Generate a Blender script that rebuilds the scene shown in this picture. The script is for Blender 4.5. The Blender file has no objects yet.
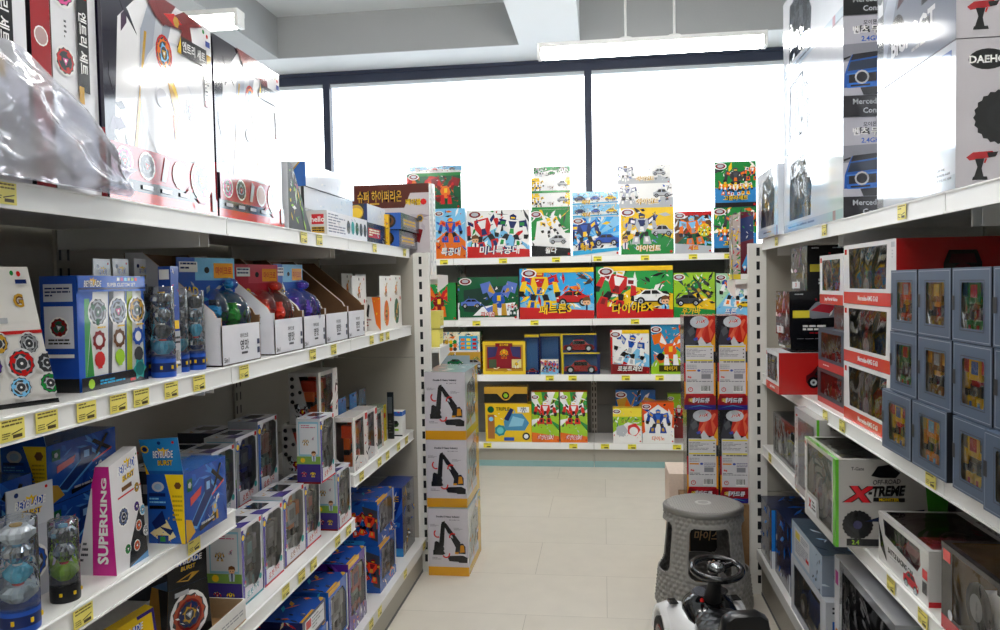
import bpy, math, random
from mathutils import Vector, Matrix
from mathutils.geometry import tessellate_polygon
PI = math.pi
col = bpy.context.scene.collection
# ---------------------------------------------------------------- camera geometry (28 mm lens, eye height 1.40 m)
F = 778.0; EYE = 1.40
_D = Vector((603-500, 315-282, -F)).normalized()
_Z = Vector((1, .018, 0)).cross(_D).normalized()
if _Z.y < 0: _Z = -_Z
_X = _D.cross(_Z)
def ray(px, py):
    c = Vector((px-500, 315-py, -F)); return c.dot(_X), c.dot(_D), c.dot(_Z)
def gz(px, py, z):
    r = ray(px, py); t = (z-EYE)/r[2]; return r[0]*t, r[1]*t
def gx(px, py, x):
    r = ray(px, py); t = x/r[0]; return r[1]*t, EYE+r[2]*t
def gy(px, py, y):
    r = ray(px, py); t = y/r[1]; return r[0]*t, EYE+r[2]*t
# ---------------------------------------------------------------- colours and materials
PAL = dict(white='F2F2F0', offwhite='DCDAD4', grey='8E9094', dgrey='3C3E42', black='101114', red='C81E1E', dred='7E1518',
    orange='E8701A', yellow='F2C81E', lime='9CCB2A', green='1E8A3C', dgreen='0E5A34', cyan='2FA8D8', sky='7CC4EC', blue='1D4FB0',
    dblue='14265E', navy='0E1638', purple='4C2A8C', pink='E05A9A', magenta='C8187E', brown='6A4424', tan='B98E5A', gold='C89A32',
    teal='2A9C98', silver='B8BCC2', cream='EFE6C8', slate='4E5A6A', skin='E8B48A')
def lin(c):
    return c/12.92 if c <= .04045 else ((c+.055)/1.055)**2.4
def C(c):
    if isinstance(c, str):
        c = PAL.get(c, c); c = tuple(int(c[i:i+2], 16)/255 for i in (0, 2, 4))
    return (lin(c[0]), lin(c[1]), lin(c[2]), 1.0)
MATS = {}
def mat(name, rough=.5, metal=0, base=None, attr=False, coat=0, bump=None, spec=.5, coat_rough=.05, alpha=None, noise=None):
    m = bpy.data.materials.new(name); m.use_nodes = True; nt = m.node_tree; b = nt.nodes['Principled BSDF']
    b.inputs['Roughness'].default_value = rough; b.inputs['Metallic'].default_value = metal
    b.inputs['Specular IOR Level'].default_value = spec
    b.inputs['Coat Weight'].default_value = coat; b.inputs['Coat Roughness'].default_value = coat_rough
    src = None
    if attr:
        a = nt.nodes.new('ShaderNodeAttribute'); a.attribute_name = 'Col'; src = a.outputs['Color']
    else:
        b.inputs['Base Color'].default_value = C(base)
    tc = nt.nodes.new('ShaderNodeTexCoord')
    n = nt.nodes.new('ShaderNodeTexNoise'); nt.links.new(tc.outputs['Object'], n.inputs['Vector'])
    n.inputs['Scale'].default_value = (noise or (14, .06))[0]; n.inputs['Detail'].default_value = 3
    mr = nt.nodes.new('ShaderNodeMapRange'); k = (noise or (14, .06))[1]
    mr.inputs['To Min'].default_value = 1-k; mr.inputs['To Max'].default_value = 1+k
    nt.links.new(n.outputs['Fac'], mr.inputs['Value'])
    mx = nt.nodes.new('ShaderNodeVectorMath'); mx.operation = 'SCALE'
    if src: nt.links.new(src, mx.inputs[0])
    else: mx.inputs[0].default_value = C(base)[:3]
    nt.links.new(mr.outputs['Result'], mx.inputs['Scale']); nt.links.new(mx.outputs['Vector'], b.inputs['Base Color'])
    if bump:
        n2 = nt.nodes.new('ShaderNodeTexNoise'); nt.links.new(tc.outputs['Object'], n2.inputs['Vector'])
        n2.inputs['Scale'].default_value = bump[0]; n2.inputs['Detail'].default_value = 3
        bp = nt.nodes.new('ShaderNodeBump'); bp.inputs['Strength'].default_value = bump[1]; bp.inputs['Distance'].default_value = bump[2]
        nt.links.new(n2.outputs['Fac'], bp.inputs['Height']); nt.links.new(bp.outputs['Normal'], b.inputs['Normal'])
        if coat: nt.links.new(bp.outputs['Normal'], b.inputs['Coat Normal'])
    MATS[name] = m; return m
def filmmat(name, tint, ior, rough, bumps=None, haze=0):
    m = bpy.data.materials.new(name); m.use_nodes = True; nt = m.node_tree; nt.nodes.clear()
    out = nt.nodes.new('ShaderNodeOutputMaterial'); mix = nt.nodes.new('ShaderNodeMixShader')
    tr = nt.nodes.new('ShaderNodeBsdfTransparent'); tr.inputs['Color'].default_value = tint
    gl = nt.nodes.new('ShaderNodeBsdfGlossy'); gl.inputs['Roughness'].default_value = rough
    gl.inputs['Color'].default_value = (1, 1, 1, 1)
    fr = nt.nodes.new('ShaderNodeFresnel'); fr.inputs['IOR'].default_value = ior
    L = nt.links.new
    if bumps:
        tc = nt.nodes.new('ShaderNodeTexCoord'); n2 = nt.nodes.new('ShaderNodeTexNoise'); L(tc.outputs['Object'], n2.inputs['Vector'])
        n2.inputs['Scale'].default_value = bumps[0]; n2.inputs['Detail'].default_value = 1.5; n2.inputs['Distortion'].default_value = 1.2
        bp = nt.nodes.new('ShaderNodeBump'); bp.inputs['Strength'].default_value = bumps[1]; bp.inputs['Distance'].default_value = bumps[2]
        L(n2.outputs['Fac'], bp.inputs['Height']); L(bp.outputs['Normal'], gl.inputs['Normal']); L(bp.outputs['Normal'], fr.inputs['Normal'])
    L(fr.outputs['Fac'], mix.inputs['Fac']); L(gl.outputs['BSDF'], mix.inputs[2])
    if haze:
        df = nt.nodes.new('ShaderNodeBsdfDiffuse'); df.inputs['Color'].default_value = (.85, .87, .92, 1)
        m2 = nt.nodes.new('ShaderNodeMixShader'); m2.inputs['Fac'].default_value = haze
        L(tr.outputs['BSDF'], m2.inputs[1]); L(df.outputs['BSDF'], m2.inputs[2]); L(m2.outputs['Shader'], mix.inputs[1])
    else: L(tr.outputs['BSDF'], mix.inputs[1])
    L(mix.outputs['Shader'], out.inputs['Surface']); MATS[name] = m; return m
mat('card', .42, attr=True, spec=.35, noise=(30, .04))
mat('gloss', .2, attr=True, spec=.4, coat=.3, bump=(5, .18, .01), noise=(30, .03))
mat('wrap', .08, attr=True, spec=.7, coat=1, coat_rough=.04, bump=(3, .12, .01), noise=(20, .03))
mat('kraft', .8, attr=True, noise=(90, .12))
mat('plastic', .28, attr=True, spec=.5, noise=(30, .05))
mat('shiny', .12, attr=True, spec=.7, noise=(30, .05))
mat('metalpaint', .38, attr=True, spec=.4, noise=(5, .03))
mat('chrome', .12, metal=1, attr=True)
mat('rubber', .6, attr=True, bump=(300, .3, .002))
mat('weave', .45, attr=True, noise=(60, .06))
filmmat('film', (.96, .97, .97, 1), 1.4, .05, (8, .45, .02))
filmmat('flatfilm', (.92, .93, .93, 1), 1.45, .04)
filmmat('blister', (.9, .93, .95, 1), 1.5, .05, (22, .6, .01), .05)
filmmat('bagfilm', (.82, .83, .90, 1), 1.5, .12, (4, .45, .03), .30)
def tintfilm(name, t):
    filmmat(name, (*t, 1), 1.5, .06, (20, .6, .01), .03)
tintfilm('film_blue', (.5, .78, .92)); tintfilm('film_green', (.6, .9, .62)); tintfilm('film_red', (.95, .48, .4)); tintfilm('film_violet', (.74, .68, .92))
# ---------------------------------------------------------------- mesh builder
class MB:
    def __init__(s): s.v = []; s.f = []; s.c = []; s.m = []; s.mn = []; s.sm = []
    def face(s, pts, c, m='card', smooth=False):
        i = len(s.v); s.v += [tuple(p) for p in pts]; s.f.append(tuple(range(i, i+len(pts))))
        s.c.append(C(c) if not (isinstance(c, tuple) and len(c) == 4) else c)
        if m not in s.mn: s.mn.append(m)
        s.m.append(s.mn.index(m)); s.sm.append(smooth)
    def tris(s, verts, faces, c, m='card', smooth=False):
        i = len(s.v); s.v += [tuple(p) for p in verts]; cc = C(c) if not (isinstance(c, tuple) and len(c) == 4) else c
        if m not in s.mn: s.mn.append(m)
        k = s.mn.index(m)
        for f in faces:
            s.f.append(tuple(i+j for j in f)); s.c.append(cc); s.m.append(k); s.sm.append(smooth)
    def box(s, a, b, c, m='card', bevel=0, skip=''):
        (x0, y0, z0), (x1, y1, z1) = a, b
        if bevel:
            e = bevel; V = []; 
            for z, i in ((z0, e), (z0+e, 0), (z1-e, 0), (z1, e)):
                V += [(x0+i, y0+e, z), (x0+e, y0+i, z), (x1-e, y0+i, z), (x1-i, y0+e, z), (x1-i, y1-e, z), (x1-e, y1-i, z), (x0+e, y1-i, z), (x0+i, y1-e, z)]
            Fs = [tuple(range(7, -1, -1)), tuple(range(24, 32))]
            for r in range(3):
                for k in range(8): Fs.append((r*8+k, r*8+(k+1) % 8, r*8+8+(k+1) % 8, r*8+8+k))
            s.tris(V, Fs, c, m); return
        V = [(x0, y0, z0), (x1, y0, z0), (x1, y1, z0), (x0, y1, z0), (x0, y0, z1), (x1, y0, z1), (x1, y1, z1), (x0, y1, z1)]
        Fs = dict(b=(3, 2, 1, 0), t=(4, 5, 6, 7), f=(0, 1, 5, 4), r=(1, 2, 6, 5), k=(2, 3, 7, 6), l=(3, 0, 4, 7))
        s.tris(V, [Fs[q] for q in Fs if q not in skip], c, m)
    def loft(s, rings, c, m='plastic', smooth=True, caps=True, closed=True):
        n = len(rings[0]); V = [p for r in rings for p in r]; Fs = []
        for i in range(len(rings)-1):
            for k in range(n if closed else n-1):
                Fs.append((i*n+k, i*n+(k+1) % n, (i+1)*n+(k+1) % n, (i+1)*n+k))
        s.tris(V, Fs, c, m, smooth)
        if caps:
            s.face([tuple(p) for p in reversed(rings[0])], c, m); s.face(list(rings[-1]), c, m)
    def lathe(s, prof, c, m='plastic', n=20, ctr=(0, 0, 0), caps=True):
        R = [[(ctr[0]+r*math.cos(2*PI*k/n), ctr[1]+r*math.sin(2*PI*k/n), ctr[2]+z) for k in range(n)] for r, z in prof]
        s.loft(R, c, m, caps=caps)
    def tube(s, path, r, c, m='plastic', n=8, closed=False):
        P = [Vector(p) for p in path]; R = []
        for i, p in enumerate(P):
            if closed: t = P[(i+1) % len(P)]-P[i-1]
            else: t = P[min(i+1, len(P)-1)]-P[max(i-1, 0)]
            t.normalize(); a = Vector((0, 0, 1)) if abs(t.z) < .9 else Vector((1, 0, 0))
            u = t.cross(a).normalized(); w = u.cross(t); rr = r[i] if isinstance(r, (list, tuple)) else r
            R.append([p+u*rr*math.cos(2*PI*k/n)+w*rr*math.sin(2*PI*k/n) for k in range(n)])
        if closed: R.append(R[0])
        s.loft(R, c, m, caps=not closed)
    def xform(s, M, start=0):
        for i in range(start, len(s.v)): s.v[i] = tuple(M @ Vector(s.v[i]))
    def build(s, name, parent=None, loc=None, rotz=0):
        me = bpy.data.meshes.new(name); me.from_pydata(s.v, [], s.f)
        for n in s.mn: me.materials.append(MATS[n])
        me.polygons.foreach_set('material_index', s.m); me.polygons.foreach_set('use_smooth', s.sm)
        a = me.color_attributes.new('Col', 'FLOAT_COLOR', 'CORNER'); buf = []
        for f, c in zip(s.f, s.c): buf += list(c)*len(f)
        a.data.foreach_set('color', buf); me.update()
        if any(s.sm):
            import bmesh
            bm = bmesh.new(); bm.from_mesh(me); bmesh.ops.remove_doubles(bm, verts=bm.verts, dist=1e-6) if False else None; bm.free()
        o = bpy.data.objects.new(name, me); col.objects.link(o)
        if parent: o.parent = parent
        if loc: o.location = loc
        if rotz: o.rotation_euler.z = rotz
        return o
def tag(o, label=None, cat=None, group=None, kind=None):
    if label: o['label'] = label
    if cat: o['category'] = cat
    if group: o['group'] = group
    if kind: o['kind'] = kind
    return o
def empty(name, loc=(0, 0, 0), rz=0, label=None, cat=None, group=None):
    o = bpy.data.objects.new(name, None); o.empty_display_size = .05; col.objects.link(o); o.location = loc; o.rotation_euler.z = rz
    return tag(o, label, cat, group)
def copy_tree(o, loc=None, rz=None, label=None, parent=None):
    c = o.copy(); col.objects.link(c)
    if parent: c.parent = parent
    if loc is not None: c.location = loc
    if rz is not None: c.rotation_euler.z = rz
    if label: c['label'] = label
    for ch in list(o.children): copy_tree(ch, parent=c)
    return c
# ---------------------------------------------------------------- lettering
_gl = {}
def glyphs(t, bold=0.0):
    k = (t, bold)
    if k not in _gl:
        cu = bpy.data.curves.new('lettering', 'FONT'); cu.body = t; cu.size = 1; cu.resolution_u = 2; cu.offset = bold
        ob = bpy.data.objects.new('lettering', cu); col.objects.link(ob)
        dg = bpy.context.evaluated_depsgraph_get(); me = bpy.data.meshes.new_from_object(ob.evaluated_get(dg))
        vs = [(v.co.x, v.co.y) for v in me.vertices]; fs = [tuple(p.vertices) for p in me.polygons]
        bpy.data.objects.remove(ob); bpy.data.curves.remove(cu); bpy.data.meshes.remove(me)
        if vs:
            x0 = min(v[0] for v in vs); x1 = max(v[0] for v in vs); y0 = min(v[1] for v in vs); y1 = max(v[1] for v in vs)
            s = 1/(y1-y0); vs = [((x-x0)*s, (y-y0)*s) for x, y in vs]; w = (x1-x0)*s
        else: w = 1
        _gl[k] = (vs, fs, w)
    return _gl[k]
def clip(poly, x1, y1):
    for ax, lim, sg in ((0, 0, 1), (0, x1, -1), (1, 0, 1), (1, y1, -1)):
        out = []
        for i in range(len(poly)):
            a, b = poly[i-1], poly[i]; da, db = (a[ax]-lim)*sg, (b[ax]-lim)*sg
            if (da < 0) != (db < 0):
                t = da/(da-db); out.append((a[0]+(b[0]-a[0])*t, a[1]+(b[1]-a[1])*t))
            if db >= 0: out.append(b)
        poly = out
        if len(poly) < 3: return []
    return poly
class Cv:
    """a printed face: origin, right and up directions, size in metres; drawing coordinates are fractions"""
    def __init__(s, mb, O, U, V, w, h, m='card'):
        s.mb = mb; s.O = Vector(O); s.U = Vector(U); s.V = Vector(V); s.N = s.U.cross(s.V).normalized(); s.w = w; s.h = h; s.m = m; s.k = 0
    def P(s, x, y): return s.O+s.U*x+s.V*y+s.N*(.0002+.00007*s.k)
    def poly(s, pts, c, abs_=False):
        s.k += 1; p = [(x, y) if abs_ else (x*s.w, y*s.h) for x, y in pts]; p = clip(p, s.w, s.h)
        if len(p) > 2: s.mb.face([s.P(x, y) for x, y in p], c, s.m)
    def rect(s, u0, v0, u1, v1, c): s.poly([(u0, v0), (u1, v0), (u1, v1), (u0, v1)], c)
    def circ(s, u, v, r, c, n=14, sx=1, rot=0, teeth=0, td=.15):
        R = r*min(s.w, s.h); pts = []
        for k in range(n if not teeth else teeth*2):
            q = n if not teeth else teeth*2; a = 2*PI*k/q+rot; rr = R*(1-td*(k % 2) if teeth else 1)
            pts.append((u*s.w+rr*sx*math.cos(a), v*s.h+rr*math.sin(a)))
        s.poly(pts, c, True)
    def line(s, u0, v0, u1, v1, t, c):
        a = Vector((u0*s.w, v0*s.h)); b = Vector((u1*s.w, v1*s.h)); d = (b-a)
        if d.length < 1e-6: return
        n = Vector((-d.y, d.x)).normalized()*t*min(s.w, s.h)/2
        s.poly([a+n, a-n, b-n, b+n], c, True)
    def text(s, t, u, v, hgt, c, align='C', rot=0, shear=0, bold=.02, out=None, maxw=None, flat=1.0):
        """u,v centre (or left end) of the line; hgt as a fraction of face height"""
        if out: s.text(t, u, v, hgt, out, align, rot, shear, bold+.06, None, maxw, flat)
        vs, fs, w = glyphs(t, 0); W0 = w; vs, fs, w = glyphs(t, bold); H = hgt*s.h; sx = H*flat
        if maxw and W0*sx > maxw*s.w: sx = maxw*s.w/W0
        s.k += 1; cr, sr = math.cos(rot), math.sin(rot); P = []
        for x, y in vs:
            x = (x-(w/2 if align == 'C' else 0))*sx; y = (y-.5)*H; x += shear*y
            P.append(s.P(u*s.w+x*cr-y*sr, v*s.h+x*sr+y*cr))
        s.mb.tris(P, fs, c, s.m)
    def lines(s, u0, v0, u1, v1, n, c, seed=1, t=.45):
        r = random.Random(seed)
        for i in range(n):
            y1 = v1-(v1-v0)*i/n; y0 = y1-(v1-v0)/n*t; x = u0
            while x < u1-.02:
                x2 = min(u1, x+(u1-u0)*r.uniform(.08, .3)); s.rect(x, y0, x2, y1, c); s.k -= 1; x = x2+(u1-u0)*.03
                if r.random() < .08: break
        s.k += 1
    def barcode(s, u0, v0, u1, v1, seed=1):
        r = random.Random(seed); s.rect(u0, v0, u1, v1, 'white'); x = u0+.05*(u1-u0)
        while x < u1-.06*(u1-u0):
            d = (u1-u0)*r.uniform(.02, .06); s.rect(x, v0+.2*(v1-v0), x+d, v1, 'black'); s.k -= 1; x += d+(u1-u0)*r.uniform(.02, .05)
        s.k += 1
    def rays(s, u, v, cols, n=16, r=2.0, seed=0):
        g = random.Random(seed); a = g.random()
        for k in range(n):
            b = a+2*PI/n*g.uniform(.5, 1.4); c = cols[k % len(cols)]
            s.poly([(u, v), (u+r*math.cos(a), v+r*math.sin(a)), (u+r*math.cos(b), v+r*math.sin(b))], c); a = b
    def shards(s, n, pal, seed, box=(0, 0, 1, 1), sz=.2):
        g = random.Random(seed)
        for k in range(n):
            x = g.uniform(box[0], box[2]); y = g.uniform(box[1], box[3]); a = g.uniform(0, 2*PI); L = sz*g.uniform(.4, 1.3); wd = sz*g.uniform(.08, .35)
            ca, sa = math.cos(a), math.sin(a); q = s.h/s.w if s.h < s.w else 1; q2 = s.w/s.h if s.w < s.h else 1
            f = lambda p, t: (x+(p*ca-t*sa)*q, y+(p*sa+t*ca)*q2)
            s.poly([f(-L/2, 0), f(0, -wd/2), f(L/2, -wd*.1), f(L*.1, wd/2)], g.choice(pal))
    # ---- motifs
    def loc(s, u, v, S):
        W = s.w; Hh = s.h; R = S*min(W, Hh)
        return lambda x, y: (u*W+x*R, v*Hh+y*R)
    def shape(s, f, pts, c): s.poly([f(x, y) for x, y in pts], c, True)
    def mecha(s, u, v, S, pal, seed=0, halo=None, lean=0):
        """a generic standing toy robot, arms and legs out, drawn about (u,v) with half-height S"""
        g = random.Random(seed); f0 = s.loc(u, v, S); cl, sl = math.cos(lean), math.sin(lean)
        f = lambda x, y: f0(x*cl-y*sl, x*sl+y*cl); A, B, D, K = pal[0], pal[1], pal[2 % len(pal)], 'black'
        if halo: s.shape(f, [(-.75, -1), (.75, -1.02), (.95, .1), (.6, .85), (0, 1.08), (-.6, .85), (-.95, .1)], halo)
        for m in (-1, 1):
            o = g.uniform(-.12, .12); h = g.uniform(-.1, .15)
            s.shape(f, [(m*.1, -.2), (m*.38, -.22), (m*(.5+o), -.6), (m*.22, -.6)], K)
            s.shape(f, [(m*(.2+o), -.52), (m*(.55+o), -.5), (m*(.68+o), -1), (m*(.15+o), -1)], A)
            s.shape(f, [(m*(.28+o), -.58), (m*(.45+o), -.58), (m*(.5+o), -.85), (m*(.3+o), -.85)], D)
            s.shape(f, [(m*.3, .55), (m*.78, .72+h), (m*.88, .32+h), (m*.4, .2)], B)
            s.shape(f, [(m*.42, .48), (m*.68, .58+h), (m*.7, .4+h), (m*.45, .3)], D)
            s.shape(f, [(m*.6, .36+h), (m*.82, .34+h), (m*(.98), -.18+h), (m*.68, -.2+h)], A)
            s.shape(f, [(m*.72, -.12+h), (m*1.0, -.1+h), (m*.95, -.36+h), (m*.74, -.36+h)], K)
        s.shape(f, [(-.36, .6), (.36, .6), (.42, .2), (.2, -.25), (-.2, -.25), (-.42, .2)], A)
        s.shape(f, [(-.24, .52), (.24, .52), (.1, .12), (-.1, .12)], B)
        s.shape(f, [(-.1, .1), (.1, .1), (.14, -.2), (-.14, -.2)], D)
        s.shape(f, [(-.17, .6), (.17, .6), (.2, .84), (0, .95), (-.2, .84)], B)
        s.shape(f, [(-.12, .68), (.12, .68), (.12, .76), (-.12, .76)], 'yellow')
        for k in range(4):
            x, y = g.uniform(-.6, .6), g.uniform(-.8, .6); s.shape(f, [(x, y), (x+.12, y+.05), (x+.08, y+.16)], g.choice(pal+['white', K]))
    def creature(s, u, v, S, pal, seed=0, wings=True):
        g = random.Random(seed); f = s.loc(u, v, S); A, B, D = pal[0], pal[1], pal[2 % len(pal)]
        if wings:
            for m in (-1, 1):
                s.shape(f, [(m*.1, .1), (m*.5, .9), (m*1.05, .75), (m*.9, .2), (m*.65, .3), (m*.5, -.05), (m*.35, .1)], A)
                s.shape(f, [(m*.15, .15), (m*.5, .8), (m*.6, .35)], D)
        s.shape(f, [(-.25, .25), (.2, .3), (.35, -.2), (.1, -.6), (-.2, -.55), (-.4, -.1)], B)
        s.shape(f, [(.1, .25), (.25, .6), (.55, .75), (.7, .55), (.45, .5), (.3, .15)], A)
        s.shape(f, [(-.2, -.4), (-.7, -.6), (-1.0, -.3), (-.6, -.85), (-.05, -.7)], A)
        for m in (-.35, .15): s.shape(f, [(m, -.35), (m+.22, -.35), (m+.3, -1), (m-.02, -1)], D)
        s.shape(f, [(-.1, .1), (.12, .12), (.1, -.2), (-.1, -.2)], 'yellow')
        for k in range(5):
            x, y = g.uniform(-.8, .8), g.uniform(-.8, .6); s.shape(f, [(x, y), (x+.16, y+.06), (x+.08, y+.2)], g.choice(pal+['white', 'black']))
    def spinner(s, u, v, r, pal, seed=0, sx=1, edge='white'):
        g = random.Random(seed); t = g.choice((5, 6, 7, 9)); a = g.random()
        s.circ(u, v, r*1.12, edge, 18, sx); s.circ(u, v, r, 'dgrey', sx=sx, rot=a, teeth=11, td=.1); s.circ(u, v, r*.93, pal[0], sx=sx, rot=a, teeth=t*2, td=.12)
        s.circ(u, v, r*.72, 'dgrey', 14, sx); s.circ(u, v, r*.66, pal[1], sx=sx, rot=a+.3, teeth=t, td=.25)
        R = r*min(s.w, s.h)
        for k in range(3):
            b = a+k*2*PI/3; s.poly([(u*s.w+R*q*sx*math.cos(b+t2), v*s.h+R*q*math.sin(b+t2)) for q, t2 in ((.5, 0), (.95, .15), (.88, .55), (.5, .7))], pal[0] if pal[0] not in ('silver', 'white') else pal[2 % len(pal)], True)
        s.circ(u, v, r*.42, 'dgrey', 10, sx); s.circ(u, v, r*.36, pal[2 % len(pal)], sx=sx, rot=a, teeth=3, td=.5); s.circ(u, v, r*.12, 'white', 6, sx)
    def car(s, u, v, S, c, flip=1, wheel=.2, tall=0):
        f0 = s.loc(u, v, S); f = lambda x, y: f0(x*flip, y); k = tall
        s.shape(f, [(-1, -.28), (1, -.28), (1.02, .02), (.7, .12), (.4, .38+k), (-.35, .4+k), (-.7, .14+k*.4), (-1, .08)], c)
        s.shape(f, [(-.55, .12), (.6, .12), (.36, .33+k), (-.3, .34+k)], 'black')
        s.shape(f, [(-.02, .12), (.04, .12), (.04, .35+k), (-.02, .35+k)], c)
        s.shape(f, [(-1, -.28), (1, -.28), (.95, -.34), (-.95, -.34)], 'black')
        for x in (-.6, .62):
            p = f(x, -.3); R = wheel*S*min(s.w, s.h)
            for rr, cc in ((1.25, 'black'), (.7, 'silver'), (.3, 'dgrey')):
                s.poly([(p[0]+R*rr*math.cos(2*PI*q/12), p[1]+R*rr*math.sin(2*PI*q/12)) for q in range(12)], cc, True)
        s.shape(f, [(.86, -.08), (1.0, -.08), (1.0, .0), (.88, .02)], 'cream')
    def boy(s, u, v, S, shirt='white'):
        f = s.loc(u, v, S)
        s.shape(f, [(-.35, -1), (.35, -1), (.45, -.1), (.1, .1), (-.1, .1), (-.45, -.1)], shirt); s.shape(f, [(-.08, -1), (.1, -1), (.14, .1), (-.1, .1)], 'dblue')
        s.shape(f, [(-.34, .1), (.34, .1), (.46, .5), (.3, .85), (-.3, .85), (-.46, .5)], 'skin')
        s.shape(f, [(-.5, .5), (-.3, .62), (.3, .66), (.52, .5), (.42, 1.0), (0, 1.15), (-.42, 1.0)], 'brown')
        for m in (-.18, .18): s.shape(f, [(m-.06, .3), (m+.06, .3), (m+.06, .46), (m-.06, .46)], 'black')
        s.shape(f, [(-.1, .2), (.1, .2), (.06, .14), (-.06, .14)], 'red')
    def logo(s, t, u, v, h, maxw=.5, c='yellow', out='navy', splat='lime', shear=.15, rot=0):
        if splat: s.circ(u, v+h*.25, h*.75*s.h/min(s.w, s.h), splat, teeth=9, td=.45, sx=1.7)
        s.text(t, u, v, h, c, shear=shear, out=out, maxw=maxw, rot=rot)
# ---------------------------------------------------------------- cartons
def faces6(w, d, h):
    """local frame of each face of a carton whose front looks along -Y: origin, right, up, width, height"""
    return dict(front=((-w/2, -d/2, 0), (1, 0, 0), (0, 0, 1), w, h), right=((w/2, -d/2, 0), (0, 1, 0), (0, 0, 1), d, h),
        back=((w/2, d/2, 0), (-1, 0, 0), (0, 0, 1), w, h), left=((-w/2, d/2, 0), (0, -1, 0), (0, 0, 1), d, h),
        top=((-w/2, -d/2, h), (1, 0, 0), (0, 1, 0), w, d), bottom=((-w/2, d/2, 0), (1, 0, 0), (0, -1, 0), w, d))
HEX = [(0.1, 0.08), (0.9, 0.08), (0.9, 0.9), (0.1, 0.9)]
def carton(w, d, h, base, cols=None, art=None, holes=None, inner='silver', m='card', film='film', mb=None):
    """returns (carton MB, film MB); holes: face -> polygon in fractions"""
    mb = mb or MB(); fm = MB(); cols = cols or {}; art = art or {}; holes = holes or {}; FR = faces6(w, d, h)
    for k, (O, U, V, W, H) in FR.items():
        O, U, V = Vector(O), Vector(U), Vector(V); N = U.cross(V); cc = cols.get(k, base)
        q = lambda x, y, o=0: O+U*x+V*y+N*o
        if k in holes:
            hp = [(x*W, y*H) for x, y in holes[k]]; outer = [(0, 0), (W, 0), (W, H), (0, H)]
            allp = outer+hp; T = tessellate_polygon([[Vector((x, y, 0)) for x, y in outer], [Vector((x, y, 0)) for x, y in hp]])
            P = [q(x, y) for x, y in allp]
            T2 = []
            for t in T:
                a, b, c_ = [Vector(allp[i]) for i in t]; T2.append(t if (b-a).cross(c_-a) > 0 else (t[0], t[2], t[1]))
            mb.tris(P, T2, cc, m)
            fm.face([q(x, y, -.0012) for x, y in hp], 'white', film)
        else:
            mb.face([q(0, 0), q(W, 0), q(W, H), q(0, H)], cc, m)
            if holes:
                i = .003; mb.face([q(0+i, i, -i), q(i, H-i, -i), q(W-i, H-i, -i), q(W-i, i, -i)], inner if k != 'back' else inner, 'card')
        if k in art:
            cv = Cv(mb, O, U, V, W, H, m); art[k](cv)
    return mb, fm
def box(name, label, w, d, h, loc, rz, base='white', cols=None, art=None, holes=None, inner='silver', m='card', film='film', toy=None, cat='toy box', group=None, toyname='toy'):
    if not holes:
        mb, _ = carton(w, d, h, base, cols, art, None, inner, m, film)
        o = mb.build(name, None, loc, rz); return tag(o, label, cat, group)
    e = empty(name, loc, rz, label, cat, group); mb, fm = carton(w, d, h, base, cols, art, holes, inner, m, film)
    mb.build('carton', e); fm.build('clear_window', e)
    if toy: t = MB(); toy(t, w, d, h); t.build(toyname, e)
    return e
# toys seen through windows, local carton coordinates
def toy_robot(pal, S=.8, pose=0):
    def f(t, w, d, h):
        H = h*S; W = min(w*.8, H*.75); z0 = (h-H)/2+.002; b = lambda x0, z0_, x1, z1, dep, c, y=0: t.box((x0*W, y-dep*d*.5, z0+z0_*H), (x1*W, y+dep*d*.5, z0+z1*H), c, 'plastic', bevel=.002)
        for m in (-1, 1):
            X = lambda a, c_: (min(m*a, m*c_), max(m*a, m*c_))
            x0, x1 = X(.06, .24); b(x0, .18, x1, .45, .3, 'dgrey'); x0, x1 = X(.04, .3); b(x0, 0, x1, .28, .5, pal[0])
            x0, x1 = X(.1, .22); b(x0, .06, x1, .22, .56, pal[2 % len(pal)])
            x0, x1 = X(.24, .46); b(x0, .6, x1, .86, .5, pal[1]); x0, x1 = X(.3, .44); b(x0, .36, x1, .6, .32, pal[0]); x0, x1 = X(.28, .46); b(x0, .26, x1, .37, .3, 'black')
        b(-.24, .5, .24, .84, .5, pal[0]); b(-.16, .42, .16, .56, .4, pal[1]); b(-.14, .58, .14, .78, .58, pal[2 % len(pal)]); b(-.1, .84, .1, 1, .3, pal[1]); b(-.07, .89, .07, .93, .36, 'yellow')
    return f
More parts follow.
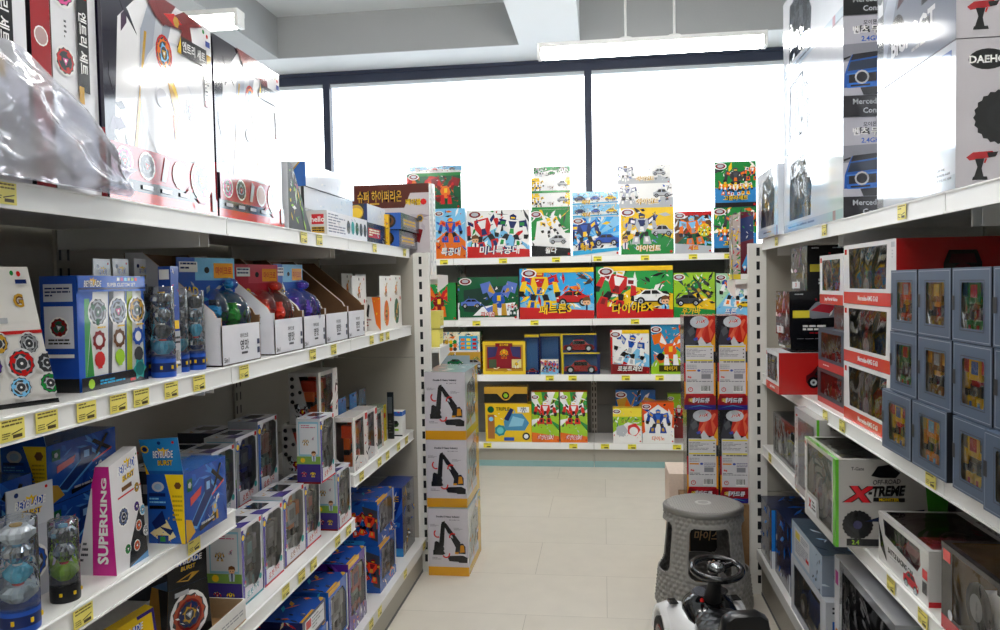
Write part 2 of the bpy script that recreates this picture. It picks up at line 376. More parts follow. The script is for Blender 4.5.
def toy_car(c, S=.8, tall=1.0, along='x', wheel=.24, z=.0, stripe=None):
    def f(t, w, d, h):
        L = (w if along == 'x' else d)*S; W = (d if along == 'x' else w)*.72; Hc = min(h*.78, L*.36*tall); s0 = len(t.v)
        prof = [(-.5, .18, .34), (-.48, .16, .5), (-.3, .15, .56), (-.16, .15, .92), (.12, .15, 1.0), (.3, .15, .62), (.46, .16, .52), (.5, .2, .4)]
        R = []
        for x, zb, zt in prof:
            k = 1 if zt < .7 else .84; R.append([(x*L, -W/2, zb*Hc), (x*L, W/2, zb*Hc), (x*L, W/2, min(zt, .55)*Hc), (x*L, W/2*k, zt*Hc), (x*L, -W/2*k, zt*Hc), (x*L, -W/2, min(zt, .55)*Hc)])
        t.loft(R, c, 'shiny', smooth=False)
        for sd in (-1, 1):
            t.box((-.2*L, sd*W*.44-.004, .58*Hc), (.2*L, sd*W*.44+.004, .86*Hc), 'black', 'shiny')
            for x in (-.31, .32):
                n = 14; r = wheel*Hc*1.15; y0, y1 = sd*W*.5-.006, sd*W*.5+.012*sd
                R = [[(x*L+rr*math.cos(2*PI*k/n), y, r+rr*math.sin(2*PI*k/n)) for k in range(n)] for y, rr in ((y0, r), (y1, r), (y1+.001*sd, r*.6))]
                t.loft(R if sd < 0 else R, 'black', 'plastic'); t.face([(x*L+r*.55*math.cos(2*PI*k/n), y1+.002*sd, r+r*.55*math.sin(2*PI*k/n)) for k in range(n)][::sd or 1], 'silver', 'plastic')
        if stripe: t.box((-.3*L, -W*.06, .3*Hc), (.12*L, W*.06, 1.01*Hc), stripe, 'shiny')
        if along == 'y': t.xform(Matrix.Rotation(PI/2, 4, 'Z'), s0)
        t.xform(Matrix.Translation((0, 0, h*z+.004)), s0)
    return f

def tray(toyf, c='A8ACB2', gap=.026):
    """toy seated in a moulded tray just behind the window"""
    def f(t, w, d, h):
        y = -d/2+gap; t.box((-w/2+.005, y, .006), (w/2-.005, y+.003, h-.006), c, 'plastic'); s0 = len(t.v)
        toyf(t, w, gap*1.1, h)
        for i in range(s0, len(t.v)): v = t.v[i]; t.v[i] = (v[0], v[1]+y-gap*.45, v[2])
    return f
# ================================================================ room
scene = bpy.context.scene
cam = bpy.data.cameras.new('camera'); cam.sensor_width = 36; cam.lens = 36*F/1000; cam.clip_start = .01
co = bpy.data.objects.new('camera', cam); col.objects.link(co); scene.camera = co
M = Matrix(((_X.x, _X.y, _X.z, 0), (_D.x, _D.y, _D.z, 0), (_Z.x, _Z.y, _Z.z, 0), (0, 0, 0, 1)))
co.matrix_world = Matrix.Translation((0, 0, EYE)) @ M
XL, XR, YF, YB, CEIL = -3.6, 3.0, -2.2, 6.62, 3.62
BEAM = 3.27
CEIL = gy(276, 18, gz(519, 45, BEAM)[1])[1]; print('CEIL', CEIL)
BEAM = 3.27
def structure(o): o['kind'] = 'structure'; return o
# floor: pale vinyl planks laid across the aisle, thin dark joints
m = bpy.data.materials.new('vinyl_floor'); m.use_nodes = True; nt = m.node_tree; b = nt.nodes['Principled BSDF']
tc = nt.nodes.new('ShaderNodeTexCoord'); br = nt.nodes.new('ShaderNodeTexBrick'); L_ = nt.links.new
mp = nt.nodes.new('ShaderNodeMapping'); mp.inputs['Rotation'].default_value = (0, 0, 0); L_(tc.outputs['Object'], mp.inputs['Vector']); L_(mp.outputs['Vector'], br.inputs['Vector'])
br.offset = .37; br.inputs['Color1'].default_value = C('E0D9CC'); br.inputs['Color2'].default_value = C('DBD4C7'); br.inputs['Mortar'].default_value = C('B3AB9E')
br.inputs['Scale'].default_value = 1; br.inputs['Mortar Size'].default_value = .0012; br.inputs['Brick Width'].default_value = .92; br.inputs['Row Height'].default_value = .46
br.inputs['Mortar Smooth'].default_value = .3
ns = nt.nodes.new('ShaderNodeTexNoise'); ns.inputs['Scale'].default_value = 9; ns.inputs['Detail'].default_value = 5; L_(mp.outputs['Vector'], ns.inputs['Vector'])
mr = nt.nodes.new('ShaderNodeMapRange'); mr.inputs['To Min'].default_value = .93; mr.inputs['To Max'].default_value = 1.06; L_(ns.outputs['Fac'], mr.inputs['Value'])
sc = nt.nodes.new('ShaderNodeVectorMath'); sc.operation = 'SCALE'; L_(br.outputs['Color'], sc.inputs[0]); L_(mr.outputs['Result'], sc.inputs['Scale']); L_(sc.outputs['Vector'], b.inputs['Base Color'])
b.inputs['Roughness'].default_value = .42; b.inputs['Specular IOR Level'].default_value = .35
MATS['vinyl_floor'] = m
mat('beam_paint_shaded', .75, base='A9ABAC', noise=(2.2, .07), bump=(60, .15, .004))  # darker copy of the beam paint, shade of unlit faces in its colour
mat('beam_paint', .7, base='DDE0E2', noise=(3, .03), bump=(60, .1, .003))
mat('wall_paint', .8, base='CFCFCB', noise=(3, .03))
mat('window_frame', .45, base='262E46', noise=(8, .04))
mat('shelfwhite', .33, base='E2E1DD', noise=(6, .025), coat=.25)
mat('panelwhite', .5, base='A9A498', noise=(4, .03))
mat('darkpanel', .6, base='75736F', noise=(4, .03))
mb = MB(); mb.box((XL, YF, -.1), (XR, YB+.2, 0), 'white', 'vinyl_floor'); structure(mb.build('floor'))
mb = MB(); mb.box((XL, YF, CEIL), (XR, YB+.2, CEIL+.15), 'white', 'beam_paint'); structure(mb.build('ceiling'))
for nm, a, b_ in (('wall_left', (XL-.12, YF, 0), (XL, YB+.2, CEIL)), ('wall_right', (XR, YF, 0), (XR+.12, YB+.2, CEIL)), ('wall_front', (XL-.12, YF-.12, 0), (XR+.12, YF, CEIL))):
    mb = MB(); mb.box(a, b_, 'white', 'wall_paint'); structure(mb.build(nm))
SILL = .75
mb = MB(); mb.box((XL, YB, 0), (XR, YB+.2, SILL), 'white', 'wall_paint'); structure(mb.build('wall_back'))
mb = MB(); mb.box((XL, YB-.02, BEAM), (XR, YB+.2, CEIL), 'white', 'beam_paint'); structure(mb.build('wall_back_head'))
# concrete beams: one along the window, one down the room, one across nearer the camera
by0 = gz(519, 45, BEAM)[1]; bx0 = gz(519, 45, BEAM)[0]; bx1 = gz(580, 42, BEAM)[0]
for nm, a, b_ in (('trim_1', (XL, by0, BEAM), (XR, YB-.02, CEIL)), ('trim_2', (bx0, YF, BEAM), (bx1, by0, CEIL))):
    mb = MB(); mb.box(a, b_, 'white', 'beam_paint'); structure(mb.build(nm))
mb = MB(); yy = by0; zz = CEIL-.0
# downstand faces lining the two coffers, their unlit shade put into the grey
mb.box((bx1, by0-.015, BEAM), (XR, by0, CEIL), 'white', 'beam_paint_shaded'); structure(mb.build('trim_3'))
mb = MB(); mb.box((XL, by0-.015, BEAM), (bx0, by0, CEIL), 'white', 'beam_paint_shaded'); structure(mb.build('trim_4'))
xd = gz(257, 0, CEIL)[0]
mb = MB(); mb.box((XL, YF, BEAM+.0), (gz(268, 10, CEIL)[0], by0-.015, CEIL), 'white', 'beam_paint_shaded'); structure(mb.build('trim_5'))
# window wall: dark blue head rail and mullions, glass panes
zt = BEAM; zh = gy(500, 78, YB)[1]
mb = MB(); mb.box((XL, YB, zh+.03), (XR, YB+.09, zt), 'white', 'window_frame'); mb.box((XL, YB-.02, zh+.10), (XR, YB, zh+.125), 'white', 'window_frame'); structure(mb.build('trim_6'))
xs = [XL] + [gy(px, 130, YB)[0] for px in (327, 588.5)]; xs.append(xs[-1]+(xs[-1]-xs[-2])); xs.append(XR)
for i in range(4):
    mb = MB(); w2 = .03; a, b_ = xs[i], xs[i+1]
    mb.box((b_-w2, YB, SILL), (b_+w2 if i < 3 else b_, YB+.08, zh+.03), 'white', 'window_frame')
    mb.box((a+w2, YB+.02, SILL), (b_-w2, YB+.07, SILL+.05), 'white', 'window_frame'); mb.box((a+w2, YB+.03, zh-.0), (b_-w2, YB+.07, zh+.03), 'DDE4EA', 'metalpaint')
    wf = structure(mb.build('window_%d' % (i+1)))
    g = MB(); g.box((a+w2, YB+.045, SILL+.05), (b_-w2, YB+.051, zh), 'white', 'flatfilm'); g.build('pane', wf)
# ---------------------------------------------------------------- daylight and lamps
w = bpy.data.worlds.new('overcast'); scene.world = w; w.use_nodes = True; nt = w.node_tree; bg = nt.nodes['Background']
tc = nt.nodes.new('ShaderNodeTexCoord'); sx = nt.nodes.new('ShaderNodeSeparateXYZ'); rp = nt.nodes.new('ShaderNodeValToRGB')
nt.links.new(tc.outputs['Generated'], sx.inputs[0]); nt.links.new(sx.outputs['Z'], rp.inputs[0]); nt.links.new(rp.outputs[0], bg.inputs[0])
rp.color_ramp.elements[0].color = (.75, .8, .86, 1); rp.color_ramp.elements[1].color = (.93, .97, 1, 1)
bg.inputs[1].default_value = SKY = 3.6
for i in range(2):
    lt = bpy.data.lights.new('window_daylight', 'AREA'); lt.shape = 'RECTANGLE'; lt.size = (XR-XL)/2-.1; lt.size_y = zh-SILL; lt.cycles.is_portal = True
    lo = bpy.data.objects.new('window_daylight', lt); col.objects.link(lo); lo.location = (XL+(XR-XL)*(.25+.5*i), YB+.12, (zh+SILL)/2); lo.rotation_euler = (-PI/2, 0, 0)
def emis(name, s, c=(1, .98, .95, 1)):
    m = bpy.data.materials.new(name); m.use_nodes = True; b = m.node_tree.nodes['Principled BSDF']
    b.inputs['Emission Color'].default_value = c; b.inputs['Emission Strength'].default_value = s; b.inputs['Base Color'].default_value = (.9, .9, .9, 1); MATS[name] = m
emis('lamp', 22)
def ceiling_lamp(x, y, z, L=1.22, label='', group=None, rods=True):
    e = empty('ceiling_lamp', (x, y, z), 0, label, 'ceiling light', group)
    t = MB(); t.box((-L/2+.02, -.032, -.035), (L/2-.02, .032, .02), 'white', 'lamp', bevel=.012); t.build('light_tube', e)
    t = MB(); t.box((-L/2, -.04, .02), (L/2, .04, .045), 'white', 'metalpaint')
    for m_ in (-1, 1): t.box((min(m_*L/2, m_*(L/2-.02)), -.036, -.035), (max(m_*L/2, m_*(L/2-.02)), .036, .02), 'white', 'metalpaint')
    t.build('housing', e)
    if rods:
        for m_ in (-1, 1):
            t = MB(); t.tube([(m_*.13, 0, .045), (m_*.13, 0, CEIL-z-.01)], .007, 'white', 'metalpaint'); t.lathe([(.035, .045), (.035, .055), (.01, .06)], 'white', 'metalpaint', ctr=(m_*.13, 0, 0)); t.build('hanger_rod', e)
LY = 4.35
x0, z0 = gy(650, 47, LY)
ceiling_lamp(x0, LY, z0, label='hanging white tube lamp on two rods before the window')
xl, yl = gz(241, 20, z0)
ceiling_lamp(xl-.61, yl, z0, label='white tube lamp at left above the large boxed boards')
ceiling_lamp(x0-.6, 2.6, z0+.2, label='white tube lamp above the middle of the aisle, out of view'); 
ceiling_lamp(-.1, 1.0, z0+.2, label='white tube lamp directly above the near aisle, out of view')
ceiling_lamp(-.1, -.8, z0+.2, label='white tube lamp behind the camera over the aisle, out of view')
scene.view_settings.view_transform = 'Standard'; scene.view_settings.look = 'None'; scene.view_settings.gamma = 1; scene.view_settings.exposure = 1.08
try: scene.view_settings.use_curve_mapping = False
except Exception: pass
# ================================================================ shelving
XLF, XRF = -.924, .69                     # front edges of the shelves either side of the aisle
LIP = .044
def price_label(parent, x, y, z, nx, ny, seed):
    """yellow paper price ticket in the rail; (nx,ny) is the direction it faces"""
    mb = MB(); r = random.Random(seed); w_, h_ = .052, .034
    U = Vector((-ny, nx, 0)); O = Vector((x, y, z))-U*w_/2-Vector((0, 0, h_/2))
    mb.face([O, O+U*w_, O+U*w_+Vector((0, 0, h_)), O+Vector((0, 0, h_))], 'F0E272', 'card'); n = Vector((nx, ny, 0))
    mb.face([O+Vector((0, 0, h_))-n*.0006, O+U*w_+Vector((0, 0, h_))-n*.0006, O+U*w_-n*.0006, O-n*.0006], 'F0E272', 'card')
    cv = Cv(mb, O, U, Vector((0, 0, 1)), w_, h_); cv.lines(.08, .62, .92, .95, 2, '6A5A20', seed); cv.lines(.08, .08, .4, .4, 3, '6A5A20', seed+1); cv.line(.45, .3, .9, .45, .05, '3A3010'); cv.rect(.5, .1, .88, .26, '4A3E18')
    mb.build('price_label', parent)
def shelf(unit, nx, xf, xb, y0, y1, z, labels=(), tilt=0):
    """board with a folded lip and a clear price rail, running along Y and facing nx"""
    t = MB(); T = .022; lo, hi = sorted((xf-nx*.004, xb))
    t.box((lo, y0+.0015, z-T), (hi, y1-.0015, z), 'white', 'shelfwhite')
    lo, hi = sorted((xf-nx*.004, xf-nx*.02)); t.box((lo, y0+.0015, z-LIP), (hi, y1-.0015, z-T), 'white', 'shelfwhite')
    for yb in (y0+.02, y1-.025): t.box((min(xb, xf-nx*.06), yb, z-T-.05), (max(xb, xf-nx*.06)-.0, yb+.004, z-T), 'white', 'shelfwhite')
    s = t.build('shelf', unit)
    r = MB(); a, b = sorted((xf-nx*.004, xf)); r.box((a, y0+.002, z-LIP-.002), (b, y1-.002, z-.002), 'F4F4F2', 'metalpaint')
    a, b = sorted((xf, xf+nx*.003)); r.box((a, y0+.002, z-LIP-.002), (b, y1-.002, z-LIP+.002), 'F4F4F2', 'metalpaint'); r.box((a, y0+.002, z-.005), (b, y1-.002, z-.002), 'F4F4F2', 'metalpaint')
    r.build('price_rail', s)
    for i, y in enumerate(labels): price_label(s, xf+nx*.0032, y, z-LIP/2-.001, nx, 0, int(y*1000)+i)
    return s
def bay(name, label, nx, xf, depth, y0, y1, shelves, base_z, base_x, H, group, base_labels=()):
    """one bay of a gondola: uprights, back panel, deck with kick plate, shelves"""
    xb = xf-nx*depth; u = empty(name, ((xf+xb)/2, (y0+y1)/2, 0), 0, label, 'shelving unit', group)
    u.location = (0, 0, 0)
    t = MB(); lo, hi = sorted((xb, xb-nx*.012)); n = 4
    for i in range(n): t.box((lo, y0+.03, .02+i*(H-.02)/n), (hi, y1-.03, .02+(i+1)*(H-.02)/n-.003), 'white', 'panelwhite')
    t.box((lo, y0+.03, .02), ((lo+hi)/2, y1-.03, H-.001) if nx > 0 else (hi, y1-.03, H-.001), 'white', 'panelwhite') if nx > 0 else t.box(((lo+hi)/2, y0+.03, .02), (hi, y1-.03, H-.001), 'white', 'panelwhite')
    t.build('back_panel', u)
    for y in (y0, y1-.03) :
        t = MB(); lo, hi = sorted((xb+nx*.008, xb-nx*.05)); t.box((lo, y, 0), (hi, y+.03, H), 'white', 'panelwhite')
        for k in range(int(H/.05)): a, b = sorted((xb+nx*.008, xb+nx*.0085)); t.box((a, y+.011, .03+k*.05), (b, y+.019, .06+k*.05), 'black', 'card')
        t.build('upright', u)
    for z, lab in shelves: shelf(u, nx, xf, xb+nx*.01, y0, y1, z, lab)
    t = MB(); lo, hi = sorted((base_x, xb+nx*.01)); t.box((lo, y0+.0015, base_z-.02), (hi, y1-.0015, base_z), 'white', 'shelfwhite')
    lo, hi = sorted((base_x-nx*.0, base_x-nx*.02)); t.box((lo, y0+.0015, base_z-.045), (hi, y1-.0015, base_z-.02), 'white', 'shelfwhite'); s = t.build('base_deck', u)
    for i, y in enumerate(base_labels): price_label(s, base_x+nx*.0012, y, base_z-.022, nx, 0, int(y*900)+i)
    t = MB(); lo, hi = sorted((base_x-nx*.022, base_x-nx*.034)); t.box((lo, y0+.002, .004), (hi, y1-.002, base_z-.022), 'white', 'panelwhite')
    lo, hi = sorted((base_x-nx*.02, base_x-nx*.022)); t.box((lo, y0+.002, 0), (hi, y1-.002, .012), '55585C', 'card'); t.build('kick_plate', u)
    return u
def ys(x, pts): return [gx(px, py, x)[0] for px, py in pts]
LZ = dict(top=1.578, two=1.208, A=.848, B=.545, C=.70, D=.168)
ly = (-.02, .90, 1.832, 2.762, 3.672)
S2 = lambda y0, y1, pts: [y for y in ys(XLF, pts) if y0 < y < y1]
top_l = [(2, 188), (303, 232), (318.6, 234), (374, 243), (404, 249)]
two_l = [(10, 415), (45, 411), (85, 405), (117, 398), (140, 393), (170, 385), (198, 378), (243, 367), (312, 351), (333, 346), (371, 336), (381, 335), (387, 333)]
A_l = [(30, 650), (82, 620), (193, 543)]; B_l = [(285, 595), (301, 578), (313, 566), (337, 542), (348, 529)]; C_l = [(361, 475), (379, 462), (387, 455.5), (398, 447), (406, 441)]
D_l = [(371, 620), (379.5, 606), (405, 568), (424, 540)]
for i, lab in enumerate(('white shelving bay on the left, nearest to the camera and cut by the frame', 'white shelving bay on the left holding the pink and blue boxes', 'white shelving bay on the left with the window boxes and display cartons', 'white shelving bay on the left at the far end, by the slotted post')):
    y0, y1 = ly[i], ly[i+1]; low = [('A', A_l), ('B', B_l)] if i < 2 else ([('B', B_l)] if i == 2 else [('C', C_l)])
    shs = [(LZ['top'], S2(y0, y1, top_l)), (LZ['two'], S2(y0, y1, two_l))]+[(LZ[k], S2(y0, y1, pl)) for k, pl in low]
    bay('shelving_bay', lab, 1, XLF, .45, y0, y1, shs, LZ['D'], -.87, 1.56, 'shelving bays along the left side of the aisle', [y for y in ys(-.87, D_l) if y0 < y < y1])
# right side
RZ = dict(top=1.572, two=.99, three=.672, base=.205)
ry = (-.15, .77, 1.69, 2.60, 3.525)
rt = [(777, 236), (825, 226), (903, 203)]; r2 = [(826, 411), (843, 420), (932, 472)]; r3 = [(770.6, 458), (798, 489), (892, 583), (924, 617)]
SR = lambda y0, y1, pts: [y for y in ys(XRF, pts) if y0 < y < y1]
for i, lab in enumerate(('white shelving bay on the right, nearest to the camera', 'white shelving bay on the right with the grey window boxes', 'white shelving bay on the right holding the green edged box', 'white shelving bay on the right at the far end, beside the toy towers')):
    y0, y1 = ry[i], ry[i+1]
    bay('shelving_bay', lab, -1, XRF, .48, y0, y1, [(RZ['top'], SR(y0, y1, rt)), (RZ['two'], SR(y0, y1, r2)), (RZ['three'], SR(y0, y1, r3))], RZ['base'], .66, 1.56, 'shelving bays along the right side of the aisle')
# end panels with a slotted front post
def end_panel(label, nx, xf, xb, y, H):
    u = empty('shelving_divider', (0, 0, 0), 0, label, 'shelf divider'); lo, hi = sorted((xf-nx*.075, xb))
    t = MB()
    for a, b in ((0.012, .46), (.463, 1.05), (1.053, H)): t.box((lo, y, a), (hi, y+.018, b), 'white', 'panelwhite')
    t.build('side_panel', u)
    lo, hi = sorted((xf, xf-nx*.075)); t = MB(); t.box((lo, y-.004, 0), (hi, y+.03, H+.012), 'E4E2DC', 'metalpaint'); k = 0
    xm = xf-nx*.040
    while .05+k*.0605 < H-.02:
        z = .05+k*.0605; t.box((xm-.007, y-.0046, z), (xm+.007, y-.004, z+.036), 'black', 'card'); k += 1
    t.build('slotted_post', u); return u
end_panel('pale end panel with black slotted post behind the digger boxes', 1, -.832, -1.39, 3.675, 1.545)
end_panel('pale end panel with black slotted post behind the toy towers', -1, .633, 1.18, 3.53, 1.545)
# end-cap shelves of the left gondola, facing the back aisle
def endcap(label, x0, x1, y0, dep, zs, H):
    u = empty('end_shelf_rack', (0, 0, 0), 0, label, 'shelving rack')
    for x in (x0+.058, x1-.07):
        t = MB(); t.box((x, y0, 0), (x+.03, y0+.03, H), 'E4E2DC', 'metalpaint'); t.build('upright', u)
    for z in zs:
        t = MB(); t.box((x0, y0+.03, z-.02), (x1, y0+dep, z), 'white', 'shelfwhite')
        for x in (x0, x1-.004): t.loft([[(x, y0+.03, z-.02), (x, y0+dep, z-.02), (x, y0+dep, z-.045), (x, y0+.03, z-.085)], [(x+.004, y0+.03, z-.02), (x+.004, y0+dep, z-.02), (x+.004, y0+dep, z-.045), (x+.004, y0+.03, z-.085)]], 'white', 'shelfwhite', smooth=False)
        s = t.build('shelf', u); t = MB(); t.box((x0, y0+dep, z-.046), (x1, y0+dep+.004, z-.001), 'F4F4F2', 'metalpaint'); t.build('price_rail', s)
    return u
endcap('white end shelves fixed behind the left slotted post, facing the back aisle', -1.37, -.80, 3.71, .27, (1.45, 1.09), 1.55)
endcap('white end shelves fixed behind the right slotted post, facing the back aisle', .585, 1.16, 3.562, .25, (1.40,), 1.5)
# back gondola against the window
BY = 5.86                                   # plane of the shelf fronts
bxs = (-2.19, -1.13, -.083, .965, 2.01); BZ = (1.6, 1.128, .708, .19)
bl = [[(444, 261), (503, 260), (556, 259), (597.6, 258), (645, 257), (693, 257), (728.6, 256)], [(476.5, 322), (534.5, 321), (635, 320)], [(549.7, 377), (572.6, 377), (625.8, 377), (659.6, 377)], [(487.5, 443), (573.3, 443), (605, 443), (632, 443), (677, 443)]]
for i, lab in enumerate(('white back shelving bay at far left, mostly hidden behind the left gondola', 'white back shelving bay under the window, left of the centre joint', 'white back shelving bay under the window, right of the centre joint', 'white back shelving bay at far right, behind the toy towers')):
    x0, x1 = bxs[i], bxs[i+1]; u = empty('back_shelving_bay', (0, 0, 0), 0, lab, 'shelving unit', 'shelving bays below the window')
    t = MB()
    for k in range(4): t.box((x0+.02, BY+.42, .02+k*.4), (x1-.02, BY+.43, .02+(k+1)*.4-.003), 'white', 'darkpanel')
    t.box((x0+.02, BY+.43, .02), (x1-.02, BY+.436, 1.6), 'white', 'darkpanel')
    t.build('back_panel', u)
    for x in (x0, x1-.022):
        t = MB(); t.box((x, BY+.395, 0), (x+.022, BY+.45, 1.6), 'white', 'panelwhite')
        for k in range(int(1.55/.05)): t.box((x+.007, BY+.3945, .03+k*.05), (x+.015, BY+.395, .06+k*.05), 'black', 'card')
        t.build('upright', u)
    for j, z in enumerate(BZ):
        xa, xb = x0+.002, x1-.002; t = MB(); fr = BY if j < 3 else BY+.0
        t.box((xa, fr+.004, z-.022), (xb, BY+.40, z), 'white', 'shelfwhite'); t.box((xa, fr+.004, z-.05), (xb, fr+.02, z-.022), 'white', 'shelfwhite')
        if j < 3:
            for x in (xa+.01, xb-.014): t.loft([[(x, BY+.4, z-.022), (x, BY+.1, z-.022), (x, BY+.4, z-.12)], [(x+.004, BY+.4, z-.022), (x+.004, BY+.1, z-.022), (x+.004, BY+.4, z-.12)]], 'white', 'shelfwhite', smooth=False)
        s = t.build('shelf' if j < 3 else 'base_deck', u); t = MB(); t.box((xa, fr, z-.05), (xb, fr+.004, z-.004), 'F4F4F2', 'metalpaint')
        t.box((xa, fr-.002, z-.05), (xb, fr, z-.046), 'F4F4F2', 'metalpaint'); t.build('price_rail', s)
        for px, py in bl[j]:
            X = gy(px, py, BY)[0]
            if x0 < X < x1: price_label(s, X, fr-.0012, z-.026, 0, -1, int(px)+j) if False else None
    for j, z in enumerate(BZ):
        s = [c for c in u.children if c.name.startswith('shelf') or c.name.startswith('base_deck')][j]
        for px, py in bl[j]:
            X = gy(px, py, BY)[0]
            if x0+.03 < X < x1-.03:
                mb = MB(); w_, h_ = .062, .036; O = Vector((X-w_/2, BY-.0028, z-.044))
                mb.box(O, O+Vector((w_, .0006, h_)), 'F2E640', 'card'); cv = Cv(mb, O, (1, 0, 0), (0, 0, 1), w_, h_); cv.lines(.08, .6, .9, .92, 2, '6A5A20', j); cv.rect(.4, .12, .88, .38, '5A4E20')
                mb.build('price_label', s)
    t = MB(); t.box((x0+.002, BY+.03, .01), (x1-.002, BY+.045, .14), 'white', 'panelwhite'); t.box((x0+.002, BY+.024, 0), (x1-.002, BY+.03, .045), '8FB4B4', 'card'); t.build('kick_plate', u)
# ================================================================ boxes on the back shelves
def back_art(bg, pal, seed, title=None, tc='yellow', to='black', kind='mecha', band=None, top=None, tpos=(.5, .12), th=.15, extra=(), rays=None, halo=None, badge=True, rot=0):
    def f(c):
        g = random.Random(seed); asp = c.w/c.h
        c.rect(0, 0, 1, 1, bg[0])
        if rays: c.rays(.5, .5, rays, 18, seed=seed)
        if len(bg) > 1: c.poly([(0, .0), (1, 0), (1, g.uniform(.2, .5)), (.5, g.uniform(.5, .7)), (0, g.uniform(.15, .4))], bg[1])
        c.shards(int(22*max(1, asp)), pal+['white', 'black', 'dgrey'], seed, (.03, .2, .97, .97), .26); c.shards(int(26*max(1, asp)), pal+['white', 'silver', 'orange'], seed+7, (.03, .12, .97, .97), .11)
        us = [.5] if asp < 1.15 else ([.27, .72] if asp < 1.7 else [.17, .5, .83])
        for i, u in enumerate(us):
            S = .42 if len(us) == 1 else .42-.06*(i % 2)
            p = pal[i % len(pal):]+pal[:i % len(pal)]
            if kind == 'mecha': c.mecha(u, .56, S, p, seed+i, halo=halo, lean=g.uniform(-.25, .25))
            elif kind == 'car': c.car(u, .5, S, pal[i % len(pal)], flip=g.choice((-1, 1)))
            elif kind == 'mix':
                if i == 1: c.car(u, .42, S*.9, pal[1], flip=-1)
                else: c.mecha(u, .58, S, p, seed+i, halo=halo, lean=g.uniform(-.3, .3))
            elif kind == 'creature': c.creature(u, .52, S*1.1, p, seed+i)
        for q in extra: q(c)
        c.shards(int(9*max(1, asp)), pal+['white'], seed+3, (.03, .2, .97, .9), .08)
        if band: c.poly([(0, 0), (1, 0), (1, .16), (.55, .2), (0, .24)], band)
        if top: c.rect(.1 if badge else 0, .91, 1, 1, top)
        if badge: c.circ(.13, .9, .085, 'white', sx=1.8); c.circ(.13, .9, .065, 'dred', sx=1.9); c.circ(.13, .905, .04, 'silver', sx=2)
        if title: c.text(title, tpos[0], tpos[1], th, tc, out=to, maxw=.66, shear=.12, rot=rot)
        c.circ(.95, .05, .028, 'red'); 
    return f
def back(px0, px1, pyt, z, label, art, base='white', dep=.12, y=None, name='toy_box', group=None, gap=.012, rz=0, side=None, zt=None):
    y = BY+gap if y is None else y
    x0, _ = gy(px0, (pyt+300)/2, y); x1, _ = gy(px1, (pyt+300)/2, y); zt = gy((px0+px1)/2, pyt, y)[1] if zt is None else zt
    x0 += .001; x1 -= .001
    A = dict(front=art); S = side or (lambda c: (c.rect(0, 0, 1, .2, 'black'), c.text('.', .5, .5, .05, 'red'), c.mecha(.5, .6, .3, ['red', 'grey', 'white'], 3)))
    A['left'] = A['right'] = S
    o = box(name, label, x1-x0, dep, zt-z, ((x0+x1)/2, y+dep/2, z), rz, base, art=A, group=group, m='gloss')
    o['_top'] = zt; return zt
g_top = 'boxed transforming robots on the top back shelf'; zb = BZ[0]
t = back(436, 466, 208.5, zb, 'blue and orange robot box under the green dragon box', back_art(('sky', 'orange'), ['blue', 'orange', 'red', 'silver'], 11, '특공대', 'white', 'dblue', kind='mix', tpos=(.5, .14), th=.16), 'sky', .2)
back(407, 435, 208.5, zb, 'blue and yellow robot box hidden beside the blue and orange robot box', back_art(('sky', 'yellow'), ['blue', 'yellow', 'red'], 19, kind='mecha'), 'sky', .2, zt=t)
t2 = back(408, 462, 173, t, 'dark green box with red dragons, on the leftmost stack of the top back shelf', back_art(('dgreen',), ['red', 'dred', 'orange'], 12, '드래곤', 'white', 'purple', kind='creature', top='green', extra=[lambda c: c.poly([(.1, .15), (.75, .15), (.75, .85), (.1, .85)], '20242A')] and [], tpos=(.3, .1), th=.12), 'dgreen', .2)
back(411, 463, 166, t2, 'flat pale blue box lying on top of the green dragon box', back_art(('sky', 'white'), ['silver', 'red', 'grey'], 13, kind='car', badge=False), 'sky', .22)
back(467.5, 530, 209.5, zb, 'wide red and white robot box on the top back shelf, left of van boxes', back_art(('white', 'sky'), ['red', 'white', 'dblue', 'green'], 14, '미니특공대', 'white', 'dblue', kind='mecha', band='red', tpos=(.52, .16), th=.18, extra=[lambda c: c.boy(.13, .3, .16)]), 'red', .2)
t = back(531.5, 571, 209.5, zb, 'tall green box with a white van and robot, under the yellow van boxes', back_art(('green', 'white'), ['white', 'dgrey', 'yellow'], 15, '윌다', 'white', 'brown', kind='none', band='black', extra=[lambda c: c.poly([(.05, .1), (.95, .1), (.9, .45), (.6, .85), (.15, .75)], 'white'), lambda c: c.mecha(.5, .62, .27, ['white', 'yellow', 'dgrey'], 5, lean=.3), lambda c: c.car(.68, .36, .22, 'silver', tall=.1)], tpos=(.5, .13), th=.13), 'green', .18)
van = lambda s: back_art(('yellow', 'white'), ['white', 'dgrey', 'yellow'], s, '윌다', 'white', 'brown', kind='none', extra=[lambda c: c.poly([(.3, 0), (.75, 0), (.9, 1), (.2, 1)], 'white'), lambda c: c.mecha(.18, .5, .4, ['white', 'yellow', 'dgrey'], s), lambda c: c.car(.8, .6, .32, 'silver', tall=.1), lambda c: c.rect(0, 0, 1, .15, 'green')], tpos=(.5, .32), th=.28, badge=False)
gv = 'yellow and white van boxes stacked on the tall green box'
t = back(532, 571, 193, t, 'yellow and white van box lying directly on the tall green box', van(21), 'yellow', .18, group=gv)
t = back(532, 571, 177.7, t, 'yellow and white van box, second up from the tall green box', van(22), 'yellow', .18, group=gv)
back(534, 571, 166.5, t, 'flat green and white box on top of the yellow van boxes', back_art(('green', 'white'), ['silver', 'green', 'white', 'dgrey'], 23, kind='mix', badge=True), 'green', .16)
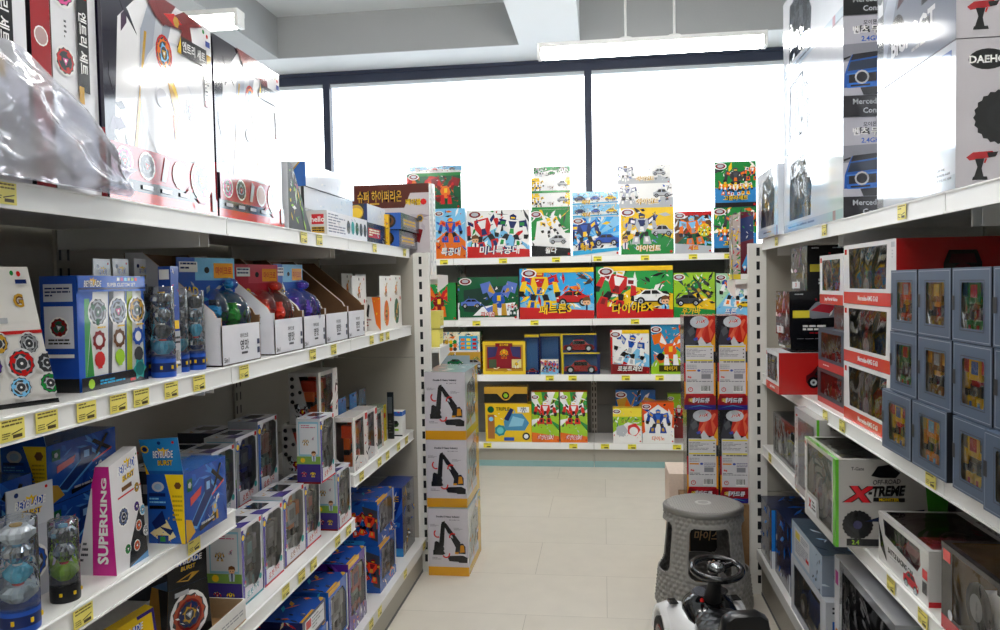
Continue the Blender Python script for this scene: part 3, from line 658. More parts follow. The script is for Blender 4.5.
bc = lambda s, full: back_art(('sky', 'white') if not full else ('2FA0E8', 'white'), ['dblue', 'blue', 'yellow', 'white'], s, '퍼니', 'yellow', 'dred', kind='mix' if full else 'car', rays=['sky', '2FA0E8'] if full else None, extra=[lambda c: c.poly([(0, 0), (1, .12), (1, .2), (0, .12)], 'cyan')], tpos=(.3, .2), th=.16 if full else .35, badge=full)
gb = 'blue car boxes stacked on the blue robot car box'
t = back(572.5, 620, 217, zb, 'light blue box with dark blue car and yellow robot, bottom of the blue stack', bc(31, 1), '2FA0E8', .18)
t = back(572.5, 620, 204.7, t, 'flat white and blue car box in the middle of the blue stack', bc(32, 0), 'sky', .18, group=gb)
back(572.5, 619, 191.5, t, 'flat white and blue car box on top of the blue stack, by the window post', bc(33, 0), 'sky', .17, group=gb)
amb = lambda s, big: back_art(('yellow', 'green') if big else ('white', 'silver'), ['white', 'blue', '7A86C8', 'silver'], s, '아이언트', 'F4F0E0', 'C89A32', kind='none', extra=[lambda c: c.poly([(.28, .3), (.75, .3), (.8, 1), (.2, 1)], 'white') if not big else None, lambda c: c.mecha(.4 if big else .15, .56, .34 if big else .46, ['silver', 'dblue', 'white'], s, halo=None), lambda c: c.car(.78, .5 if big else .58, .22 if big else .34, 'silver', tall=.12), lambda c: c.boy(.08, .25, .13) if big else None], tpos=(.52, .13 if big else .25), th=.14 if big else .26, badge=big)
t = back(621, 674, 207.5, zb, 'big yellow box with a silver robot and white ambulance, below the two silver boxes', amb(41, 1), 'yellow', .2)
t = back(619.5, 674, 183.5, t, 'silver grey robot box lying directly on the big yellow ambulance box', amb(42, 0), 'silver', .2)
back(618, 671.5, 164.5, t, 'silver and mint robot box on top of the ambulance box stack', amb(43, 0), 'silver', .19)
back(675, 712, 211.5, zb, 'small brown and red robot box, right of the big yellow ambulance box', back_art(('brown', 'dgreen'), ['orange', 'sky', 'grey', 'red'], 51, '세트', 'red', 'yellow', kind='mecha', band='silver', top='red', extra=[lambda c: c.circ(.8, .55, .18, 'yellow'), lambda c: c.mecha(.8, .55, .16, ['lime', 'orange', 'white'], 9)], tpos=(.5, .13), th=.13), 'dred', .15)
gz_ = lambda s: back_art(('green', '2A2E34'), ['orange', 'yellow', 'white', 'dgrey'], s, '고질라세트', 'yellow', 'black', kind='none', extra=[lambda c: c.rect(.0, .0, 1, .42, '2F86C8'), lambda c: c.mecha(.5, .62, .3, ['dgrey', '4A4E55', 'orange'], s), lambda c: c.mecha(.25, .42, .17, ['orange', 'yellow', 'white'], s+1), lambda c: c.mecha(.5, .4, .17, ['white', 'yellow', 'red'], s+2), lambda c: c.mecha(.75, .42, .17, ['yellow', 'white', 'red'], s+3), lambda c: c.mecha(.9, .75, .2, ['orange', 'white', 'dblue'], s+4), lambda c: c.rect(0, 0, 1, .1, 'black')], tpos=(.5, .2), th=.11)
sd = lambda c: (c.rect(0, 0, 1, .9, '2F86C8'), c.mecha(.5, .6, .35, ['orange', 'yellow', 'white'], 4))
t = back(714, 757, 207, zb, 'green box of orange and white robots, lower of the pair beside the right post', gz_(61), 'green', .16, side=sd)
back(715, 756.5, 161.5, t, 'green box of orange and white robots, upper of the pair beside the right post', gz_(66), 'green', .16, side=sd)
zb = BZ[1]
back(422, 456, 283, zb, 'green box with a red dragon, on the second back shelf behind the left post', back_art(('green',), ['red', 'dred', 'orange'], 71, kind='creature', extra=[lambda c: c.rect(.75, 0, 1, 1, 'green')], badge=False), 'green', .2)
back(457.5, 518.5, 277, zb, 'green box with a red border and blue flying jet robots', back_art(('dgreen', 'white'), ['blue', '5A76C8', 'gold', 'silver'], 72, '파이온', 'red', 'white', kind='none', extra=[lambda c: c.rect(.03, .06, .97, .95, 'dgreen'), lambda c: c.poly([(.1, .2), (.95, .05), (.95, .2), (.5, .35), (.85, .8), (.4, .75), (.1, .7)], '1A3A30'), lambda c: c.poly([(.25, .1), (.85, .1), (.95, .4), (.6, .35), (.4, .3)], 'F0F2F4'), lambda c: c.car(.22, .4, .24, '5A76C8'), lambda c: c.creature(.68, .52, .42, ['5A76C8', 'blue', 'gold'], 5), lambda c: c.mecha(.9, .25, .13, ['silver', 'red', 'white'], 3)], tpos=(.5, .13), th=.12), 'red', .12)
big = lambda s, title, tc, pal, bgc, low='red': back_art(bgc, pal, s, title, tc, 'black', kind='mix', band=low, extra=[lambda c: c.boy(.9, .25, .16, 'sky')], tpos=(.48, .2), th=.19, top='yellow', rot=.06)
back(519.5, 594, 268, zb, 'large light blue box with yellow and red robots and a tilted yellow title', big(73, '패트론S', 'yellow', ['yellow', 'red', 'blue', 'orange'], ('2FA8E8', 'sky')), '2FA8E8', .12)
back(596, 673, 266, zb, 'large green box with a red and white robot and a tilted yellow and green title', big(74, '다이아EX', 'yellow', ['red', 'white', 'dred', 'black'], ('2AA04A', 'yellow')), 'green', .12)
back(673.5, 715, 272.5, zb, 'green and yellow box with a black and green robot car', back_art(('lime', 'yellow'), ['black', 'dgrey', 'green'], 75, '우가바', 'yellow', 'dgreen', kind='none', extra=[lambda c: c.mecha(.6, .62, .3, ['3A4038', 'green', 'gold'], 5, lean=.6), lambda c: c.car(.35, .4, .3, 'dgrey')], band='green', tpos=(.42, .14), th=.14), 'green', .12)
back(716, 752, 273, zb, 'mint green box with a white and blue robot, half behind the toy towers', back_art(('A8D8B0', 'sky'), ['white', 'blue', 'orange'], 76, '프론', 'white', 'blue', kind='mecha', extra=[lambda c: c.car(.8, .28, .22, 'yellow')], band=None, tpos=(.4, .13), th=.13), '8ACB9A', .12)
zb = BZ[2]
t = back(438, 480, 352, zb, 'dark box with a small green and yellow vehicle, under the construction toy box', back_art(('gold', 'dgrey'), ['dblue', 'green', 'grey'], 81, kind='car', badge=False, extra=[lambda c: c.rect(.05, .3, .75, .85, '8A9AA0'), lambda c: c.car(.4, .55, .35, 'dgreen')]), 'gold', .16)
back(438, 479.5, 332, t, 'box covered in small yellow and orange construction vehicles, third back shelf', back_art(('cream', 'white'), ['orange', 'yellow', 'cyan', 'green'], 82, kind='none', extra=[lambda c: c.rect(.5, .1, .95, .8, 'cyan'), lambda c: [c.rect(.54+.14*(i % 3), .15+.2*(i//3), .64+.14*(i % 3), .28+.2*(i//3), ['orange', 'yellow', 'red'][i % 3]) for i in range(9)] and None, lambda c: [c.circ(.1+.1*(i % 4), .15+.18*(i//4), .1, ['yellow', 'green', 'orange', 'dgrey', 'gold'][i % 5]) for i in range(12)] and None], badge=True), 'green', .16)
def throne(c):
    c.rect(0, 0, 1, 1, 'F0CC30'); c.rect(.06, .1, .94, .9, 'B88A28'); c.rect(.1, .18, .9, .84, '8E1A28')
    c.poly([(.12, .84), (.36, .84), (.3, .55), (.12, .5)], '3A3468'); c.poly([(.88, .84), (.64, .84), (.7, .55), (.88, .5)], '3A3468')
    c.circ(.5, .66, .12, 'gold', teeth=8); c.mecha(.5, .62, .14, ['orange', 'yellow', 'brown'], 4); c.rect(.14, .2, .32, .46, '4A5A40'); c.rect(.68, .2, .9, .46, 'E8D88A'); c.creature(.79, .33, .14, ['silver', 'gold', 'cream'], 2, False)
    c.shards(8, ['gold', 'orange', 'cream'], 8, (.2, .08, .8, .2), .15); c.rect(.3, .84, .7, .95, 'dred'); c.text('골드배틀', .5, .9, .07, 'yellow')
back(482, 525, 341.5, zb, 'yellow framed box with a red and gold picture, third back shelf', throne, 'F0CC30', .1)
def truckbox(label, px0, px1, pyt, z, colr, seed, dep=.1, y=None, back_='dblue', edge='C8B020'):
    y = BY+.012 if y is None else y; x0 = gy(px0, 350, y)[0]+.0015; x1 = gy(px1, 350, y)[0]-.0015; zt = gy((px0+px1)/2, pyt, y)[1]
    w, h = x1-x0, zt-z
    art = dict(front=lambda c: (c.rect(0, .93, 1, 1, edge), c.rect(0, 0, .06, 1, edge) if px1-px0 > 30 else None), left=lambda c: c.shards(6, ['blue', 'red', 'yellow'], seed))
    o = box('toy_truck_box', label, w, dep, h, ((x0+x1)/2, y+dep/2, z), 0, back_, art=art, holes=dict(front=[(.07, .06), (.93, .06), (.93, .9), (.07, .9)]), inner='3A78B8', toy=toy_car(colr, .86, 1.15), toyname='toy_truck', m='gloss'); return zt
truckbox('narrow navy window box holding a red truck stood on end, beside the yellow framed box', 524.5, 539, 334.5, zb, 'red', 1)
truckbox('navy window box with a red truck seen from the front', 540, 560, 333.5, zb, 'red', 2, y=BY+.08)
back(540, 558, 359.5, zb, 'small pale box with pictures of trucks, standing before the navy window box', back_art(('E8E0D0', 'sky'), ['grey', 'red', 'blue'], 83, kind='mecha', badge=False), 'cream', .05)
t = truckbox('blue and yellow window box with a red toy car, lower of two', 561, 600, 352.5, zb, 'red', 3)
truckbox('blue and yellow window box with a red racing car, upper of two', 560.5, 597, 333.5, t, 'C02020', 4)
back(610, 649, 330, zb, 'red and blue box with a large white and blue robot, third back shelf', back_art(('white', 'sky'), ['white', 'blue', 'silver', 'red'], 84, '로봇트레인', 'white', 'black', kind='mecha', band='dred', tpos=(.5, .13), th=.12, extra=[lambda c: c.rect(0, 0, .05, 1, 'red'), lambda c: c.rect(.3, .92, 1, 1, 'yellow')]), 'red', .1)
back(650.5, 690, 324.5, zb, 'green box with an orange beast robot, beside the toy tower', back_art(('2A8ABA', 'lime'), ['orange', 'E85A1A', 'white', 'dgrey'], 85, None, kind='creature', tpos=(.5, .13), extra=[lambda c: c.rect(.2, .05, .8, .18, '3A3A10'), lambda c: c.text('타이거', .5, .115, .09, 'yellow'), lambda c: c.circ(.25, .35, .1, 'black')]), 'green', .1)
zb = BZ[3]
def triple(c):
    c.rect(0, 0, 1, 1, 'F0C820'); c.rect(.05, .08, .2, .72, 'A86A30'); c.circ(.125, .6, .06, 'sky'); c.poly([(.42, .3), (.85, .3), (.95, .5), (.8, .75), (.55, .75), (.4, .55)], '4A90B8'); c.poly([(.5, .4), (.8, .42), (.85, .6), (.6, .68)], '8AC8E0')
    c.circ(.32, .3, .16, '2A8A90', teeth=7); c.circ(.32, .3, .09, '6AC8C8'); c.poly([(.4, .6), (.55, .9), (.62, .85), (.5, .55)], 'dblue'); c.rect(.7, .78, .95, .92, 'white'); c.mecha(.83, .85, .08, ['silver', 'grey', 'black'], 3)
    c.circ(.88, .15, .1, 'black'); c.circ(.88, .15, .06, 'white'); c.circ(.12, .85, .09, 'dgreen'); c.text('TRIPLE', .38, .87, .09, '3A3410'); c.rect(.4, .03, .62, .12, 'blue'); c.shards(5, ['white', 'orange', 'cyan'], 5, (.2, .5, .9, .9), .1)
t = back(484, 530.5, 404, zb, 'bright yellow box with a blue helmet toy, bottom back shelf', triple, 'F0C820', .14)
def blackyel(c):
    c.rect(0, 0, 1, 1, '1A1A14'); c.poly([(0, 1), (1, 1), (1, .6), (.7, .6), (.6, .35), (.4, .35), (.3, .6), (0, .6)], 'gold'); c.circ(.5, .5, .3, 'gold'); c.circ(.5, .5, .22, 'black'); c.circ(.5, .5, .14, 'lime', teeth=6)
    c.rect(0, 0, 1, .06, 'gold')
back(483, 526.5, 387, t, 'black and yellow flat box lying on the bright yellow box', blackyel, 'gold', .14)
rr = lambda s: back_art(('white', 'lime'), ['red', 'white', 'dred', 'black'], s, '파워레인저', 'red', 'white', kind='none', rays=['white', 'green', 'lime'], extra=[lambda c: c.mecha(.5, .6, .44, ['D82A1E', 'F4F4F4', 'black', 'dred'], 8), lambda c: c.poly([(0, 0), (1, 0), (1, .12), (0, .2)], 'orange')], tpos=(.5, .1), th=.1, badge=True)
gr = 'tall boxes of the same red and white robot'
back(530.5, 558, 392, zb, 'tall box with a red and white robot on green, next to the yellow box', rr(91), 'orange', .1, group=gr)
back(559, 586.5, 392, zb, 'tall box with a red and white robot on green, next to the centre joint', rr(91), 'orange', .1, group=gr)
back(615, 655, 390, zb, 'blue box with a yellow winged robot, standing at the back of the bottom shelf', back_art(('2A6AB8', 'sky'), ['gold', 'dgrey', 'orange'], 92, kind='creature'), 'blue', .08, y=BY+.2)
back(612, 641, 408, zb, 'green and yellow box with white and red helmets, bottom back shelf', back_art(('lime', 'white'), ['silver', 'red', 'white', 'green'], 93, '또봇', 'green', 'yellow', kind='none', extra=[lambda c: c.circ(.3, .35, .22, 'silver', teeth=5), lambda c: c.circ(.72, .38, .24, 'D83030', teeth=5), lambda c: c.circ(.72, .34, .15, 'white'), lambda c: c.rect(0, .75, 1, 1, 'F0DC40')], tpos=(.4, .62), th=.1), 'yellow', .08)
back(641.5, 673.5, 402.5, zb, 'orange box with a blue and black robot, bottom back shelf', back_art(('E85A1A', 'white'), ['1D3F90', '2A66C8', 'gold', 'black'], 94, '다이노', 'orange', 'white', kind='none', extra=[lambda c: c.poly([(.1, .15), (.9, .15), (.95, .7), (.5, .95), (.05, .7)], 'white'), lambda c: c.mecha(.5, .55, .4, ['1D3F90', '2A66C8', 'gold'], 6)], band='white', tpos=(.5, .12), th=.11), 'orange', .1)
back(667, 690, 394, zb, 'lime and red box behind the orange robot box, beside the toy tower', back_art(('lime', 'dred'), ['red', 'white', 'black'], 95, kind='mecha'), 'lime', .08, y=BY+.2)
# ================================================================ goods on the left shelves
H90 = PI/2
def Lb(name, label, y0, y1, xf, z, h, d, base='white', rz=H90, **k):
    """carton facing the aisle (+X)"""
    return box(name, label, y1-y0, d, h, (xf-d/2, (y0+y1)/2, z), rz, base, **k)
def Cb(name, label, x0, x1, y, dep, z, h, base='white', rz=0, **k):
    """carton with its end towards the near end of the aisle (-Y)"""
    return box(name, label, x1-x0, dep, h, ((x0+x1)/2, y+dep/2, z), rz, base, **k)
BB = 'BEYBLADE'
def spin_logo(c, u, v, h, mw=.5, rot=0):
    c.logo(BB, u, v+h*.55, h*.75, mw, 'white', 'blue', 'yellow', rot=rot); c.text('BURST', u+.02, v-h*.35, h*.55, 'yellow', out='dblue', maxw=mw*.75, shear=.15, rot=rot)
# --- the two big boxed stadium boards
def board(c):
    c.rect(0, 0, 1, 1, 'F0F0F2'); c.poly([(0, 0), (.04, 0), (.12, .8), (.36, 1), (0, 1)], '1E1A2E'); c.shards(9, ['3A2A50', '2A2438', '4A3050'], 4, (.02, .2, .2, .95), .2)
    c.poly([(.24, .25), (.3, .25), (.58, .9), (.5, .97), (.38, .95), (.3, .8)], 'A8AEBA'); c.poly([(.27, .25), (.31, .25), (.5, .88), (.44, .9)], 'C4C8D0'); c.poly([(.2, .16), (.225, .16), (.35, .8), (.33, .8)], 'gold')
    c.circ(.62, .5, .34, 'DCDEE4', 28); c.circ(.62, .5, .325, 'ECEDF1', 28); c.circ(.6, .5, .2, 'E0E2E8', 24); c.circ(.6, .5, .19, 'F0F1F4', 24)
    c.spinner(.5, .74, .085, ['orange', 'sky', 'gold'], 1, .8, 'red'); c.poly([(.5, .66), (.56, .66), (.66, .5), (.6, .42)], 'gold'); c.poly([(.54, .62), (.6, .6), (.64, .5)], 'yellow'); c.poly([(.56, .46), (.62, .46), (.58, .33)], 'orange')
    c.spinner(.74, .52, .07, ['brown', 'silver', 'red'], 2, .8); c.circ(.46, .52, .05, 'D0D0D8', 10)
    # emblem and banner
    c.poly([(.3, 1), (.42, .9), (.5, .87), (.62, 1)], 'dred'); c.poly([(.42, .98), (.5, .88), (.68, .9), (.62, .8), (.72, .86), (.8, .78), (.76, .94), (.9, .98), (.7, 1), (.6, .95)], 'dred')
    c.poly([(.5, .93), (.6, .9), (.68, .93), (.6, .96)], 'red'); c.circ(.62, .925, .03, 'gold', 6)
    c.rect(.66, .78, .93, .87, 'black'); c.text('엔트리 세트', .795, .825, .055, 'white', maxw=.25); c.poly([(.62, .78), (.66, .78), (.66, .87)], 'yellow'); c.rect(.93, .8, .98, .85, 'gold')
    c.rect(.9, .58, .97, .74, 'white'); c.lines(.905, .6, .965, .73, 7, '50555C', 3); c.rect(.9, .57, .95, .6, 'red'); c.circ(.9, .96, .012, 'green'); c.circ(.94, .945, .012, 'red'); c.rect(.92, .89, .97, .92, '3A4A9A')
    # red band with the parts
    c.poly([(.02, 0), (1, 0), (1, .08), (.8, .25), (.02, .25)], 'A81E28'); c.rect(0, 0, 1, .05, 'D03A20'); c.rect(0, .05, .78, .1, '16161A')
    for i, u in enumerate((.12, .3)): c.spinner(u, .175, .062, [('pink', 'dgrey')[i], 'silver', 'red'], i+3)
    c.poly([(.42, .12), (.46, .12), (.5, .22), (.46, .24)], 'silver'); c.circ(.6, .17, .075, 'white', 12); c.circ(.6, .17, .06, 'C8A8A0', 12); c.spinner(.82, .17, .1, ['pink', 'dgrey', 'gold'], 9)
    for i in range(4): c.rect(.08+.17*i, .065, .17+.17*i, .085, 'silver')
    c.rect(.93, .02, .97, .12, 'dgrey'); c.shards(5, ['gold', 'orange', 'red'], 8, (.6, .02, .9, .1), .1)
side_board = lambda c: (c.rect(0, 0, 1, .3, 'A81E28'), c.text('B-182', .5, .85, .06, 'black', rot=H90), c.lines(.2, .4, .8, .7, 8, 'dgrey', 4))
TZ = LZ['top']
gB = 'large boxed battle boards'
Lb('game_board_box', 'large white and red boxed board with a black corner, beside the crumpled clear bag', 1.39, 1.812, -.94, TZ, .452, .08, '1E1A2E', art=dict(front=board, left=side_board), m='wrap')
Lb('game_board_box', 'large white and red boxed board, the one farther from the clear bag', 1.822, 2.216, -.94, TZ, .448, .08, '1E1A2E', art=dict(front=board, left=side_board), m='wrap')
def rearbox(c):
    c.rect(0, 0, 1, 1, 'E6E6EA'); c.rect(0, 0, .27, 1, 'A01822'); c.rect(.27, 0, .29, 1, '4A2418')
    c.circ(.14, .58, .1, 'white', 12, rot=.3); c.circ(.14, .58, .085, 'B89A98', 12); c.shards(8, ['white', 'silver'], 3, (.06, .3, .2, .45), .06); c.shards(6, ['white'], 4, (.06, .75, .2, .95), .06)
    c.spinner(.46, .8, .17, ['pink', 'dgrey', 'gold'], 2); c.spinner(.47, .52, .14, ['C03030', 'dgrey', 'pink'], 3); c.circ(.62, .2, .35, 'D0D4DC', 20); c.circ(.64, .2, .22, 'E4E2E0', 20); c.spinner(.64, .2, .06, ['orange', 'dgrey', 'sky'], 2)
    c.rect(.66, .42, .84, .82, 'black'); c.poly([(.66, .82), (.84, .82), (.9, 1), (.6, 1)], 'dred'); c.poly([(.6, .98), (.75, .86), (.9, .98), (.82, .8), (.68, .8)], 'B02020'); c.rect(.66, .37, .74, .44, 'gold')
    c.text('엔트리 세트', .75, .62, .05, 'white', rot=-H90, maxw=1.0); c.text('B-182', .92, .86, .022, 'dgrey', rot=-H90, maxw=.8); c.lines(.45, .6, .5, .68, 4, 'dgrey', 2)
gR = 'narrow white and red boxes standing behind the clear bag'
Lb('tall_toy_box', 'narrow white and red box behind the clear bag, at the left frame edge', .99, 1.203, -.95, TZ, .45, .09, 'white', art=dict(front=rearbox), m='gloss')
Lb('tall_toy_box', 'narrow white and red upright box between the clear bag and the first large board', 1.214, 1.386, -.95, TZ, .45, .09, '18141C', art=dict(front=rearbox), m='gloss')
# --- crumpled clear bag over pale boxes
def bag():
    e = empty('clear_plastic_bag', (0, 0, 0), 0, 'crumpled clear plastic bag at the near end of the top left shelf', 'plastic bag')
    r = random.Random(5); ny, nz = 44, 24; y0, y1 = .90, 1.40; x0, x1 = -.935, -.865
    def pt(i, j, side):
        u, v = i/ny, j/nz; ed = min(1, 6*min(u, 1-u, 1.0))*min(1, 5*min(v+.05, 1-v+.0))
        top = .255-.15*u-.015*math.sin(u*9); z = TZ+.002+v*top*(1-.45*max(0, u-.7)/.3)
        k = .5+.5*ed; x = (x0+x1)/2+side*(x1-x0)/2*max(.04, ed)
        n = 1.6*(.5-abs(math.sin(u*7+v*4+side)))+1.1*(.5-abs(math.sin(v*6-u*9)))+.6*(.5-abs(math.sin(u*15+v*11)))
        x += side*.011*n*ed
        y = y0+u*(y1-y0)+.012*math.sin(v*7)*u
        if u > .92 and v > .55: y += .03*(u-.92)/.08*(v-.4)
        return (min(max(x, -.937), -.855), y, z+.006*math.sin(u*19)*v)
    mb = MB()
    for side in (-1, 1):
        V = [pt(i, j, side) for i in range(ny+1) for j in range(nz+1)]
        mb.tris(V, [(i*(nz+1)+j, (i+1)*(nz+1)+j, (i+1)*(nz+1)+j+1, i*(nz+1)+j+1) for i in range(ny) for j in range(nz)], 'white', 'bagfilm', True)
    mb.build('bag_skin', e)
    return e
bag()
# --- wedge shaped carton: profile tapers towards the top
def wedge(name, label, w, d, h, topw, topd, loc, rz, cols, art, tagh=0, cat='toy box', group=None, skew=0, tagart=None, m='gloss'):
    e = empty(name, loc, rz, label, cat, group); mb = MB(); a, b = w/2, d/2; ta, tb = topw/2, topd
    lo = [Vector((-a, -b, 0)), Vector((a, -b, 0)), Vector((a, b, 0)), Vector((-a, b, 0))]
    s = skew*w; hi = [Vector((-ta+s, -b, h)), Vector((ta+s, -b, h)), Vector((ta+s, -b+tb, h)), Vector((-ta+s, -b+tb, h))]
    fs = dict(front=(0, 1), right=(1, 2), back=(2, 3), left=(3, 0))
    for k, (i, j) in fs.items():
        mb.face([lo[i], lo[j], hi[j], hi[i]], cols.get(k, cols['all']), m)
        if k in art:
            U = (lo[j]-lo[i]); W = U.length; U.normalize(); V = ((hi[i]+hi[j])/2-(lo[i]+lo[j])/2); V = (V-U*V.dot(U)); Hh = V.length; V.normalize()
            art[k](CvT(mb, lo[i], lo[j], hi[j], hi[i], m))
    mb.face(hi, cols.get('top', cols['all']), m); mb.face(lo[::-1], cols['all'], m); mb.build('carton', e)
    if tagh:
        t = MB(); t.box((-ta+s, -b+.001, h), (ta+s, -b+.003, h+tagh), cols.get('tag', cols['all']), m)
        cv = Cv(t, (-ta+s, -b+.001, h), (1, 0, 0), (0, 0, 1), 2*ta, tagh, m); cv.circ(.5, .85, .07, 'black', 10)
        (tagart or (lambda c: spin_logo(c, .5, .45, .3, .8)))(cv); t.build('hang_tag', e)
    return e
class CvT(Cv):
    """printed quadrilateral: fractions are mapped bilinearly onto the four corners"""
    def __init__(s, mb, a, b, c, d, m):
        s.q = (a, b, c, d); U = (b-a); V = (d-a); N = (b-a).cross(d-a).normalized(); w = max((b-a).length, (c-d).length); h = ((d+c)/2-(a+b)/2).length
        s.mb = mb; s.w = w; s.h = h; s.m = m; s.k = 0; s.N = N; s.O = a; s.U = U.normalized(); s.V = V.normalized()
    def P(s, x, y):
        u, v = x/s.w, y/s.h; a, b, c, d = s.q
        return (a*(1-u)+b*u)*(1-v)+(d*(1-u)+c*u)*v+s.N*(.0002+.00007*s.k)
# wedge with green and yellow print between board and flat boxes
def greenart(c):
    c.rect(0, 0, 1, 1, '14181A'); c.shards(26, ['lime', 'green', 'yellow', 'white'], 5, (.05, .02, .95, .7), .22); c.shards(14, ['white', 'pink', 'lime'], 6, (.2, .5, .9, .98), .15)
wedge('pointed_toy_box', 'pointed black and green box squeezed between the large board and flat white boxes', .18, .07, .20, .03, .02, (-.965, 2.325, TZ), H90, dict(all='E0E4EA'), dict(front=greenart), skew=-.4, m='card')
# --- flat white reflective boxes lying lengthwise
def redlogo(c):
    c.rect(0, 0, 1, 1, 'D2D0CE'); c.rect(.42, .45, .88, .85, 'C8202A'); c.text('hello', .65, .65, .22, 'white'); c.rect(.42, .1, .9, .35, 'gold'); c.lines(.44, .14, .88, .32, 2, 'black', 4, .6)
def flatprint(c):
    c.rect(0, 0, 1, 1, 'EDEDF2'); c.lines(.03, .1, .42, .9, 7, '6A6E8A', 3); [c.circ(.5+.11*i, .5, .3, ('dgrey', 'teal', 'dgreen', 'dgrey')[i % 4], 9, .8) for i in range(5)]; c.shards(12, ['dgrey', 'silver', '7A7E9A'], 3, (.05, .1, .95, .9), .2)
glareprint = lambda c: (c.rect(0, 0, 1, 1, 'DDE4EE'), c.shards(14, ['C4D4E4', 'silver', 'B8CCE0', 'white'], 2, (.1, .1, .9, .9), .3))  # pale face with the white-out of reflected light put into its colours
Cb('flat_toy_box', 'flat white box with a small red logo on its end, at the shelf edge', -1.035, -.94, 2.59, .458, TZ, .087, 'E2E0E0', art=dict(front=redlogo, right=flatprint, top=glareprint), m='gloss')
def redblue(c):
    redlogo(c); c.rect(.92, 0, 1, 1, 'black')
Cb('flat_toy_box', 'white box with red logo end, sandwiched under the blue ended box', -1.12, -.99, 2.515, .51, TZ+.089, .072, 'E2E6EA', art=dict(front=redblue, right=glareprint), m='wrap')
Cb('flat_toy_box', 'white box with a blue triangle on its end, topmost of the flat boxes', -1.12, -.985, 2.52, .51, TZ+.163, .082, 'E2E6EA', art=dict(front=lambda c: (c.rect(0, 0, 1, 1, 'D8D8DC'), c.poly([(.3, 0), (1, 0), (1, 1), (.85, 1)], '2A6AC0'), c.poly([(.27, 0), (.32, 0), (.88, 1), (.83, 1)], 'gold'), c.creature(.45, .5, .35, ['dgrey', 'grey', 'silver'], 3)), right=glareprint), m='wrap')
Cb('small_toy_box', 'small black box with a gold disc on its end, beyond the flat white boxes', -1.06, -.975, 3.17, .27, TZ+.09, .078, '1A1A22', art=dict(front=lambda c: (c.circ(.45, .55, .4, 'gold'), c.circ(.45, .5, .28, 'yellow', 12, 1.2), c.rect(.85, 0, 1, 1, 'dblue')), right=glareprint), m='gloss')
Cb('small_toy_box', 'small dark box with a red label on its side, under the gold disc box', -1.06, -.965, 3.12, .29, TZ, .088, '22222A', art=dict(right=lambda c: (c.rect(.1, .3, .7, .75, 'B8303A'), c.lines(.14, .35, .66, .7, 3, 'cream', 2, .6), c.shards(8, ['gold', 'silver', 'dblue'], 2, (.5, 0, 1, 1), .3))), m='gloss')
Cb('small_toy_box', 'narrow box with a yellow and red patterned end, beside the blue ended pair', -1.03, -.955, 3.425, .02, TZ, .145, 'E8B82A', art=dict(front=lambda c: c.shards(24, ['D83A2A', 'dblue', 'yellow', 'black'], 9, (.05, .05, .95, .95), .25)), m='gloss')
for i in range(2):
    Cb('small_toy_box', ('flat blue and black ended box, lower of the pair at the far shelf end', 'flat blue and black ended box, upper of the pair at the far shelf end')[i], -1.015+.012*i, -.915+.012*i, 3.455-.01*i, .36, TZ+.078*i, .075, '2E3038', art=dict(front=lambda c: (c.rect(0, 0, 1, 1, '2A5AB0'), c.circ(.42, .5, .42, '14141A', 14, 1.1), c.circ(.42, .5, .3, 'brown', 12, 1.1), c.circ(.42, .55, .2, '14141A')), right=lambda c: (c.rect(0, 0, 1, 1, '4A4C54'), c.rect(.1, .2, .8, .7, '8A8070'), c.lines(.14, .25, .76, .65, 2, 'gold', 2, .6), c.shards(8, ['gold', 'silver', 'dblue'], 2, (0, 0, 1, 1), .2))), m='gloss')
# big flat box standing on the end shelves
def goldtext(c):
    c.rect(0, 0, 1, 1, 'C8C0C4'); c.poly([(0, .74), (.68, .74), (.76, .9), (1, .9), (1, 1), (0, 1)], '5A2A22'); c.text('슈퍼 하이퍼리온', .36, .87, .13, 'gold', maxw=.6, out='2A1410'); c.lines(.03, .76, .6, .8, 1, 'gold', 3)
    c.shards(30, ['9A8A94', 'B8AEB8', '8A3A3A', 'E8E0E0'], 6, (.05, .05, .95, .7), .25); c.creature(.6, .3, .3, ['dred', 'gold', 'dgrey'], 4); c.circ(.88, .62, .05, 'gold', 6); c.circ(.88, .62, .035, '2A2A2A', 6); c.text('베이블', .8, .8, .07, 'yellow', out='brown', maxw=.2); c.circ(.93, .8, .04, 'red', 8)
xa = gy(352, 200, 3.8)[0]; xb = gy(429, 200, 3.8)[0]; zt_ = gy(429, 183, 3.8)[1]
Cb('large_game_box', 'large flat grey box with a gold lettered brown band, standing behind the left post', xa, xb, 3.8, .06, 1.451, zt_-1.451, 'D8D4D8', art=dict(front=goldtext, right=lambda c: c.lines(.2, .1, .8, .9, 14, 'silver', 3)), m='gloss')
Cb('large_game_box', 'white flat box seen edge on behind the gold lettered box', xa+.05, xb+.005, 3.868, .05, 1.451, zt_-1.445, 'E8E8EA', art=dict(right=lambda c: c.lines(.2, .1, .8, .9, 14, 'B8C0C8', 3)), m='gloss')
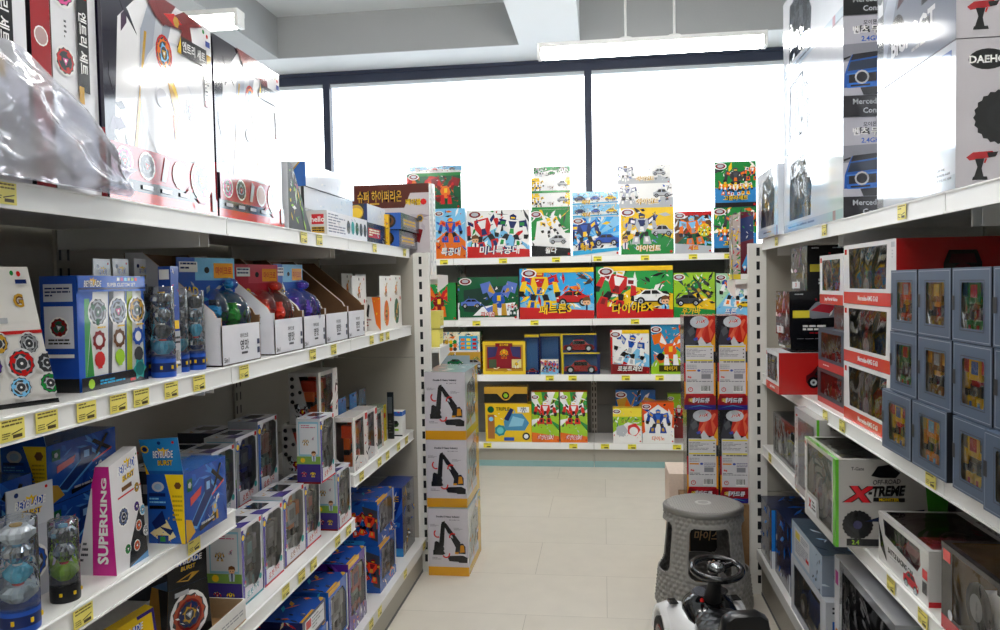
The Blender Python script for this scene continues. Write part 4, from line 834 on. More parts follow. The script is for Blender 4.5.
# ---------------------------------------------------------------- second shelf
Z2 = LZ['two']
def pyrfront(c):
    c.rect(0, 0, 1, 1, 'E8E6E2'); c.poly([(0, 0), (.55, 0), (0, .55)], '7A2420'); c.circ(.2, .14, .13, 'orange', 14); c.spinner(.2, .14, .1, ['dred', 'dblue', 'gold'], 4, edge='gold')
    spin_logo(c, .5, .8, .1, .7); c.text('G', .86, .76, .1, 'gold', out='brown'); c.rect(.3, .6, .75, .64, 'silver'); c.rect(.3, .52, 1, .545, 'C02A2A')
    for i, (u, v, p) in enumerate(((.45, .42, 'blue'), (.66, .46, 'gold'), (.88, .45, 'grey'), (.6, .3, 'purple'), (.8, .31, 'red'), (.98, .3, 'dgrey'), (.77, .14, 'sky'), (.97, .15, 'green'), (.56, .16, 'dred'))): c.spinner(u, v, .075 if i != 4 else .1, [p, 'silver', 'dgrey'], i, edge='D8D8D8')
    c.rect(0, 0, 1, .035, 'black'); c.circ(.88, .95, .02, 'red'); c.circ(.82, .955, .018, 'green'); c.rect(.84, .88, .94, .91, 'dblue')
wedge('spinning_top_box', 'white and red tapered box printed with many round spinning tops, left frame edge', .25, .08, .235, .17, .04, (-1.04, 1.145, Z2), math.radians(64), dict(all='E8E6E2', left='8A2420', right='1E1A20'), dict(front=pyrfront, right=lambda c: c.rect(0, 0, 1, .1, 'black')), skew=.0)
def triset(c):
    c.rect(0, 0, 1, 1, '1D5AC0'); c.poly([(.08, .12), (.17, .12), (.17, .8), (.1, .8)], '4AA05A'); c.poly([(.1, .12), (.4, .12), (.44, .86), (.22, .86)], 'E4E6E6'); c.poly([(.1, .12), (.2, .12), (.17, .5)], '2E8A3A')
    c.poly([(.4, .12), (.67, .12), (.7, .86), (.45, .86)], '4A4C50'); c.poly([(.45, .12), (.66, .12), (.68, .86), (.52, .86)], 'E6E6E8'); c.poly([(.68, .12), (.97, .12), (.95, .86), (.72, .86)], 'A8B828'); c.poly([(.77, .12), (.96, .12), (.95, .86), (.81, .86)], 'E6E8E0')
    for i, (u, p, q, r_) in enumerate(((.28, 'silver', 'dred', 'red'), (.57, '9AA4B8', 'brown', 'lime'), (.86, 'gold', 'blue', 'dgrey'))):
        c.spinner(u, .68, .125, [p, 'silver', 'pink' if i == 1 else 'dgreen'], i+2); c.circ(u, .43, .095, q, teeth=9, td=.15); c.circ(u, .43, .05, 'F0F0F0'); c.circ(u, .26, .075, r_, 10); c.rect(u-.03, .18, u+.03, .24, r_); c.lines(u-.02, .52, u+.1, .55, 1, 'yellow', i)
    c.rect(0, .86, 1, 1, '2A62C8'); c.logo(BB, .2, .93, .055, .25, 'white', 'dblue', 'yellow'); c.text('SUPER CUSTOM SET', .62, .92, .035, 'white', maxw=.5)
    for i in range(6): c.rect(.55+.055*i, .955, .59+.055*i, .985, ['white', 'pink', 'sky', 'cream', 'lime', 'red'][i])
    c.rect(0, .88, 1, .895, 'dblue'); c.rect(0, 0, 1, .12, '12151C'); c.lines(.25, .03, .62, .08, 2, 'cyan', 3, .6); c.circ(.13, .06, .045, 'lime', 8); c.circ(.86, .12, .11, 'teal', teeth=6, td=.3); c.circ(.86, .12, .07, '1A6A6A'); c.rect(.7, .02, .78, .045, 'red')
def triside(c):
    c.rect(0, 0, 1, 1, '1A48A8'); c.rect(0, 0, 1, .12, '12151C'); c.rect(.1, .78, .9, .93, 'C8CCD8'); c.rect(.1, .38, .9, .74, 'D8DAE4'); c.spinner(.5, .56, .24, ['dred', 'dgreen', 'silver'], 4); c.rect(.1, .3, .9, .33, 'white'); c.lines(.15, .81, .85, .9, 3, 'dblue', 2); c.lines(.2, .4, .8, .46, 2, 'black', 2)
Lb('spinning_top_set_box', 'bright blue box showing three spinning top designs in a row', 1.347, 1.563, -.983, Z2, .222, .075, '1D50B8', art=dict(front=triset, left=triside), m='gloss')
# clear tubes with spinning top parts
def tube_pack(label, x, y, z, r, h, base='blue', seed=0, cols=('silver', 'silver', '4AB8D8', 'dgrey'), group=None, sq=False):
    e = empty('clear_toy_tube', (x, y, z), 0, label, 'toy tube', group); n = 20; g = random.Random(seed)
    t = MB(); t.lathe([(r*.98, 0), (r, .004), (r, h*.22), (r*.98, h*.235)], base, 'card', n, caps=True); t.lathe([(r*1.005, h*.06), (r*1.005, h*.16)], 'dblue' if base == 'blue' else 'black', 'card', n, caps=False)
    for k in range(3): a = -1.2+k*.9; t.box((r*math.cos(a)*1.0-.002, r*math.sin(a)-.002, h*.09), (r*math.cos(a)+.002, r*math.sin(a)+.002, h*.13), 'yellow', 'card')
    t.build('printed_base', e)
    t = MB(); zz = h*.25; k = len(cols)
    for i, c in enumerate(cols):
        hh = h*.7/k; R = r*(.92 if i in (0, k-1) else .7); z0 = zz+i*hh
        T = 10; ring = lambda rr, z_, q: [(rr*(1-.2*(j % 2)*q)*math.cos(2*PI*j/(2*T)), rr*(1-.2*(j % 2)*q)*math.sin(2*PI*j/(2*T)), z_) for j in range(2*T)]
        t.loft([ring(R*.5, z0, 0), ring(R, z0+hh*.35, 1), ring(R, z0+hh*.6, 1), ring(R*.6, z0+hh*.85, 0)], c, 'chrome' if c == 'silver' else 'shiny', smooth=False)
        t.lathe([(R*.3, z0+hh*.8), (R*.35, z0+hh*.95)], ('red', 'white', 'sky', 'gold')[i % 4], 'shiny', 8)
    t.build('top_parts', e)
    t = MB(); t.lathe([(r, h*.2), (r, h*.985), (r*.94, h)], 'white', 'blister', n, caps=False); t.face([(r*.94*math.cos(2*PI*j/n), r*.94*math.sin(2*PI*j/n), h) for j in range(n)], 'white', 'blister'); t.build('clear_tube', e)
    return e
gt = 'clear tubes beside the blue three top box'
tube_pack('clear tube of silver top parts directly beside the blue three top box', -.967, 1.605, Z2, .026, .2, 'blue', 1, ('4AB8D8', 'dgrey', 'silver', 'silver'), gt)
tube_pack('clear tube of spinning top parts between the blue carded pack and the display carton', -.985, 1.700, Z2, .023, .195, 'blue', 2, ('4AB8D8', 'dgrey', 'silver', 'silver'), gt)
tube_pack('clear tube of spinning top parts pressed against the first white display carton', -.97, 1.752, Z2, .021, .19, 'blue', 3, ('silver', '4AB8D8', 'silver', 'dgrey'), gt)
tube_pack('clear tube standing behind the blue carded pack', -1.03, 1.62, Z2, .026, .2, 'blue', 4, ('silver', 'silver', '4AB8D8', 'dgrey'), gt)
Lb('carded_toy_pack', 'tall narrow blue pack standing between the clear tubes', 1.636, 1.668, -.962, Z2, .245, .03, '2A4A9A', art=dict(front=lambda c: (c.rect(0, 0, 1, .4, 'silver'), c.rect(.1, .42, .9, .5, 'yellow'), c.shards(14, ['white', 'cyan', 'dblue', 'red'], 4, (.05, .5, .95, .98), .3), c.lines(.1, .05, .9, .35, 7, 'dgrey', 2), c.barcode(.2, .1, .8, .22)), left=lambda c: (c.shards(14, ['white', 'cyan', 'dblue', 'red', 'black'], 4, (.05, .1, .95, .98), .4), c.rect(.1, .88, .9, .97, 'white'))), m='gloss')
def tagart_white(c):
    c.rect(0, 0, 1, 1, 'E6E8EC'); c.circ(.25, .75, .09, 'dblue', 8); spin_logo(c, .55, .45, .25, .6); c.circ(.85, .85, .05, 'red'); c.rect(0, 0, 1, .12, 'dblue')
for i, (px, lab) in enumerate(((98, 'white hang tag pack behind the blue three top box, leftmost of three'), (117, 'white hang tag pack behind the blue three top box, middle of three'), (138, 'white hang tag pack behind the blue three top box, rightmost of three'))):
    yy = gx(px, 265, -1.13)[0]; zt = gx(px, 259, -1.13)[1]
    wedge('hang_tag_pack', lab, .07, .06, zt-Z2-.07, .06, .05, (-1.15, yy, Z2), H90, dict(all='2A3A6A', front='1E2A50', tag='E6E8EC'), dict(front=lambda c: c.shards(10, ['silver', 'blue', 'white'], 3)), tagh=.07, tagart=tagart_white, group='white hang tag packs behind the blue three top box')
# display cartons
def display(label, y0, y1, x1=-.928, dep=.25, z=Z2, fh=.1, bh=.285, seed=0, printed=True, group='white display cartons for blister packs'):
    e = empty('display_carton', (0, 0, 0), 0, label, 'display carton', group); x0 = x1-dep; T = .003; mb = MB()
    W, K = 'E0E0E6', '6A4A2E'
    mb.box((x1-T, y0, z), (x1, y1, z+fh), W, 'card', skip='l'); mb.face([(x1-T, y1, z), (x1-T, y0, z), (x1-T, y0, z+fh), (x1-T, y1, z+fh)][::-1], K, 'kraft')
    for s_, y in ((0, y0), (1, y1-T)):
        prof = [(x1, z), (x1, z+fh+.02), (x1-.012, z+fh+.02), (x1-.02, z+fh+.035), (x0+.05, z+bh), (x0, z+bh), (x0, z)]
        A = [(x, y, q) for x, q in prof]; B = [(x, y+T, q) for x, q in prof]
        mb.face(A, W if s_ == 0 else K, 'card' if s_ == 0 else 'kraft'); mb.face(B[::-1], K if s_ == 0 else W, 'kraft' if s_ == 0 else 'card')
        for i in range(len(prof)): j = (i+1) % len(prof); mb.face([A[i], A[j], B[j], B[i]], 'tan', 'kraft')
    mb.box((x0, y0, z), (x0+T, y1, z+bh), K, 'kraft'); mb.box((x0, y0, z), (x1, y1, z+T), K, 'kraft')
    c = Cv(mb, (x1, y0, z), (0, 1, 0), (0, 0, 1), y1-y0, fh); c.k = 2
    c.text('마이크로', .56, .7, .12, '3A3A44', maxw=.26); c.text('영맛', .56, .46, .26, '22222C', maxw=.24); c.rect(.48, .22, .64, .28, '3A3A44'); c.text('5in1', .1, .14, .12, '2A2A34', maxw=.14); c.rect(.9, .42, .97, .56, '2A3050'); c.rect(.9, .18, .97, .34, '2A3050')
    c2 = Cv(mb, (x0, y0, z), (1, 0, 0), (0, 0, 1), dep, bh); c2.k = 2; c2.text('마이크로 영맛', .68, .36, .1, '3A3A44', maxw=.32); c2.text('킹옵', .7, .24, .08, '2A2A34', maxw=.2)
    mb.build('carton', e); return e
dc = ((1.797, 2.012, 'white display carton holding a blue carded pack, nearest of five'), (2.108, 2.316, 'white display carton holding a red carded pack'), (2.325, 2.512, 'white display carton holding the blue and violet carded pack'), (2.522, 2.745, 'white display carton showing its empty brown inside, next to the violet pack'), (2.755, 2.95, 'white display carton showing its empty brown inside, farthest of five'))
for i, (a, b, lab) in enumerate(dc): display(lab, a, b, seed=i, z=Z2+.0005)
# blister packs
def blister_pack(label, x, y, rz, w, h, colr, tint, tint2, seed, z=Z2+.006, tone='sky', group='carded blister packs of small spinning tops'):
    e = empty('blister_pack', (x, y, z), rz, label, 'carded toy pack', group); t = MB(); t.box((-w/2, 0, 0), (w/2, .002, h), colr, 'gloss')
    c = Cv(t, (-w/2, 0, 0), (1, 0, 0), (0, 0, 1), w, h, 'gloss'); c.rect(0, .78, 1, 1, tone); c.rect(0, 0, .3, 1, colr); c.rect(.04, .86, .34, .96, 'white'); c.lines(.06, .87, .32, .95, 2, 'dblue', seed); c.circ(.5, .88, .045, 'black', 10); c.rect(.62, .8, .97, .95, 'EFA020'); c.text('마이크로', .8, .875, .08, 'red', maxw=.3)
    c.text('MAD', .2, .67, .1, 'yellow', out='dblue', maxw=.3); c.shards(12, ['white', 'cyan', 'dblue', 'silver'], seed, (.1, .1, .9, .75), .2); t.build('card', e)
    g = random.Random(seed); k = MB()
    def dome(cx, cz, rx, rz_, dp, m_, mb):
        R = []
        for i in range(5):
            a = i/4*PI/2; R.append([(cx+rx*math.cos(a*.98)*math.cos(2*PI*j/16), -dp*math.sin(a)-.0015, cz+rz_*math.cos(a*.98)*math.sin(2*PI*j/16)) for j in range(16)])
        mb.loft(R, 'white', m_, caps=False)
    bl = MB(); L = [(-.28, .42, .13, .09, .035, 'blister'), (-.26, .2, .13, .1, .03, 'blister'), (-.28, .62, .14, .07, .025, 'blister'), (.03, .47, .17, .24, .06, tint), (.27, .42, .22, .27, .09, tint2), (.33, .74, .11, .07, .04, tint)]
    for cx, cz, rx, rz_, dp, m_ in L:
        dome(cx*w, cz*h, rx*w, rz_*h, dp, m_, bl); cc = {'film_green': 'green', 'film_red': 'E84A1A', 'film_blue': 'cyan', 'film_violet': '6A4AC8'}.get(m_, 'silver')
        r2 = min(rx*w, rz_*h)*.62; t2 = 7; ring = lambda rr, yy: [(cx*w+rr*(1-.25*(j % 2))*math.cos(2*PI*j/(2*t2)), yy, cz*h+rr*(1-.25*(j % 2))*math.sin(2*PI*j/(2*t2))) for j in range(2*t2)]
        k.loft([ring(r2, -.004), ring(r2, -dp*.45), ring(r2*.5, -dp*.6)], cc, 'shiny', smooth=False)
        if rz_ > .2: k.box((cx*w-r2*.3, -dp*.5, cz*h-rz_*h*.6), (cx*w+r2*.3, -.004, cz*h+rz_*h*.5), cc if m_ != 'film_blue' else '2A3440', 'shiny')
    k.build('top_parts', e); bl.build('blister', e); return e
R_ = math.radians
blister_pack('blue carded pack with blue and green bubbles, in the nearest display carton', -1.03, 1.925, R_(70), .19, .268, '2A5AB8', 'film_blue', 'film_green', 1)
blister_pack('red carded pack with red bubbles, beside the blue and green bubble pack', -1.04, 2.245, R_(74), .19, .258, 'B8283A', 'film_red', 'film_red', 2, tone='D04A58')
blister_pack('navy carded pack standing behind between the red and violet bubble packs', -1.13, 2.42, R_(85), .16, .25, '1D3A80', 'film_blue', 'film_blue', 3, tone='4A86B8')
blister_pack('blue carded pack with violet bubbles, in the third display carton', -1.02, 2.435, R_(78), .16, .262, '2A62C0', 'film_violet', 'film_violet', 4)
# white hang-tag boxes at the far end
def wtag(label, y0, y1, xf, z, h, d, c1, tagh=.09, seed=0, group='white hang tag boxes with pictures of dolls and animals'):
    def side(c): c.rect(0, 0, 1, 1, 'DEDBD6'); c.poly([(.5, 1), (1, 1), (1, .0), (.75, .2)], c1); c.shards(6, [c1, 'yellow', 'brown'], seed, (.6, .2, 1, 1), .2); c.circ(.15, .88, .1, 'brown', 8); c.poly([(.2, .45), (.3, .8), (.4, .75), (.35, .4)], '2A2A2A'); c.lines(.1, .1, .5, .35, 3, '9A4A4A', seed)
    def fr(c): c.rect(0, 0, 1, 1, 'E8E5DF'); c.circ(.5, .5, .4, c1, 12, .7); c.creature(.5, .5, .35, ['gold', 'brown', c1], seed, False); c.circ(.85, .9, .06, 'red')
    return wedge('hang_tag_box', label, y1-y0, d, h, y1-y0-.002, d*.9, (xf-d/2, (y0+y1)/2, z), H90, dict(all='E4E1DB', tag='ECEAE6'), dict(left=side, front=fr), tagh=tagh, group=group, tagart=lambda c: (c.creature(.5, .4, .4, ['gold', 'orange', 'brown'], seed, False), c.circ(.85, .85, .06, 'red')), m='card')
wtag('white hang tag box with an orange picture, beyond the last display carton', 3.23, 3.42, -.945, Z2, .145, .085, 'orange', seed=1)
wtag('white hang tag box with a dark green picture, at the far end of the shelf', 3.44, 3.62, -.955, Z2, .15, .075, 'dgreen', seed=2)
wtag('white hang tag box squeezed behind the last display carton', 2.98, 3.16, -.985, Z2, .145, .08, 'orange', seed=3)
wtag('white hang tag box in the back row, behind the orange picture box', 3.25, 3.4, -1.12, Z2, .16, .08, 'gold', seed=4)
wtag('white hang tag box in the back row, behind the dark green picture box', 3.44, 3.6, -1.12, Z2, .16, .08, 'gold', seed=5)
Lb('doll_box', 'dark green and black box leaning at the very back of the second shelf', 3.05, 3.22, -1.2, Z2, .275, .08, '1A221E', art=dict(front=lambda c: (c.circ(.5, .6, .35, 'dgreen', 12), c.shards(8, ['dgreen', 'grey'], 3), c.circ(.2, .8, .08, 'silver', 6)), left=lambda c: c.circ(.5, .6, .3, 'dgrey')), m='gloss')
# ================================================================ lower left shelves
ZA, ZB, ZC, ZD = LZ['A'], LZ['B'], LZ['C'], LZ['D']
tube_pack('taller clear tube with silver and blue top parts, at the left frame edge', -.957, 1.142, ZA, .031, .185, 'blue', 5, ('C8D4DC', '4AB8D8', 'silver', 'E0E4EA'))
tube_pack('shorter clear tube with silver and lime top parts, on a black base', -.965, 1.262, ZA, .025, .145, '16181C', 6, ('9CCB2A', 'silver', 'silver'))
# superking tapered box
def skface(c):
    c.rect(0, 0, 1, 1, 'E6E4E6'); c.poly([(.38, 0), (1, 0), (1, .45), (.66, .52)], '2A3038'); c.poly([(.38, 0), (1, 0), (1, .06)], '4A8AC0'); spin_logo(c, .6, .84, .1, .7); c.rect(.2, .655, 1, .67, 'C83A3A'); c.rect(.35, .7, .7, .74, 'brown')
    c.spinner(.33, .48, .16, ['5A6A90', 'silver', 'dblue'], 1); 
    for i, (u, v, p) in enumerate(((.84, .66, 'gold'), (.76, .5, 'purple'), (.93, .44, 'sky'), (.74, .33, 'E86A3A'), (.95, .25, 'silver'), (.6, .17, 'E05A2A'), (.3, .19, 'green'))): c.spinner(u, v, .09, [p, p, 'white'], i+2)
    c.circ(.93, .95, .02, 'red'); c.circ(.85, .96, .02, 'green')
def skside(c):
    c.rect(0, 0, 1, 1, 'C8208A'); c.poly([(0, 0), (.42, 0), (.05, .8), (0, .8)], 'E6E4E6'); c.text('SUPERKING', .665, .5, .118, 'white', rot=H90, maxw=9, bold=.035, flat=1.0)
    c.lines(.05, .1, .25, .3, 4, 'dgrey', 3)
def skw(label, x, y, rz, z, cols, fr, sd, h=.232, w=.12, d=.085):
    e = empty('tapered_toy_box', (x, y, z), rz, label, 'toy box'); mb = MB(); a, b = w/2, d/2
    lo = [Vector((-a, -b, 0)), Vector((a, -b, 0)), Vector((a, b, 0)), Vector((-a, b, 0))]
    hi = [Vector((-a+.005, -b+.012, h-.02)), Vector((a-.012, -b+.012, h)), Vector((a-.012, -b+.04, h)), Vector((-a+.005, -b+.04, h-.02))]
    for k, (i, j) in dict(front=(0, 1), right=(1, 2), back=(2, 3), left=(3, 0)).items():
        mb.face([lo[i], lo[j], hi[j], hi[i]], cols[k], 'gloss')
        if k == 'front': fr(CvT(mb, lo[i], lo[j], hi[j], hi[i], 'gloss'))
        if k == 'left': sd(CvT(mb, lo[i], lo[j], hi[j], hi[i], 'gloss'))
    mb.face(hi, cols['front'], 'gloss'); mb.face(lo[::-1], 'white', 'gloss'); mb.build('carton', e); return e
cpt = gz(117, 576, ZA); cr_ = gz(148.6, 556, ZA); vv = Vector((cr_[0]-cpt[0], cr_[1]-cpt[1], 0)); wsk = vv.length; ang = math.atan2(vv.y, vv.x)
ctr = Vector((cpt[0], cpt[1], 0))+vv/2+Vector((-vv.y, vv.x, 0)).normalized()*.0425
skw('pink and white tapered box lettered down its side, standing alone on the shelf', ctr.x, ctr.y, ang, ZA, dict(front='E6E4E6', right='2A3038', back='E6E4E6', left='C8208A'), skface, skside, w=wsk)
# blue launcher boxes
def launch_front(c):
    c.rect(0, 0, 1, 1, '1D4FA8'); c.shards(14, ['2A66C0', '143A88', '4A8AD8'], 3, (.1, .1, .95, .95), .4); c.poly([(.08, .2), (.6, .78), (.75, .6), (.25, .12)], '5AA0E0'); c.poly([(.12, .22), (.58, .72), (.7, .6), (.25, .16)], '16306A')
    c.rect(.45, .58, .62, .8, '1A3878'); c.rect(.5, .62, .58, .74, '8AB8E8'); c.poly([(.62, .85), (.9, .6), (.93, .65), (.66, .9)], 'black'); c.poly([(.7, .6), (.88, .92), (.84, .94), (.67, .64)], 'black')
    c.poly([(.12, .5), (.35, .6), (.38, .72), (.12, .62)], 'C84A4A'); c.poly([(.62, .52), (.92, .66), (.92, .63), (.62, .49)], 'E05A5A'); c.rect(.06, .72, .17, .9, 'dgreen'); c.circ(.115, .81, .05, 'silver', 5)
    c.creature(.68, .32, .22, ['C8D8E8', '8AA8D0', 'gold'], 4, False); c.poly([(0, 0), (.2, .1), (.12, .3), (0, .35)], 'gold'); c.poly([(.3, .06), (.7, .14), (.7, .22), (.3, .14)], 'black'); c.lines(.34, .1, .66, .18, 1, 'silver', 2)
def launch_side(c):
    c.rect(0, 0, 1, 1, '1E52A8'); c.poly([(.5, 1), (1, 1), (1, 0), (.9, .0)], 'F0CC20'); c.circ(.84, .84, .1, 'brown', teeth=6); c.lines(.68, .3, .95, .7, 6, 'B89818', 5); c.circ(.3, .82, .13, 'silver', 12, 1.3); c.circ(.3, .82, .08, '8AA8C8', 12, 1.3); c.rect(.05, .68, .5, .73, 'dblue'); c.rect(.05, .5, .5, .55, 'black'); c.lines(.06, .56, .5, .66, 2, 'sky', 3)
    c.poly([(.05, .15), (.5, .35), (.75, .1), (.4, 0)], 'E8D8A0'); c.poly([(.1, .3), (.4, .48), (.5, .3), (.2, .2)], 'dblue'); c.poly([(.3, .25), (.7, .2), (.6, .12)], '1A2A5A'); c.rect(.25, 0, .55, .12, '163A80'); c.rect(.32, .03, .46, .1, 'green'); c.shards(8, ['white', 'blue', 'gold'], 4, (.05, .05, .7, .45), .12)
def launch_tag(c):
    c.rect(0, 0, 1, 1, '2A84C8'); c.rect(0, .0, 1, .1, '1D5AA8'); spin_logo(c, .55, .42, .26, .55); c.circ(.1, .72, .11, 'yellow', 10); c.circ(.1, .72, .08, 'dblue', 6); c.circ(.86, .88, .04, 'red', 6); c.poly([(0, 0), (.08, 0), (.0, .35)], 'yellow'); c.circ(.5, .88, .05, '16306A', 10)
def launcher(label, xf, y0, y1, z, h=.152, d=.085, tag=.085, tagart=launch_tag, group=None, lean=.0):
    e = empty('launcher_box', (xf-d/2, (y0+y1)/2, z), H90, label, 'toy box', group); w = y1-y0
    mb, _ = carton(w, d, h, '1D4FA8', art=dict(front=launch_front, left=launch_side, top=lambda c: (c.rect(0, 0, 1, 1, '2A5AA0'), c.shards(6, ['black', '4A7AC0'], 2))), m='gloss'); mb.build('carton', e)
    if tag:
        # the hang tag rises from the end of the box that faces the near end of the aisle
        t = MB(); A, B, C_, D_ = Vector((-w/2, d/2, h)), Vector((-w/2, -d/2, h)), Vector((-w/2-.018, -d/2, h+tag)), Vector((-w/2-.018, d/2+.004, h+tag-.006))
        t.face([A, B, C_, D_], '2A84C8', 'gloss'); o = Vector((.0015, 0, 0)); t.face([A+o, D_+o, C_+o, B+o], 'C8D8E8', 'gloss'); tagart(CvT(t, A, B, C_, D_, 'gloss')); t.build('hang_tag', e)
    return e
launcher('bright blue box with a yellow wedge and raised hang tag, at the shelf end', -.905, 1.562, 1.75, ZA)
dtag = lambda c: (c.rect(0, 0, 1, 1, '1D4A90'), spin_logo(c, .55, .45, .24, .5), c.circ(.08, .75, .1, 'silver', 10), c.circ(.5, .88, .05, 'navy', 10))
gl = 'dark blue launcher boxes in the back row'
launcher('dark blue launcher box stacked upper, behind the pink lettered box', -1.1, 1.40, 1.62, ZA+.125, .12, .1, .075, dtag, gl)
launcher('dark blue launcher box stacked lower, behind the pink lettered box', -1.1, 1.40, 1.60, ZA, .123, .1, 0, dtag, gl)
launcher('dark blue launcher box with a tag, behind the two clear tubes', -1.11, 1.16, 1.37, ZA, .2, .1, .08, dtag, gl)
for i, (y, x, h) in enumerate(((1.13, -1.06, .2), (1.265, -1.045, .2))):
    wedge('hang_tag_pack', ('white hang tag pack behind the taller clear tube', 'white hang tag pack behind the shorter clear tube')[i], .1, .04, .13, .095, .03, (x, y, ZA), R_(80), dict(all='C8CCD4', tag='D4D8DE'), dict(front=lambda c: (c.rect(0, 0, 1, 1, 'C4C8D0'), c.spinner(.5, .5, .3, ['blue', 'silver', 'red'], 3))), tagh=.075, tagart=lambda c: (c.rect(0, 0, 1, 1, 'D4D8DE'), spin_logo(c, .5, .45, .26, .7), c.circ(.2, .85, .06, 'dblue'), c.circ(.85, .88, .04, 'red')))
# ---------------------------------------------------------------- shelf B, near part
def bigtop(c):
    c.rect(0, 0, 1, 1, '15161A'); c.spinner(.5, .48, .4, ['B04A30', 'silver', 'cyan'], 3, edge='white'); c.spinner(.5, .48, .26, ['dblue', 'gold', 'silver'], 5, edge='dred'); c.rect(.15, .85, .5, .93, 'silver'); c.shards(10, ['white', 'D86A4A', 'dblue'], 5, (.2, .2, .8, .8), .12)
bt_tag = lambda c: (c.rect(0, 0, 1, 1, '15161A'), spin_logo(c, .5, .62, .24, .8), c.poly([(.2, .2), (.6, .35), (.8, .3), (.5, .1)], 'gold'), c.poly([(.28, .2), (.6, .3), (.5, .14)], 'black'))
wedge('tapered_toy_box', 'black box with gold edges and a large red spinning top, in the open carton', .125, .085, .135, .105, .06, (-1.005, 1.69, ZB+.034), R_(66), dict(all='2A2620', left='B88A2A', front='15161A', tag='15161A', top='4A6A90'), dict(front=bigtop, left=lambda c: (c.rect(0, 0, 1, 1, 'B8862A'), c.poly([(.4, 1), (1, 1), (1, 0), (.85, 0)], '15161A'), c.circ(.35, .2, .15, 'silver', 8))), tagh=.075, tagart=bt_tag)
def kingf(c):
    c.rect(0, 0, 1, 1, 'E8C020'); c.poly([(.62, 1), (1, 1), (1, 0), (.9, 0)], '3A2A7A'); spin_logo(c, .45, .82, .1, .6); c.poly([(.3, .6), (.7, .68), (.68, .63), (.32, .56)], 'black'); c.spinner(.62, .28, .33, ['3A2A7A', 'dgrey', 'black'], 3); c.spinner(.62, .28, .2, ['purple', 'gold', 'silver'], 5)
def kings(c):
    c.rect(0, 0, 1, 1, 'D8305A'); c.poly([(0, 0), (.3, 0), (0, .7)], 'D86A20'); c.text('SUPERKING', .6, .5, .135, 'F0DDA0', rot=H90, maxw=9, bold=.03)
skw('yellow and purple tapered box with a pink lettered side, on the shelf below', -1.0, 1.478, R_(66), ZB, dict(front='E8C020', right='3A2A7A', back='3A2A7A', left='D8305A'), kingf, kings, h=.185, w=.12)
def opencarton(label, x0, x1, y0, y1, z, h):
    mb = MB(); T = .003; mb.box((x0, y0, z), (x1, y1, z+T), 'tan', 'kraft')
    for a, b in (((x1-T, y0, z+T), (x1, y1, z+h)), ((x0, y0, z+T), (x0+T, y1, z+h)), ((x0+T, y0, z+T), (x1-T, y0+T, z+h)), ((x0+T, y1-T, z+T), (x1-T, y1, z+h))): mb.box(a, b, 'D8D6D2', 'card')
    for a, b in (((x1-T-.0006, y0+T, z+T), (x1-T, y1-T, z+h)), ((x0+T, y1-T-.0006, z+T), (x1-T, y1-T, z+h)), ((x0+T, y0+T, z+T), (x1-T, y0+T+.0006, z+h))): mb.box(a, b, 'A08868', 'kraft')
    c = Cv(mb, (x1, y0, z), (0, 1, 0), (0, 0, 1), y1-y0, h); c.lines(.6, .3, .95, .6, 2, 'grey', 4); return tag(mb.build('open_carton', None), label, 'carton')
opencarton('open white carton with brown inside, holding the black and gold box', -1.17, -.925, 1.555, 1.872, ZB+.0005, .055)
# robot window boxes of shelf B
HOLE = [(.12, .22), (.5, .2), (.62, .1), (.93, .3), (.95, .9), (.8, .95), (.3, .95), (.12, .8)]
def wbfront(pc, tcol, seed):
    def f(c):
        c.poly([(0, 0), (1, 0), (1, .2), (.62, .09), (.5, .19), (0, .21)], 'D8D4DC'); c.rect(0, 0, .11, 1, pc); c.rect(.96, .1, 1, 1, 'E4E4EA'); c.rect(0, .955, 1, 1, 'E4E4EA')
        c.text('로봇기차', .5, .12, .09, tcol, out='white', maxw=.8, shear=.2, rot=.12); c.circ(.08, .86, .1, 'blue', 8); c.circ(.08, .86, .07, 'yellow', 6); c.rect(.88, .93, .98, .99, 'red'); c.creature(.12, .3, .1, ['sky', 'pink', 'white'], seed, False); c.circ(.86, .22, .07, 'teal', 8); c.rect(0, 0, 1, .03, tcol)
    return f
def wbside(c):
    c.rect(0, 0, 1, 1, 'C8CCD0'); c.rect(.08, .42, .92, .95, '8ABCD0'); c.rect(.12, .45, .88, .92, 'D4D6DA'); c.lines(.2, .84, .8, .9, 2, 'C05A80', 3); c.mecha(.38, .64, .14, ['gold', 'silver', 'grey'], 5); c.creature(.7, .7, .08, ['pink', 'purple', 'grey'], 4, False)
    c.rect(0, .28, 1, .42, '7AA048'); c.rect(0, 0, 1, .3, '3A2A7A'); c.circ(.25, .36, .1, 'yellow', 10); c.boy(.72, .42, .2, 'C8D4E0'); c.mecha(.3, .15, .12, ['red', 'dblue', 'silver'], 2); c.mecha(.68, .15, .12, ['yellow', 'black', 'gold'], 3); c.rect(0, 0, 1, .03, 'dred')
def wbtop(c):
    c.rect(0, 0, 1, 1, 'D8D8DE'); c.poly([(0, 0), (.5, 0), (.3, .35), (0, .4)], '4A3A90'); c.rect(.35, .3, .85, .8, '22242A'); c.shards(8, ['gold', 'blue', 'black'], 5, (.05, .4, .95, .95), .25)
def wbox(label, y0, y1, xf, z, h, d=.1, toyp=('grey', 'silver', 'dgrey'), pc='4A3A98', tcol='C02A3A', seed=0, group='purple edged robot window boxes', side=wbside, m='gloss'):
    return Lb('window_toy_box', label, y0, y1, xf, z, h, d, 'D8D8DE', cols=dict(left='C8CCD0', back='grey', top='D8D8DE'), art=dict(front=wbfront(pc, tcol, seed), left=side, top=wbtop), holes=dict(front=HOLE), inner='9A9EA4', toy=tray(toy_robot(list(toyp), .8)), toyname='toy_robot', group=group, m=m)
